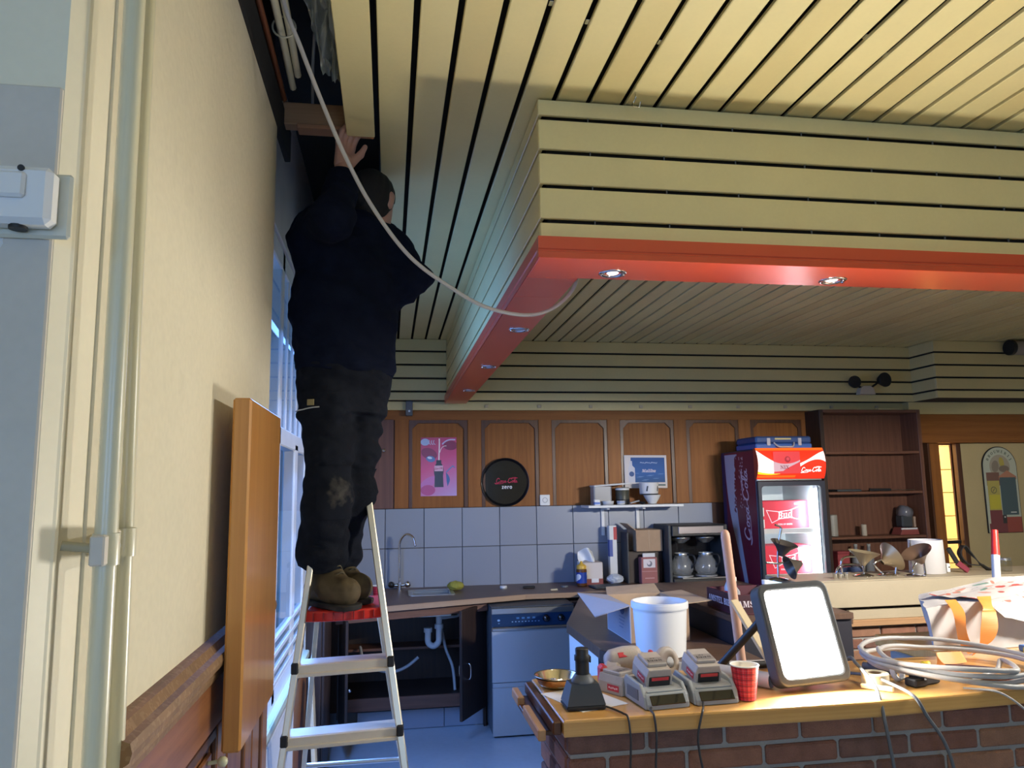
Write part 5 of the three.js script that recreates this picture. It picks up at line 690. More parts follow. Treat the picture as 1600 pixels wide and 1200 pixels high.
  for (const x of [2.265, 2.465]) { P(cm, 'filter_holder', at(lathe([[0.03, 0], [0.07, 0.03], [0.075, 0.055], [0, 0.055]], 30), x, 1.193, -5.72), Mt.steel); const j = T('glass_jug', x < 2.4 ? 'round glass coffee jug at the left side of the coffee machine' : 'round glass coffee jug at the right side of the coffee machine', 'jug', null, [x, 0.946, -5.72]); P(j, 'glass', lathe([[0, 0.001], [0.06, 0.001], [0.083, 0.03], [0.088, 0.06], [0.078, 0.10], [0.056, 0.135], [0.052, 0.16], [0.056, 0.17]], 40), Mt.jug); P(j, 'rim_band', lathe([[0.0535, 0.15], [0.055, 0.152], [0.055, 0.166], [0.0535, 0.168]], 40), Mt.steel); P(j, 'handle', at(tube([[0.055, 0.16, 0.0], [0.11, 0.155, 0.0], [0.125, 0.11, 0.0], [0.09, 0.06, 0]], 0.008, 24), 0, 0, 0, 0, -1.0, 0), Mt.black); }
}
// ---------- drinks fridge ----------
{
  const t = T('drinks_fridge', 'tall glass-door drinks fridge with a lit red Coca-Cola header', 'fridge');
  const X0 = 2.745, X1 = 3.295, ZF = -5.36, ZB = -5.95, sh = mat([0.035, 0.038, 0.055], 0.4), inn = phys([0.72, 0.76, 0.78], 0.35);
  for (const a of [[X0, X0 + 0.03, 0.02, 1.905, ZF - 0.01, ZB], [X1 - 0.03, X1, 0.02, 1.905, ZF - 0.01, ZB], [X0 + 0.03, X1 - 0.03, 0.02, 1.905, ZB + 0.03, ZB], [X0 + 0.03, X1 - 0.03, 1.875, 1.905, ZF - 0.01, ZB], [X0 + 0.03, X1 - 0.03, 0.02, 0.25, ZF - 0.01, ZB + 0.03], [X0 + 0.03, X1 - 0.03, 1.64, 1.66, ZF - 0.01, ZB + 0.03]]) P(t, 'cabinet_shell', bb(...a, 0.004), sh);
  P(t, 'liner', bb(X0 + 0.03, X0 + 0.036, 0.25, 1.64, ZF - 0.03, ZB + 0.03, 0.001), inn); P(t, 'liner', bb(X1 - 0.036, X1 - 0.03, 0.25, 1.64, ZF - 0.03, ZB + 0.03, 0.001), inn); P(t, 'liner', bb(X0 + 0.036, X1 - 0.036, 0.25, 1.64, ZB + 0.036, ZB + 0.03, 0.001), inn);
  for (const y of [1.295, 0.955, 0.62]) { P(t, 'wire_shelf', bb(X0 + 0.04, X1 - 0.04, y - 0.012, y, ZF - 0.06, ZB + 0.05, 0.003), inn); P(t, 'shelf_front', bb(X0 + 0.04, X1 - 0.04, y - 0.03, y + 0.008, ZF - 0.05, ZF - 0.06, 0.003), Mt.ceramic); }
  // side print: dark red with a white wave and upright lettering
  const sp = cv(384, 1024, (c, w, h) => {
    c.fillStyle = '#7a1f3a'; c.fillRect(0, 0, w, h); c.fillStyle = '#43305a'; c.fillRect(0, 0, 40, h);
    c.fillStyle = '#c4c2d4'; c.beginPath(); c.moveTo(40, 8); c.lineTo(190, 8); c.bezierCurveTo(150, 150, 150, 250, 200, 400); c.bezierCurveTo(235, 520, 300, 700, 340, h); c.lineTo(300, h); c.bezierCurveTo(260, 700, 200, 520, 140, 400); c.bezierCurveTo(70, 270, 48, 180, 40, 8); c.fill();
    c.fillStyle = '#7a1f3a'; let s = 9; for (let i = 0; i < 90; i++) { s = (s * 16807) % 2147483647; const y = 20 + (s % 240); s = (s * 16807) % 2147483647; c.beginPath(); c.arc(178 - Math.max(0, y - 60) * 0.12 + (s % 34) - 17, y, 5 + (s % 4), 0, 7); c.fill(); }
    c.fillStyle = '#c3aab8'; for (let i = 0; i < 40; i++) { s = (s * 16807) % 2147483647; const y = 20 + (s % 220); s = (s * 16807) % 2147483647; c.beginPath(); c.arc(205 + (s % 50), y, 4, 0, 7); c.fill(); }
    c.save(); c.translate(272, 230); c.rotate(-Math.PI / 2); scriptLogo(c, '#d8c4d2', 0.72); c.restore();
  });
  P(t, 'side_print', new THREE.PlaneGeometry(0.575, 1.86).rotateY(-Math.PI / 2).translate(X0 - 0.0008, 0.965, (ZF + ZB) / 2 - 0.006), phys([1, 1, 1], 0.4, { map: sp }));
  // curved, lit header
  const hp = cv(1024, 448, (c, w, h) => {
    c.fillStyle = '#e8301a'; c.fillRect(0, 0, w, h); c.fillStyle = '#f2611e'; c.fillRect(0, 0, w, 36); c.fillRect(0, h - 50, w, 30);
    c.fillStyle = '#f6efe9'; c.beginPath(); c.moveTo(0, 30); c.bezierCurveTo(180, 180, 300, 250, 480, 250); c.bezierCurveTo(700, 250, 850, 90, w, 50); c.lineTo(w, 210); c.bezierCurveTo(920, 130, 760, 190, 640, 270); c.bezierCurveTo(430, 400, 240, 380, 0, 352); c.fill();
    c.fillStyle = '#f7c82e'; c.beginPath(); c.moveTo(0, 340); c.bezierCurveTo(120, 372, 250, 378, 340, 360); c.lineTo(340, 376); c.bezierCurveTo(250, 396, 120, 392, 0, 376); c.fill();
    c.fillStyle = '#e8301a'; c.save(); c.beginPath(); c.moveTo(560, h); c.lineTo(620, 290); c.bezierCurveTo(760, 190, 900, 140, w, 215); c.lineTo(w, h); c.fill(); c.restore();
    c.save(); c.translate(800, 322); scriptLogo(c, '#ffffff', 0.72); c.restore();
  });
  const HX = 24, HY = 12, hg = new THREE.PlaneGeometry(X1 - X0 + 0.006, 0.235, HX, HY), q = hg.attributes.position; for (let i = 0; i < q.count; i++) q.setZ(i, 0.045 * (1 - Math.pow(q.getY(i) / 0.1175, 2) * 0.85)); hg.computeVertexNormals();
  P(t, 'lit_header', hg.translate((X0 + X1) / 2, 1.795, ZF + 0.005), new THREE.MeshStandardMaterial({ map: hp, roughness: 0.3, emissive: 0xffffff, emissiveMap: hp, emissiveIntensity: 0.55 }), 'lit red header sign');
  for (const x of [X0 - 0.003, X1 + 0.003]) { const s = new THREE.Shape(); s.moveTo(0, -0.1175); for (let k = 0; k <= 12; k++) { const y = -0.1175 + 0.235 * k / 12; s.lineTo(0.045 * (1 - Math.pow(y / 0.1175, 2) * 0.85), y); } s.lineTo(-0.02, 0.1175); s.lineTo(-0.02, -0.1175); P(t, 'header_cheek', ext(s, 0.004).rotateY(-Math.PI / 2).translate(x + 0.002, 1.795, ZF + 0.005), mat([0.5, 0.05, 0.03], 0.4)); }
  P(t, 'chrome_strip', bb(X0, X1 - 0.02, 1.664, 1.678, ZF + 0.012, ZF - 0.01, 0.002), Mt.steel);
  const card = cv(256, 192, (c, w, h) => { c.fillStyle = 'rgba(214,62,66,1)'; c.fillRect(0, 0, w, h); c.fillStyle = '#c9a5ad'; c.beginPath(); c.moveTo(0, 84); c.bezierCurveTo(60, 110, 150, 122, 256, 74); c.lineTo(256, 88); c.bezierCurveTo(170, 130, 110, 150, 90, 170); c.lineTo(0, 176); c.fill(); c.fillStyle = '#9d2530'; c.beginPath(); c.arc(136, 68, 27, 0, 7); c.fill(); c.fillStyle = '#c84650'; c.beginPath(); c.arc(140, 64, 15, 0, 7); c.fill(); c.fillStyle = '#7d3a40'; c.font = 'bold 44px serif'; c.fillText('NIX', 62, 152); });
  P(t, 'red_card', new THREE.PlaneGeometry(0.218, 0.165).translate(2.975, 1.80, ZF + 0.0525), phys([1, 1, 1], 0.3, { map: card, emissive: 0xffffff, emissiveMap: card, emissiveIntensity: 0.3 }), 'red card reading NIX');  // card emission stands in for header light shining through it
  // door
  const fr = new THREE.Shape([[X0, 0.26], [X1, 0.26], [X1, 1.66], [X0, 1.66]].map((a) => new THREE.Vector2(...a))); const hl = rrect(0.485, 1.28, 0.03).getPoints(6).map((a) => a.clone().add(new THREE.Vector2((X0 + X1) / 2 - 0.004, 0.985))); fr.holes.push(new THREE.Path(hl));
  P(t, 'door_frame', ext(fr, 0.03, 0.003).translate(0, 0, ZF - 0.006), sh); P(t, 'door_glass', new THREE.PlaneGeometry(0.50, 1.30).translate((X0 + X1) / 2, 0.985, ZF + 0.004), Mt.glass); P(t, 'grille', bb(X0, X1, 0.03, 0.25, ZF + 0.02, ZF - 0.01, 0.004), sh); P(t, 'door_latch', bb(X1 - 0.001, X1 + 0.016, 1.77, 1.80, ZF - 0.01, ZF + 0.02, 0.002), Mt.cable);
  P(t, 'light_strip', bb(X1 - 0.062, X1 - 0.044, 0.30, 1.60, ZF - 0.035, ZF - 0.055, 0.003), new THREE.MeshStandardMaterial({ color: 0xffffff, emissive: lin(0.78, 0.95, 1), emissiveIntensity: 6 }), 'glowing white light strip');
  const fl = new THREE.RectAreaLight(lin(0.78, 0.95, 1), 75, 0.02, 1.3); fl.position.set(X1 - 0.068, 0.95, ZF - 0.06); scene.add(fl); fl.lookAt(2.9, 0.95, -5.85);
  const hlight = new THREE.RectAreaLight(lin(1, 0.2, 0.08), 0.6, 0.5, 0.2); hlight.position.set((X0 + X1) / 2, 1.795, ZF + 0.07); scene.add(hlight); hlight.lookAt((X0 + X1) / 2, 1.795, 0);
  // beer boxes in the fridge
  const box = (n, light) => cv(512, 256, (c, w, h) => { c.fillStyle = '#d3203a'; c.fillRect(0, 0, w, h); c.strokeStyle = '#f4d9de'; c.lineWidth = 7; c.save(); c.translate(256, 128); c.rotate(-0.10); c.beginPath(); c.moveTo(-190, -62); c.lineTo(-60, -34); c.lineTo(60, -34); c.lineTo(190, -62); c.lineTo(150, 62); c.lineTo(60, 34); c.lineTo(-60, 34); c.lineTo(-150, 62); c.closePath(); c.stroke(); c.fillStyle = '#fbeef0'; c.font = 'italic bold 84px serif'; c.textAlign = 'center'; c.textBaseline = 'middle'; c.fillText('Bud', 0, 2); c.restore(); c.fillStyle = '#f4d9de'; c.font = 'bold 22px sans-serif'; c.textAlign = 'center'; c.fillText('KING OF BEERS', 256, 226, 210); c.font = 'bold 20px sans-serif'; c.fillRect(370, 18, 80, 18); });
  const bud = new THREE.MeshPhysicalMaterial({ map: box(), roughness: 0.5 }), rb = mat([0.58, 0.03, 0.06], 0.5);
  const bx = T('beer_box', 'red Bud beer box on the upper fridge shelf', 'beer box', null, [3.035, 1.2955, -5.60]); P(bx, 'box', cb(0.40, 0.215, 0.20, 0.004).translate(0, 0.108, 0), rb); P(bx, 'front_print', new THREE.PlaneGeometry(0.392, 0.207).translate(0, 0.108, 0.1006), bud);
  const b2 = copyOf(bx, 'red Bud beer box on the lower fridge shelf with a white corner', [3.03, 0.9555, -5.585]); P(b2, 'white_corner', bb(0.09, 0.19, 0.10, 0.20, 0.1012, 0.102, 0.0004), Mt.paper); P(b2, 'price_card', bb(0.01, 0.065, 0.05, 0.11, 0.1012, 0.1025, 0.0004), mat([0.62, 0.78, 0.8], 0.5));
  const tags = T('price_tag_rack', 'white slotted tag rack at the left end of the upper fridge shelf', 'rack', null, [2.815, 1.2955, -5.46]); for (let i = 0; i < 2; i++) P(tags, 'tag', bb(-0.018, 0.03, 0.01 + i * 0.09, 0.075 + i * 0.09, -0.004, 0.0, 0.001), Mt.paper); P(tags, 'post', bb(-0.016, -0.006, 0, 0.19, -0.012, -0.004, 0.001), Mt.ceramic);
  // tool case on top
  const tc = T('tool_case', 'blue tool case with pale latches lying on top of the fridge', 'tool case', null, [3.02, 1.9055, -5.58]);
  P(tc, 'lower_shell', cb(0.47, 0.045, 0.34, 0.008).translate(0, 0.0228, 0), mat([0.05, 0.13, 0.42], 0.4)); P(tc, 'upper_shell', cb(0.465, 0.055, 0.335, 0.012).translate(0, 0.074, 0), mat([0.03, 0.075, 0.22], 0.45)); for (const x of [-0.13, 0.13]) P(tc, 'latch', bb(x - 0.014, x + 0.014, 0.03, 0.088, 0.166, 0.176, 0.002), mat([0.5, 0.5, 0.52], 0.4));
  P(tc, 'handle', tube([[-0.085, 0.052, 0.168], [-0.06, 0.022, 0.19], [0, 0.018, 0.195], [0.06, 0.022, 0.19], [0.085, 0.052, 0.168]], 0.007, 40), mat([0.42, 0.42, 0.45], 0.4)); P(tc, 'brass_strip', bb(-0.075, 0.06, 0.075, 0.088, 0.1665, 0.171, 0.001), mat([0.6, 0.55, 0.25], 0.4));
}
// ---------- shelf unit and sign on the right ----------
{
  const t = T('shelf_unit', 'dark open wooden shelf unit right of the drinks fridge', 'shelf unit');
  P(t, 'side_panel', bb(3.54, 3.578, 0, 2.252, -5.75, -5.97, 0.003), Mt.espresso); P(t, 'side_panel', bb(4.445, 4.48, 0, 2.252, -5.75, -5.97, 0.003), Mt.redwood); P(t, 'back_board', bb(3.578, 4.445, 0, 2.252, -5.965, -5.975, 0.002), Mt.redwood); P(t, 'top_board', bb(3.578, 4.445, 2.225, 2.252, -5.75, -5.965, 0.003, 'x'), Mt.redwood);
  for (const y of [1.90, 1.566, 1.20, 0.86]) P(t, 'shelf_board', bb(3.578, 4.445, y - 0.022, y, -5.755, -5.965, 0.003, 'x'), Mt.redwood); P(t, 'front_strip', bb(4.10, 4.30, 2.252, 2.262, -5.77, -5.80, 0.001), Mt.slat);
  const y = 1.2005;
  let o = T('plastic_jar', 'tall pale jar at the left end of the lower shelf', 'jar', null, [3.645, y, -5.84]); P(o, 'jar', lathe([[0, 0.001], [0.04, 0.001], [0.042, 0.006], [0.042, 0.17], [0.038, 0.178], [0, 0.18]], 28), mat([0.34, 0.32, 0.28], 0.4));
  o = T('candle', 'small pale candle stub in the middle of the lower shelf', 'candle', null, [3.93, y, -5.84]); P(o, 'candle', lathe([[0, 0.001], [0.022, 0.001], [0.022, 0.088], [0.018, 0.092], [0, 0.09]], 24), mat([0.5, 0.44, 0.36], 0.5)); P(o, 'wick', at(cyl(0.0012, 0.0012, 0.012, 6), 0, 0.095, 0), Mt.black);
  o = T('meat_slicer', 'small kitchen machine with a red base on the lower shelf', 'appliance', null, [4.31, y, -5.84]); P(o, 'base', ext([[-0.09, 0], [0.09, 0], [0.08, 0.05], [-0.06, 0.06]], 0.12, 0.004).translate(0, 0.0005, -0.06), mat([0.26, 0.06, 0.05], 0.5)); P(o, 'front_stripe', bb(-0.075, 0.075, 0.044, 0.058, 0.052, 0.0605, 0.001), Mt.ceramic); P(o, 'column', cb(0.10, 0.10, 0.09, 0.01).translate(0.0, 0.112, 0), Mt.charcoal); P(o, 'head', at(lathe([[0, -0.05], [0.05, -0.045], [0.058, 0], [0.05, 0.045], [0, 0.05]], 28), 0.01, 0.185, 0, 0, 0, 1.3), mat([0.16, 0.16, 0.18], 0.3)); P(o, 'side_grip', bb(0.07, 0.09, 0.06, 0.15, -0.03, 0.03, 0.004), mat([0.4, 0.28, 0.2], 0.5));
  o = T('knife', 'knife with dark handle lying on the middle shelf', 'knife'); P(o, 'handle', bar([3.98, 1.580, -5.80], [4.18, 1.578, -5.80], 0.022, 0.018, [0, 0, 1]), Mt.black); P(o, 'blade', bar([4.18, 1.579, -5.80], [4.40, 1.575, -5.80], 0.024, 0.003, [0, 1, 0.2]), Mt.steel);
  o = T('black_tray', 'flat dark tray at the left on the middle shelf', 'tray', null, [3.78, 1.5665, -5.84]); P(o, 'tray', cb(0.22, 0.02, 0.14, 0.004).translate(0, 0.0105, 0), Mt.charcoal);
  o = T('red_box', 'small red box on the bottom shelf behind the lamps', 'box', null, [3.70, 0.8605, -5.84]); P(o, 'box', cb(0.11, 0.20, 0.09, 0.004).translate(0, 0.1005, 0), mat([0.36, 0.06, 0.07], 0.5)); P(o, 'lid', cb(0.112, 0.02, 0.092, 0.003).translate(0, 0.2105, 0), mat([0.3, 0.05, 0.06], 0.5));
  for (const [i, x] of [[0, 3.84], [1, 3.96]]) { o = T('shelf_bottle', i ? 'second pale bottle on the bottom shelf from the fridge side' : 'pale bottle on the bottom shelf next to the red box', 'bottle', null, [x, 0.8605, -5.84]); P(o, 'bottle', lathe([[0, 0.001], [0.034, 0.001], [0.036, 0.008], [0.036, 0.15], [0.014, 0.20], [0.013, 0.25], [0, 0.252]], 24), phys([0.24, 0.25, 0.28], 0.2)); P(o, 'cap', at(cyl(0.015, 0.015, 0.02), 0, 0.262, 0), Mt.grey); }
  // arched pub sign
  const sg = T('arched_sign', 'arched enamel pub sign with painted bottles hanging on the olive door', 'sign', null, [5.345, 1.185, -5.926]);
  const W = 0.345, H = 0.755, arch = () => { const s = new THREE.Shape(); s.moveTo(-W / 2, 0); s.lineTo(W / 2, 0); s.lineTo(W / 2, H - W / 2); s.absarc(0, H - W / 2, W / 2, 0, Math.PI); s.lineTo(-W / 2, 0); return s; };
  const sp = cv(384, 840, (c, w, h) => {
    c.fillStyle = '#b9bda6'; c.fillRect(0, 0, w, h); c.fillStyle = '#a59c86'; c.beginPath(); c.arc(w / 2, 192, 118, 0, 7); c.fill(); c.fillStyle = '#8b7f6c'; c.beginPath(); c.ellipse(140, 190, 40, 60, 0.2, 0, 7); c.fill(); c.fillStyle = '#b3a24f'; c.beginPath(); c.ellipse(218, 150, 28, 52, -0.2, 0, 7); c.fill(); c.fillStyle = '#7d6f5f'; c.beginPath(); c.ellipse(240, 215, 60, 34, 0, 0, 7); c.fill();
    c.fillStyle = '#7a5a4c'; c.fillRect(26, 250, 150, 130); c.fillStyle = '#b07a5e'; c.beginPath(); c.moveTo(170, 290); c.lineTo(270, 230); c.lineTo(w - 12, 290); c.lineTo(w - 12, 320); c.lineTo(170, 320); c.fill();
    c.fillStyle = '#b1a457'; c.fillRect(30, 332, 138, 290); c.fillStyle = '#c4b83f'; c.fillRect(40, 470, 124, 140); c.strokeStyle = '#5c5c48'; c.lineWidth = 7; c.beginPath(); c.arc(98, 424, 30, 0, 7); c.stroke(); c.beginPath(); c.moveTo(86, 440); c.lineTo(108, 408); c.stroke();
    c.fillStyle = '#4d5f60'; c.fillRect(176, 300, 186, 370); c.fillStyle = '#7c4444'; c.fillRect(30, 622, 140, 130); c.fillStyle = '#3c3a38'; c.fillRect(170, 670, 46, 110); c.fillStyle = '#9b4f42'; c.fillRect(216, 690, w, 150); c.fillStyle = '#7c4444'; c.fillRect(12, 752, 204, 90); c.fillStyle = '#d5d5c9'; c.beginPath(); c.arc(196, 690, 9, 0, 7); c.fill(); c.fillRect(270, 640, 66, 10);
    c.fillStyle = '#3f4a3c'; c.font = 'bold 38px serif'; c.textAlign = 'center'; c.textBaseline = 'middle'; const s = 'BROUWERIJ'; for (let i = 0; i < s.length; i++) { const a = -1.08 + i * 0.27; c.save(); c.translate(w / 2 + 152 * Math.sin(a), 192 - 152 * Math.cos(a)); c.rotate(a); c.fillText(s[i], 0, 0); c.restore(); }
  });
  P(sg, 'board', ext(arch(), 0.012, 0.002, 20), Mt.black); const fg = new THREE.ShapeGeometry(arch(), 24), p = fg.attributes.position, uv = fg.attributes.uv; for (let i = 0; i < p.count; i++) uv.setXY(i, p.getX(i) / W + 0.5, p.getY(i) / H); P(sg, 'print', fg.scale(0.965, 0.985, 1).translate(0, 0.004, 0.0128), phys([1, 1, 1], 0.3, { map: sp }));
  const lk = T('door_lock', 'black and chrome door fitting at the right picture edge', 'door fitting', null, [5.66, 1.42, -5.93]); P(lk, 'plate', cb(0.05, 0.17, 0.012, 0.004).translate(0, 0.06, 0.0065), Mt.black); P(lk, 'knob', at(lathe([[0, 0.04], [0.022, 0.036], [0.026, 0.02], [0.012, 0.01], [0.012, 0], [0, 0]], 24).rotateX(Math.PI / 2), 0, -0.035, 0.012), Mt.chrome);
}
// ---------- brick partition on the right with its cream top ----------
{
  const t = T('brick_partition', 'second brick counter on the right with a cream fascia board', 'counter');
  P(t, 'core', bb(2.22, 5.2, 0, 0.90, -3.885, -4.2, 0.002), Mt.mortar);
  const bl = cb(0.205, 0.0485, 0.024, 0.005, 'x'); for (let r = 0; r < 5; r++) for (let i = 0; i < 8; i++) { const m = P(t, 'brick', bl, brickMats[Math.floor(rnd() * 4)]); m.position.set(2.34 + (r % 2 ? 0.1075 : 0) + i * 0.215, 0.832 - r * 0.0595, -3.885 + rr(-0.002, 0.002)); m.rotation.z = rr(-0.005, 0.005); }
  P(t, 'wooden_ledge', bb(2.20, 5.2, 0.872, 0.905, -3.83, -4.2, 0.003, 'x'), Mt.timber); P(t, 'cream_strip', bb(2.46, 5.2, 0.905, 0.955, -3.845, -3.87, 0.003, 'x'), Mt.board); P(t, 'fascia_board', bb(2.20, 5.2, 0.972, 1.108, -3.835, -3.86, 0.003, 'x'), Mt.board); P(t, 'shelf_top', bb(2.18, 5.2, 1.09, 1.112, -3.861, -4.22, 0.003, 'x'), Mt.board); P(t, 'post', bb(2.3, 5.2, 0.905, 1.09, -3.90, -3.95, 0.002), Mt.espresso);
  P(t, 'torn_shadow_edge', ext([[0, 0], [0.15, -0.02], [0.21, -0.055], [0.25, -0.058], [0.25, -0.085], [0, -0.06]], 0.006).translate(2.22, 0.972, -3.835), Mt.walnut, 'dark torn edge with painted shadow');  // dark piece paints the work light shadow together with the torn board
  const Y = 1.1125;
  const shadeMat = (c) => phys(c, 0.35, { metalness: 0.5, side: THREE.DoubleSide }), cone = (r) => lathe([[0.014, 0], [0.018, 0.008], [r * 0.55, 0.045], [r, 0.075], [r * 0.985, 0.076], [r * 0.53, 0.048], [0.012, 0.01]], 36);
  function arm(n, label, pts, shades, base) { const q = T(n, label, 'lamp'); P(q, 'base', at(lathe([[0, 0], [0.05, 0], [0.052, 0.006], [0.02, 0.016], [0, 0.018]], 28), base[0], Y, base[1]), Mt.chrome); pts.forEach((p2) => P(q, 'stem', tube(p2, 0.006, 40), Mt.chrome)); shades.forEach(([x, y, z, rx, rz, r, c]) => P(q, 'shade', at(cone(r), x, y, z, rx, 0, rz), shadeMat(c))); return q; }
  arm('cone_lamp', 'lamp with two dark metal cone shades in front of the fridge', [[[2.135, Y, -3.98], [2.14, 1.25, -3.98], [2.15, 1.34, -3.97], [2.162, 1.40, -3.97], [2.13, 1.415, -3.97]], [[2.137, Y + 0.09, -3.98], [2.07, 1.21, -3.98]], [[2.14, 1.20, -3.98], [2.20, 1.215, -3.97]]], [[2.15, 1.245, -3.96, 0.25, -0.18, 0.075, [0.12, 0.10, 0.085]], [2.262, 1.205, -3.95, 0.2, 1.9, 0.068, [0.14, 0.115, 0.095]]], [2.135, -3.98]);
  arm('cone_lamp', 'lamp with an upright cream cone shade on the cream counter', [[[2.67, Y, -4.0], [2.67, 1.175, -4.0]]], [[2.668, 1.175, -4.0, 0.1, -0.12, 0.085, [0.42, 0.33, 0.2]]], [2.67, -4.0]);
  arm('cone_lamp', 'lamp with a sideways cream cone shade on the cream counter', [[[2.80, Y, -4.0], [2.74, 1.18, -4.0], [2.79, 1.20, -4.0], [2.80, 1.19, -4.0]], [[2.86, Y, -3.99], [2.87, 1.17, -3.99]]], [[2.79, 1.185, -4.0, 0, -1.1, 0.088, [0.45, 0.34, 0.2]]], [2.82, -4.0]);
  arm('cone_lamp', 'lamp with a tilted brown cone shade before the white cylinder', [[[2.93, Y, -3.92], [2.92, 1.14, -3.92], [2.95, 1.19, -3.92], [2.98, 1.20, -3.92]], [[2.99, Y, -3.91], [2.985, 1.20, -3.91]]], [[2.985, 1.185, -3.92, 0.1, 0.55, 0.085, [0.20, 0.12, 0.08]]], [2.945, -3.93]);
  const ch = T('chair_back', 'dark blue rounded chair back with chrome rim behind the counter', 'chair', null, [0.305, -0.105, 0]); P(ch, 'back_pad', ext(rrect(0.18, 0.36, 0.06), 0.03, 0.006).translate(2.50, 1.05, -4.36), mat([0.03, 0.05, 0.12], 0.6)); P(ch, 'chrome_frame', tube([[2.405, 0.107, -4.34], [2.405, 1.18, -4.34], [2.43, 1.235, -4.34], [2.50, 1.245, -4.34], [2.57, 1.235, -4.34], [2.595, 1.18, -4.34], [2.595, 0.107, -4.34]], 0.009, 80), Mt.chrome); P(ch, 'seat', cb(0.38, 0.05, 0.36, 0.01).translate(2.50, 0.47, -4.55), mat([0.03, 0.05, 0.12], 0.6)); P(ch, 'seat_frame', rod([2.405, 0.43, -4.34], [2.41, 0.107, -4.72], 0.009), Mt.chrome); P(ch, 'seat_frame', rod([2.595, 0.43, -4.34], [2.59, 0.107, -4.72], 0.009), Mt.chrome);
  const gl = T('small_glasses', 'small chrome cups standing at the edge before the chair back', 'cups', null, [2.49, Y, -3.95]); for (const [i, x] of [[0, -0.03], [1, 0.0], [2, 0.035]]) P(gl, 'cup', lathe([[0, 0.001], [0.011, 0.001], [0.014, 0.03], [0.0125, 0.03], [0.01, 0.004], [0, 0.004]], 20).translate(x, 0, 0.002 * i), Mt.chrome);
  const rl = T('chrome_rail', 'thin bent chrome rail behind the cone lamps', 'rail'); P(rl, 'rail', tube([[2.60, Y, -4.1], [2.60, 1.19, -4.1], [2.62, 1.21, -4.1], [2.72, 1.207, -4.1], [2.74, 1.19, -4.1], [2.74, Y, -4.1]], 0.006, 70), Mt.chrome);
  const wc2 = T('white_cylinder', 'big white paper cylinder standing on the cream counter', 'cylinder', null, [3.12, Y, -4.06]); P(wc2, 'cylinder', lathe([[0.0, 0.001], [0.097, 0.001], [0.092, 0.19], [0.088, 0.19], [0.088, 0.01], [0, 0.01]], 44), mat([0.66, 0.63, 0.62], 0.7)); P(wc2, 'chrome_edge', tube([[-0.10, 0.0, 0.0], [-0.097, 0.19, 0.0]], 0.006, 6), Mt.chrome);
  const br = T('brush_tool', 'long dark red handled tool leaning beside the white cylinder', 'tool'); P(br, 'grip', bar([3.335, Y + 0.01, -4.0], [3.27, 1.17, -4.0], 0.03, 0.02, [0, 0, 1]), mat([0.22, 0.03, 0.05], 0.5)); P(br, 'shaft', bar([3.27, 1.17, -4.0], [3.22, 1.255, -4.0], 0.024, 0.016, [0, 0, 1]), Mt.black);
  const st = T('black_strap', 'stiff black strap loop standing on the cream counter', 'strap'); P(st, 'strap', ribbon([[3.52, Y + 0.002, -4.05], [3.47, 1.15, -4.05], [3.40, 1.22, -4.05], [3.365, 1.262, -4.05], [3.33, 1.22, -4.05], [3.37, 1.16, -4.05], [3.45, 1.145, -4.05]], [[0.003, 0.003, 0.016], [0, 0, 0.016], [0, 0, 0.016], [0, 0, 0.016], [0, 0, 0.016], [0, 0, 0.016], [0, 0, 0.016]], 60, 0.006), Mt.black);
  const jr = T('glass_jar', 'small glass jar on the cream counter at the right picture edge', 'jar', null, [3.58, Y, -4.0]); P(jr, 'jar', lathe([[0, 0.001], [0.036, 0.001], [0.038, 0.006], [0.038, 0.055], [0.034, 0.06], [0.034, 0.064]], 30), Mt.clear); P(jr, 'lid', at(cyl(0.036, 0.036, 0.012), 0, 0.0705, 0), Mt.steel);
  const sw = T('small_socket', 'tiny white plug on the door edge behind the white cylinder', 'plug', null, [3.245, Y, -4.05]); P(sw, 'plug', cb(0.022, 0.05, 0.02, 0.003).translate(0, 0.0255, 0), Mt.white); P(sw, 'pin', at(cyl(0.003, 0.003, 0.01, 8).rotateX(1.57), 0, 0.03, 0.014), Mt.black);
  const pole = T('red_tipped_pole', 'white pole with a red tip standing behind the paper bag', 'pole'); const dir = V([2.652, 1.42, -3.0]).sub(V([2.36, 0, -2.78])).normalize(), up = (h) => V([2.36, 0, -2.78]).addScaledVector(dir, h).toArray(); P(pole, 'pole', rod(up(0), up(1.36), 0.0165, 20), Mt.white); P(pole, 'red_tip', rod(up(1.361), up(1.47), 0.0168, 20, 0.013), Mt.plasticRed);
}
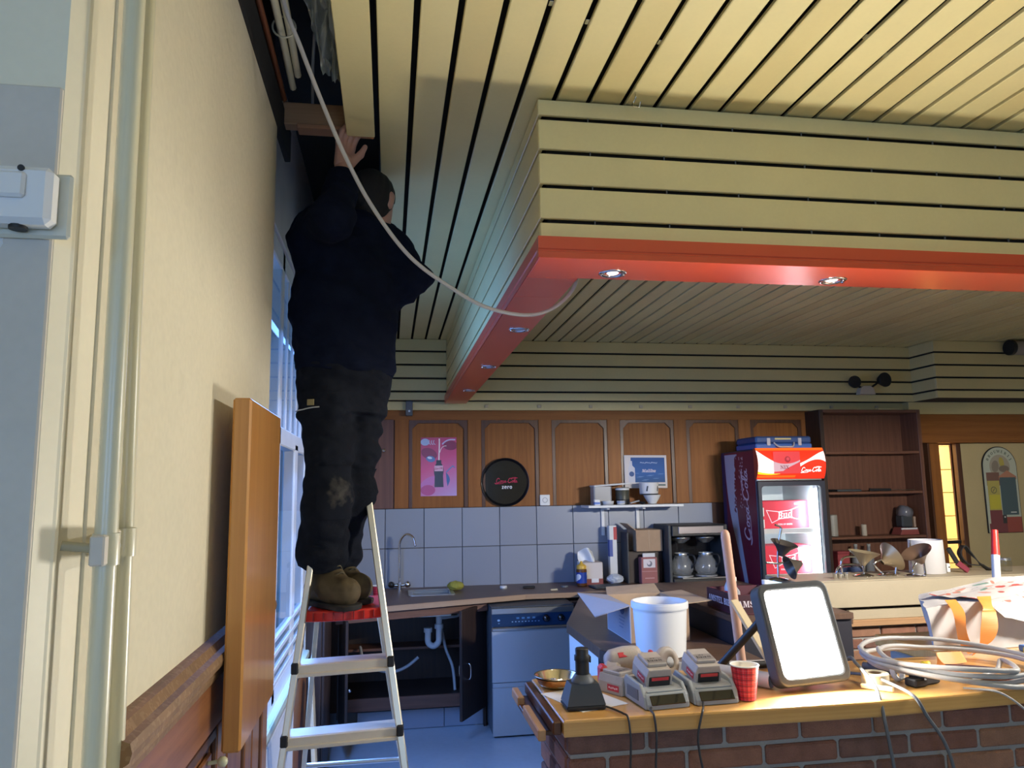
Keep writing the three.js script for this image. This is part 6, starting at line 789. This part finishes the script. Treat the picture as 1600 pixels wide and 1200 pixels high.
// ---------- foreground on the left ----------
{
  const t = T('light_switch', 'white surface-mounted light switch on the pale left post', 'switch', null, [-0.419, 1.957, -0.865]); P(t, 'back_plate', cb(0.142, 0.074, 0.008, 0.003).translate(0, 0, 0.0045), mat([0.66, 0.64, 0.52], 0.4)); P(t, 'housing', cb(0.12, 0.064, 0.026, 0.006).translate(0.0, 0.003, 0.0205), Mt.whiteGloss); P(t, 'rocker', at(cb(0.072, 0.029, 0.008, 0.003), -0.0, 0.012, 0.035, -0.06, 0, 0), Mt.whiteGloss); P(t, 'screw', at(cyl(0.0035, 0.0035, 0.002, 10).rotateX(Math.PI / 2), 0.03, 0.031, 0.034), Mt.black); P(t, 'knock_out', at(cyl(0.009, 0.009, 0.004, 16), 0.025, -0.0305, 0.02), Mt.black);
  const pu = T('plaster_patch', 'rough white plaster patch on the wall under the switch', 'patch', null, [-0.432, 1.918, -0.865]); { const g = new THREE.IcosahedronGeometry(0.016, 3), p = g.attributes.position; for (let i = 0; i < p.count; i++) { const n = 1 + 0.5 * (fbm(p.getX(i) * 140 + 60, p.getY(i) * 140 + 60, 400, 400, 701, 3) - 0.5); p.setXYZ(i, p.getX(i) * n * 1.1, p.getY(i) * n, p.getZ(i) * 0.18 * n); } g.computeVertexNormals(); P(pu, 'patch', g, mat([0.7, 0.7, 0.68], 0.9)); }
  const pA = T('heating_pipe', 'cream painted vertical pipe nearer to the door casing', 'pipe'), pB = T('heating_pipe', 'cream painted vertical pipe on the far side under the clamp', 'pipe');
  P(pA, 'pipe', tube([[-0.322, 0.0, -0.944], [-0.322, 1.3, -0.946], [-0.322, 2.1, -0.938], [-0.322, 2.80, -0.928]], 0.0125, 50, 16), Mt.pipe); P(pB, 'pipe', tube([[-0.3475, 0.0, -1.098], [-0.3475, 1.3, -1.092], [-0.3475, 2.1, -1.062], [-0.3475, 2.80, -1.052]], 0.0118, 50, 16), Mt.pipe);
  const cl = T('pipe_clamp', 'painted steel pipe clamp with a rod holding the two pipes', 'pipe clamp'); P(cl, 'rod', rod([-0.357, 1.587, -0.912], [-0.325, 1.582, -0.925], 0.0055, 12), mat([0.42, 0.36, 0.22], 0.5)); const bandg = (x, z) => at(lathe([[0.0132, -0.018], [0.0148, -0.018], [0.0148, 0.018], [0.0132, 0.018], [0.0132, -0.018]], 26), x, 1.58, z); P(cl, 'band', bandg(-0.322, -0.945), Mt.pipe); P(cl, 'band', bandg(-0.3445, -1.075), Mt.pipe); P(cl, 'ear', bb(-0.330, -0.314, 1.563, 1.597, -0.916, -0.931, 0.002), Mt.paintGrey); P(cl, 'ear', bar([-0.322, 1.58, -0.958], [-0.345, 1.58, -1.058], 0.034, 0.004, [1, 0, 0.2]), Mt.paintGrey); P(cl, 'screw', at(cyl(0.004, 0.004, 0.006, 10).rotateZ(1.57), -0.328, 1.58, -1.0), Mt.grey);
  const bd = T('varnished_board', 'orange varnished thick board leaning on the wainscot cap', 'board'); 
  P(bd, 'board', at(uvm(bb(-0.0188, 0.0188, 0, 0.704, -2.055, -1.627, 0.0045)), -0.3045, 1.134, 0, 0, 0, 0.0), Mt.plank);
  const hk = T('brass_hook', 'small pale brass hook under the near corner of the board', 'hook', null, [-0.322, 1.1265, -1.635]); P(hk, 'stem', rod([-0.04, -0.012, 0], [0.01, -0.006, 0], 0.004), mat([0.7, 0.66, 0.4], 0.35)); P(hk, 'head', at(new THREE.IcosahedronGeometry(0.0105, 1), 0.004, -0.005, 0.012), mat([0.72, 0.7, 0.45], 0.35)); const hk2 = copyOf(hk, 'small brass hook under the far corner of the board', [-0.322, 1.1265, -2.0]); void hk2;
  const pw = T('pale_plank', 'pale wooden offcut leaning on the wall behind the ladder', 'plank'); P(pw, 'plank', bar([-0.335, 0.002, -4.0], [-0.40, 0.66, -4.25], 0.02, 0.14, [0, 0.4, 1]), Mt.pale);
}
// ---------- step ladder ----------
{
  const t = T('step_ladder', 'aluminium step ladder with a red top platform under the man', 'step ladder');
  const Lx = (y) => -0.305 + (y - 0.906) * 0.1092, Rx = (y) => 0.036 - (y - 0.906) * 0.150, zf = (y, s) => -(2.48 + (y - 0.906) * 0.2 + (s > 0 ? 0.035 : 0));
  const Lp = (y) => [Lx(y), y, zf(y, -1)], Rp = (y) => [Rx(y), y, zf(y, 1)];
  P(t, 'front_rail', bar(Lp(0.01), Lp(1.43), 0.020, 0.05, [0, 0, 1], 0.003), Mt.alu); P(t, 'front_rail', bar(Rp(0.01), Rp(1.70), 0.022, 0.05, [0, 0, 1], 0.003), Mt.alu);
  P(t, 'hand_rail', bar([Lx(1.43), 1.43, zf(1.43, -1)], [Lx(1.7) , 1.70, zf(1.70, -1)], 0.018, 0.03, [0, 0, 1], 0.003), Mt.alu); P(t, 'hand_rail', bar([Lx(1.7) , 1.70, zf(1.70, -1)], Rp(1.70), 0.02, 0.03, [0, 0, 1], 0.003), Mt.alu);
  for (const y of [1.106, 0.906, 0.70, 0.49, 0.28]) {
    const a = Lp(y), b = Rp(y), m = (p, dy, dz) => [p[0], p[1] + dy, p[2] + dz];
    const q = P(t, 'step', merge([bar(m(a, -0.004, -0.030), m(b, -0.004, -0.030), 0.008, 0.085, [0, 0, 1], 0.002), bar(m(a, -0.014, 0.016), m(b, -0.014, 0.016), 0.026, 0.008, [0, 0, 1], 0.002), bar(m(a, -0.030, 0.022), m(b, -0.030, 0.022), 0.012, 0.012, [0, 0, 1], 0.002)]), Mt.aluFlat);
    for (const p of [a, b]) P(q, 'end_cap', cb(0.022, 0.034, 0.055, 0.004).translate(p[0] + (p === a ? -0.002 : 0.002), y - 0.008, p[2] + 0.006), Mt.black);
  }
  const a = Lp(1.254), b = Rp(1.254);
  const sp = new THREE.Shape(); sp.moveTo(a[0] + 0.004, -(a[2] + 0.01)); sp.quadraticCurveTo((a[0] + b[0]) / 2, -(a[2] + b[2]) / 2 - 0.055, b[0] - 0.004, -(b[2] + 0.01)); sp.lineTo(b[0] - 0.01, 2.86); sp.lineTo(a[0] + 0.012, 2.82); 
  P(t, 'platform', ext(sp, 0.034, 0.006, 14).rotateX(-Math.PI / 2).translate(0, 1.228, 0), Mt.plasticRed, 'red plastic platform');
  for (let i = 0; i < 7; i++) { const k = (i + 1) / 8, x = a[0] + (b[0] - a[0]) * k, z = a[2] + (b[2] - a[2]) * k + 0.012 + 0.055 * 2 * k * (1 - k); P(t, 'platform_rib', bb(x - 0.002, x + 0.002, 1.232, 1.258, z - 0.004, z + 0.0025, 0.0008), mat([0.35, 0.015, 0.012], 0.4)); }
  for (const s of [-1, 1]) { const x1 = s < 0 ? Lx(1.25) + 0.022 : Rx(1.25) - 0.022, x0 = s < 0 ? Lx(0) + 0.03 : Rx(0) - 0.03; P(t, 'rear_leg', bar([x0, 0.005, -3.35], [x1, 1.228, -2.80], 0.016, 0.03, [0, 0, 1]), Mt.alu); P(t, 'foot', cb(0.03, 0.05, 0.06, 0.006).translate(s < 0 ? Lx(0) : Rx(0), 0.026, zf(0, s)), Mt.black); P(t, 'rear_foot', cb(0.024, 0.04, 0.04, 0.006).translate(x0, 0.021, -3.35), Mt.black); }
  P(t, 'rear_brace', rod([Lx(0.55) + 0.03, 0.62, -3.075], [Rx(0.55) - 0.03, 0.62, -3.075], 0.009), Mt.steel); P(t, 'rear_brace', rod([Lx(1.0) + 0.03, 1.0, -2.91], [Rx(1.0) - 0.03, 1.0, -2.91], 0.009), Mt.steel);
  const bc = T('blue_cloth_bundle', 'blue cloth lying on the ladder platform behind the boots', 'cloth', null, [-0.222, 1.2625, -2.72]); { const g = new THREE.IcosahedronGeometry(0.05, 4), p = g.attributes.position; for (let i = 0; i < p.count; i++) { const n = 1 + 0.6 * (fbm(p.getX(i) * 45 + 60, p.getY(i) * 45 + p.getZ(i) * 30 + 60, 400, 400, 711, 3) - 0.5); p.setXYZ(i, p.getX(i) * n * 0.62, 0.055 + p.getY(i) * 1.1 * n, p.getZ(i) * n); } g.computeVertexNormals(); P(bc, 'cloth', g, mat([0.10, 0.22, 0.50], 0.9)); }
}
// ---------- the man ----------
function surfNet(f, lo, hi, cell) {     // naive surface nets of the zero level of f (negative inside)
  const n = [0, 1, 2].map((k) => Math.ceil((hi[k] - lo[k]) / cell) + 1), [nx, ny, nz] = n, val = new Float32Array(nx * ny * nz), id = (i, j, k) => (k * ny + j) * nx + i;
  for (let k = 0; k < nz; k++) for (let j = 0; j < ny; j++) for (let i = 0; i < nx; i++) val[id(i, j, k)] = f(lo[0] + i * cell, lo[1] + j * cell, lo[2] + k * cell);
  const vid = new Int32Array(nx * ny * nz).fill(-1), pos = [], nor = [], idx = [];
  for (let k = 0; k < nz - 1; k++) for (let j = 0; j < ny - 1; j++) for (let i = 0; i < nx - 1; i++) {
    let c = 0, sx = 0, sy = 0, sz = 0; const g = [];
    for (let q = 0; q < 8; q++) g.push(val[id(i + (q & 1), j + ((q >> 1) & 1), k + (q >> 2))]);
    for (const [a, b] of [[0, 1], [2, 3], [4, 5], [6, 7], [0, 2], [1, 3], [4, 6], [5, 7], [0, 4], [1, 5], [2, 6], [3, 7]]) if ((g[a] < 0) !== (g[b] < 0)) { const t = g[a] / (g[a] - g[b]); sx += (a & 1) + t * ((b & 1) - (a & 1)); sy += ((a >> 1) & 1) + t * (((b >> 1) & 1) - ((a >> 1) & 1)); sz += (a >> 2) + t * ((b >> 2) - (a >> 2)); c++; }
    if (!c) continue;
    const x = lo[0] + (i + sx / c) * cell, y = lo[1] + (j + sy / c) * cell, z = lo[2] + (k + sz / c) * cell, e = cell * 0.5;
    vid[id(i, j, k)] = pos.length / 3; pos.push(x, y, z);
    const d = new THREE.Vector3(f(x + e, y, z) - f(x - e, y, z), f(x, y + e, z) - f(x, y - e, z), f(x, y, z + e) - f(x, y, z - e)).normalize(); nor.push(d.x, d.y, d.z);
  }
  const quad = (a, b, c, d, flip) => { if (a < 0 || b < 0 || c < 0 || d < 0) return; if (flip) idx.push(a, c, b, a, d, c); else idx.push(a, b, c, a, c, d); };
  for (let k = 1; k < nz - 1; k++) for (let j = 1; j < ny - 1; j++) for (let i = 1; i < nx - 1; i++) {
    const s = val[id(i, j, k)] < 0;
    if (s !== val[id(i + 1, j, k)] < 0) quad(vid[id(i, j - 1, k - 1)], vid[id(i, j, k - 1)], vid[id(i, j, k)], vid[id(i, j - 1, k)], !s);
    if (s !== val[id(i, j + 1, k)] < 0) quad(vid[id(i - 1, j, k - 1)], vid[id(i - 1, j, k)], vid[id(i, j, k)], vid[id(i, j, k - 1)], !s);
    if (s !== val[id(i, j, k + 1)] < 0) quad(vid[id(i - 1, j - 1, k)], vid[id(i, j - 1, k)], vid[id(i, j, k)], vid[id(i - 1, j, k)], !s);
  }
  const g = new THREE.BufferGeometry(); g.setAttribute('position', new THREE.Float32BufferAttribute(pos, 3)); g.setAttribute('normal', new THREE.Float32BufferAttribute(nor, 3)); g.setIndex(idx); return uvm(g);
}
const cap = (a, b, ra, rb) => { const d = [b[0] - a[0], b[1] - a[1], b[2] - a[2]], L = d[0] * d[0] + d[1] * d[1] + d[2] * d[2]; return (x, y, z) => { const px = x - a[0], py = y - a[1], pz = z - a[2], t = Math.min(1, Math.max(0, (px * d[0] + py * d[1] + pz * d[2]) / L)); return Math.hypot(px - d[0] * t, py - d[1] * t, pz - d[2] * t) - (ra + (rb - ra) * t); }; };
const sminf = (k, ...fs) => (x, y, z) => { let r = fs[0](x, y, z); for (let i = 1; i < fs.length; i++) { const b = fs[i](x, y, z), h = Math.max(k - Math.abs(r - b), 0) / k; r = Math.min(r, b) - h * h * k * 0.25; } return r; };
const F = [0.6, 0, 0.8], Rt = [-0.8, 0, 0.6];   // facing and right-hand directions
const go = (p, f = 0, r = 0, u = 0) => [p[0] + F[0] * f + Rt[0] * r, p[1] + u, p[2] + F[2] * f + Rt[2] * r];
const ell = (c, a, b, h) => (x, y, z) => { const dx = x - c[0], dz = z - c[2], u = dx * Rt[0] + dz * Rt[2], v = dx * F[0] + dz * F[2], w = y - c[1]; const q = Math.sqrt((u / a) ** 2 + (v / b) ** 2 + (w / h) ** 2); return (q - 1) * Math.min(a, b, h); };
const prof = (rows, k = 1) => (x, y, z) => {   // stacked ellipses: rows of [y, centre x, centre z, half width, half depth]
  let i = 0; while (i < rows.length - 2 && y > rows[i + 1][0]) i++; const A = rows[i], Bq = rows[i + 1]; let t = (y - A[0]) / (Bq[0] - A[0]); const over = t < 0 ? A[0] - y : t > 1 ? y - Bq[0] : 0; t = Math.min(1, Math.max(0, t)); t = t * t * (3 - 2 * t);
  const [cx, cz, a, b] = [1, 2, 3, 4].map((j) => A[j] + (Bq[j] - A[j]) * t); const dx = x - cx, dz = z - cz, u = dx * Rt[0] + dz * Rt[2], v = dx * F[0] + dz * F[2]; const d = (Math.hypot(u / a, v / b) - 1) * Math.min(a, b); return over > 0 ? Math.max(d, over) : d; };
{
  const man = T('person', 'man in navy sweater and dark work trousers reaching into the ceiling gap', 'person');
  const hipR = [-0.215, 2.02, -2.60], hipL = [-0.105, 2.02, -2.68], kneeR = [-0.196, 1.625, -2.555], kneeL = [-0.122, 1.635, -2.665], ankR = [-0.213, 1.37, -2.645], ankL = [-0.178, 1.37, -2.765];
  const shR = [-0.262, 2.525, -2.55], shL = [-0.030, 2.545, -2.69], elR = [-0.178, 2.50, -2.33], wrR = [-0.158, 2.695, -2.41], elL = [0.072, 2.405, -2.66], wrL = [-0.03, 2.64, -2.77];
  const headC = [-0.072, 2.665, -2.63], fold = (x, y, z, s, a) => a * (fbm(x * 9 + 40, y * 13 + 40, 600, 600, s, 3) - 0.5 + fbm(z * 9 + 40, y * 15 + x * 6 + 40, 600, 600, s + 9, 3) - 0.5);
  const thumbBase = go(wrR, 0, 0, 0.03);
  // body: one continuous surface under the clothes, with head and hands on finer grids
  const bodyF = sminf(0.05, prof([[1.98, -0.155, -2.645, 0.14, 0.10], [2.15, -0.152, -2.635, 0.15, 0.12], [2.35, -0.148, -2.63, 0.155, 0.105], [2.5, -0.145, -2.62, 0.15, 0.08], [2.56, -0.12, -2.62, 0.07, 0.06]]), cap(hipR, kneeR, 0.075, 0.055), cap(kneeR, ankR, 0.045, 0.034), cap(hipL, kneeL, 0.075, 0.055), cap(kneeL, ankL, 0.045, 0.034), cap(ankR, go(ankR, 0.14, 0, -0.06), 0.036, 0.03), cap(ankL, go(ankL, 0.14, 0, -0.06), 0.036, 0.03), cap(shR, elR, 0.052, 0.042), cap(elR, wrR, 0.04, 0.029), cap(shL, elL, 0.052, 0.042), cap(elL, wrL, 0.04, 0.029), cap([-0.13, 2.52, -2.63], [-0.09, 2.62, -2.63], 0.055, 0.052));
  const up = [0.02, 1, -0.04];
  const HF = [0.42, 0, -0.907], HR = [0.907, 0, 0.42];   // the head is turned away from the camera, towards the gap
  const gh = (p, a = 0, r = 0, u = 0) => [p[0] + HF[0] * a + HR[0] * r, p[1] + u, p[2] + HF[2] * a + HR[2] * r];
  const ellH = (c, a, b, h) => (x, y, z) => { const dx = x - c[0], dz = z - c[2]; const q = Math.hypot((dx * HR[0] + dz * HR[2]) / a, (dx * HF[0] + dz * HF[2]) / b, (y - c[1]) / h); return (q - 1) * Math.min(a, b, h); };
  const headF = sminf(0.03, ellH([headC[0], headC[1] + 0.02, headC[2]], 0.076, 0.094, 0.098), ellH(gh(headC, 0.03, 0, -0.05), 0.055, 0.06, 0.062), cap(gh(headC, 0.092, 0, 0.015), gh(headC, 0.108, 0, -0.018), 0.009, 0.014), cap(gh(headC, -0.005, 0.078, 0.012), gh(headC, -0.01, 0.08, -0.02), 0.014, 0.009), cap(gh(headC, -0.005, -0.078, 0.012), gh(headC, -0.01, -0.08, -0.02), 0.014, 0.009), cap(gh(headC, 0.083, 0.03, 0.028), gh(headC, 0.083, -0.03, 0.028), 0.012, 0.012), cap(gh(headC, 0.085, 0.02, -0.052), gh(headC, 0.085, -0.02, -0.052), 0.009, 0.009), cap([-0.11, 2.57, -2.63], [-0.09, 2.62, -2.63], 0.052, 0.052));
  const ball = (c, r) => (x, y, z) => Math.hypot(x - c[0], y - c[1], z - c[2]) - r; const eyes = sminf(0.004, ball(gh(headC, 0.082, 0.032, 0.012), 0.0125), ball(gh(headC, 0.082, -0.032, 0.012), 0.0125));
  // right hand: palm up at the plank end, fingers bent over it, thumb to the side
  function handField(w, tip, across, curl) {   // w wrist, tip: unit direction of the hand, across: towards the little finger, curl: direction the fingers bend to
    const q = (a, b, c) => [w[0] + tip[0] * a + across[0] * b + curl[0] * c, w[1] + tip[1] * a + across[1] * b + curl[1] * c, w[2] + tip[2] * a + across[2] * b + curl[2] * c], L = [];
    L.push(cap(w, q(0.03, 0, 0), 0.027, 0.026)); for (const b of [-0.026, -0.009, 0.009, 0.025]) L.push(cap(q(0.012, b * 0.7, 0), q(0.088, b, 0), 0.0165, 0.0115));
    [[-0.027, 0.045, 0.028, 0.022], [-0.009, 0.05, 0.031, 0.024], [0.009, 0.047, 0.029, 0.023], [0.026, 0.037, 0.023, 0.02]].forEach(([b, l1, l2, l3], i) => { const k0 = q(0.09, b, 0), k1 = q(0.09 + l1 * 0.88, b * 1.1, l1 * 0.45), k2 = q(0.09 + l1 * 0.88 + l2 * 0.35, b * 1.12, l1 * 0.45 + l2 * 0.92), k3 = q(0.09 + l1 * 0.88 + l2 * 0.35 - l3 * 0.3, b * 1.12, l1 * 0.45 + l2 * 0.92 + l3 * 0.9); L.push(cap(k0, k1, 0.0098, 0.0088), cap(k1, k2, 0.0088, 0.0078), cap(k2, k3, 0.0078, 0.0068)); void i; });
    const t0 = q(0.03, -0.024, 0.008), t1 = q(0.066, -0.047, 0.022), t2 = q(0.092, -0.052, 0.038); L.push(cap(t0, t1, 0.0155, 0.0115), cap(t1, t2, 0.0112, 0.0085)); return sminf(0.007, ...L);
  }
  const hR = handField(wrR, [0.06, 0.985, -0.16], [-0.78, 0.14, 0.61], [0.60, 0.05, 0.79].map((v, i) => [0.62, 0.08, 0.78][i] * 1)), hL = handField(wrL, [-0.2, 0.97, 0.12], [0.75, 0.1, -0.65], [0.55, 0.15, 0.8]);
  const bb3 = (c, r) => [c.map((v) => v - r), c.map((v) => v + r)];
  const skinG = merge([surfNet(bodyF, [-0.42, 1.24, -2.95], [0.22, 2.78, -2.22], 0.012), surfNet(headF, ...bb3(headC, 0.145), 0.004), surfNet(hR, ...bb3([wrR[0], wrR[1] + 0.075, wrR[2]], 0.14), 0.003), surfNet(hL, ...bb3([wrL[0], wrL[1] + 0.075, wrL[2]], 0.14), 0.0035)]);
  P(man, 'body', skinG, Mt.skin); P(man, 'eyes', surfNet(eyes, ...bb3(gh(headC, 0.082, 0, 0.012), 0.06), 0.004), Mt.ceramic);
  const hairF = (x, y, z) => { const d = ellH([headC[0], headC[1] + 0.016, headC[2]], 0.085, 0.103, 0.108)(x, y, z), v = (x - headC[0]) * HF[0] + (z - headC[2]) * HF[2]; return Math.max(d + 0.006 * (fbm(x * 60 + 90, y * 30 + z * 60 + 90, 900, 900, 803, 2) - 0.5), (v - 0.03) * 0.8 - (y - headC[1]) * 0.55, headC[1] - 0.072 - y); };
  P(man, 'hair', surfNet(hairF, ...bb3(headC, 0.15), 0.006), Mt.hair, 'dark hair');
  const torso = prof([[2.035, -0.152, -2.645, 0.178, 0.148], [2.10, -0.155, -2.640, 0.188, 0.158], [2.25, -0.152, -2.632, 0.188, 0.165], [2.40, -0.148, -2.626, 0.185, 0.142], [2.50, -0.145, -2.622, 0.178, 0.115], [2.57, -0.128, -2.62, 0.115, 0.085], [2.605, -0.115, -2.62, 0.075, 0.07]]);
  const sleeveF = sminf(0.06, torso, cap(shR, elR, 0.078, 0.068), cap(elR, [wrR[0] - 0.003, wrR[1] - 0.025, wrR[2] - 0.01], 0.066, 0.048), cap(shL, elL, 0.072, 0.058), cap(elL, [wrL[0] + 0.01, wrL[1] - 0.03, wrL[2]], 0.058, 0.046));
  const sweaterF = (x, y, z) => { let d = sleeveF(x, y, z) + fold(x, y, z, 811, 0.028) + 0.003 * Math.sin(y * 120 + x * 30) * (y < 2.06 ? 1 : 0); d = Math.max(d, 2.035 - y + 0.01 * Math.sin(x * 16)); const cut = (x - wrR[0]) * 0.06 + (y - wrR[1] + 0.015) * 0.985 - (z - wrR[2]) * 0.16; if (Math.hypot(x - wrR[0], z - wrR[2]) < 0.11 && y > 2.6) d = Math.max(d, cut); const cl = (y - wrL[1] + 0.012); if (Math.hypot(x - wrL[0], z - wrL[2]) < 0.1 && y > 2.58 && x > -0.12 && z < -2.70) d = Math.max(d, cl); return d; };
  P(man, 'sweater', surfNet(sweaterF, [-0.44, 1.99, -2.95], [0.24, 2.76, -2.18], 0.0095), Mt.navy, 'navy blue sweater');
  const legF = (hp, kn, an) => { const m = go([0, 1, 2].map((k) => kn[k] * 0.35 + an[k] * 0.65), -0.008); return sminf(0.03, cap(hp, kn, 0.092, 0.070), cap(kn, m, 0.070, 0.080), cap(m, go(an, 0.0, 0, -0.01), 0.080, 0.068)); };
  const trouF = sminf(0.035, prof([[1.90, -0.158, -2.648, 0.155, 0.125], [2.0, -0.158, -2.645, 0.168, 0.138], [2.12, -0.155, -2.642, 0.172, 0.142]]), legF(hipR, kneeR, ankR), legF(hipL, kneeL, ankL));
  const trousersF = (x, y, z) => Math.max(trouF(x, y, z) + fold(x, y, z, 821, 0.034) + 0.007 * Math.sin(y * 62 + x * 9) * Math.max(0, 1 - Math.abs(y - 1.43) / 0.09), 1.385 - y + 0.012 * Math.sin(x * 30 + z * 20), y - 2.11);
  P(man, 'trousers', surfNet(trousersF, [-0.40, 1.35, -2.90], [0.10, 2.14, -2.38], 0.0095), Mt.trouser, 'dark work trousers');
  // knee pads and pocket details follow the trouser surface
  const onto = (p, dir) => { let q = [...p]; for (let i = 0; i < 60 && trousersF(...q) < 0; i++) q = q.map((v, k) => v + dir[k] * 0.004); return q; };
  const patch = (kn, s, w, h, dy) => { const NU = 10, NV = 12, pos = [], idx = []; for (let j = 0; j <= NV; j++) for (let i = 0; i <= NU; i++) { const u = (i / NU - 0.5) * w, v = (j / NV - 0.5) * h, st = go(kn, 0, u * 0.75 + s, v + dy), ang = u * 5; const dir = [F[0] * Math.cos(ang) + Rt[0] * Math.sin(ang), 0, F[2] * Math.cos(ang) + Rt[2] * Math.sin(ang)]; const q = onto(st, dir); pos.push(q[0] + dir[0] * 0.004, q[1], q[2] + dir[2] * 0.004); } for (let j = 0; j < NV; j++) for (let i = 0; i < NU; i++) { const a = j * (NU + 1) + i; idx.push(a, a + 1, a + NU + 2, a, a + NU + 2, a + NU + 1); } const g = new THREE.BufferGeometry(); g.setAttribute('position', new THREE.Float32BufferAttribute(pos, 3)); g.setIndex(idx); g.computeVertexNormals(); const uv = []; for (let j = 0; j <= NV; j++) for (let i = 0; i <= NU; i++) uv.push(i / NU, j / NV); g.setAttribute('uv', new THREE.Float32BufferAttribute(uv, 2)); return g; };
  const km = Mt.kneePatch.clone(); km.side = THREE.DoubleSide; const tm = Mt.trouser.clone(); tm.side = THREE.DoubleSide;
  P(man, 'knee_patch', patch(kneeR, 0, 0.15, 0.17, 0.01), km, 'dusty knee patch'); P(man, 'knee_patch', patch(kneeL, 0, 0.13, 0.16, 0.0), tm);
  const rim = (p, r, dirv) => onto(p, dirv).map((v, k) => v + dirv[k] * r); const pts = []; for (let i = 0; i <= 8; i++) { const a = 0.75 + i * 0.165, dir = [F[0] * Math.cos(a) + Rt[0] * Math.sin(a), 0, F[2] * Math.cos(a) + Rt[2] * Math.sin(a)]; pts.push(rim([-0.215, 1.905 + 0.008 * Math.abs(i - 6) / 6, -2.60], 0.002, dir)); }
  P(man, 'pocket_piping', tube(pts, 0.0022, 40, 6), mat([0.55, 0.54, 0.5], 0.6), 'pale pocket piping'); { const a = 1.0, dir = [F[0] * Math.cos(a) + Rt[0] * Math.sin(a), 0, F[2] * Math.cos(a) + Rt[2] * Math.sin(a)], q = rim([-0.215, 1.928, -2.60], 0.002, dir); P(man, 'pocket_label', at(cb(0.024, 0.02, 0.003, 0.0008), ...q, 0, Math.atan2(dir[0], dir[2]), 0), mat([0.30, 0.24, 0.10], 0.6), 'small tan label'); }
  const pull = onto([-0.215, 1.80, -2.62], [-0.9, 0, -0.4]); P(man, 'rule_pocket', at(cb(0.03, 0.05, 0.05, 0.008), pull[0] + 0.004, 1.80, pull[2], 0, 0.4, 0.4), Mt.trouser);
  // boots
  const bootF = (an) => { const s = sminf(0.03, cap(go(an, -0.045, 0, -0.05), go(an, 0.06, 0.004, -0.045), 0.043, 0.046), cap(go(an, 0.06, 0.004, -0.045), go(an, 0.135, 0.004, -0.052), 0.046, 0.047), cap(go(an, 0, 0, -0.03), go(an, -0.015, 0, 0.07), 0.046, 0.052), cap(go(an, 0.05, 0, -0.01), go(an, 0.01, 0, 0.04), 0.032, 0.04)); return (x, y, z) => Math.max(s(x, y, z) + 0.004 * (fbm(x * 40 + 60, y * 40 + z * 40 + 60, 900, 900, 831, 3) - 0.5), 1.281 - y, y - an[1] - 0.07); };
  const soleF = (an) => { const s = sminf(0.02, cap(go(an, -0.045, 0, -0.088), go(an, 0.05, 0, -0.088), 0.046, 0.047), cap(go(an, 0.05, 0, -0.088), go(an, 0.138, 0.004, -0.088), 0.047, 0.05)); return (x, y, z) => Math.max(s(x, y, z), 1.2635 - y, y - 1.283); };
  for (const an of [ankR, ankL]) { const b = P(man, 'boot', surfNet(bootF(an), ...bb3(go(an, 0.04, 0, -0.03), 0.22), 0.0065), Mt.boot, 'brown work boot'); P(b, 'boot_sole', surfNet(soleF(an), ...bb3(go(an, 0.04, 0, -0.09), 0.21), 0.006), Mt.sole); for (let i = 0; i < 4; i++) { const c = go(an, 0.085 - i * 0.017, 0, -0.012 + i * 0.02), e = (s) => go(c, -0.004, s * 0.028, 0.014 - 0.012 * 1), m = go(c, 0.018, 0, 0.02); P(b, 'lace', tube([e(-1), m, e(1)], 0.0028, 16, 6), mat([0.12, 0.1, 0.06], 0.8)); } }
}
shade(scene);
scene.traverse((o) => { if (o.isDirectionalLight || o.isPointLight || o.isSpotLight) o.castShadow = true; });
renderer.render(scene, camera);
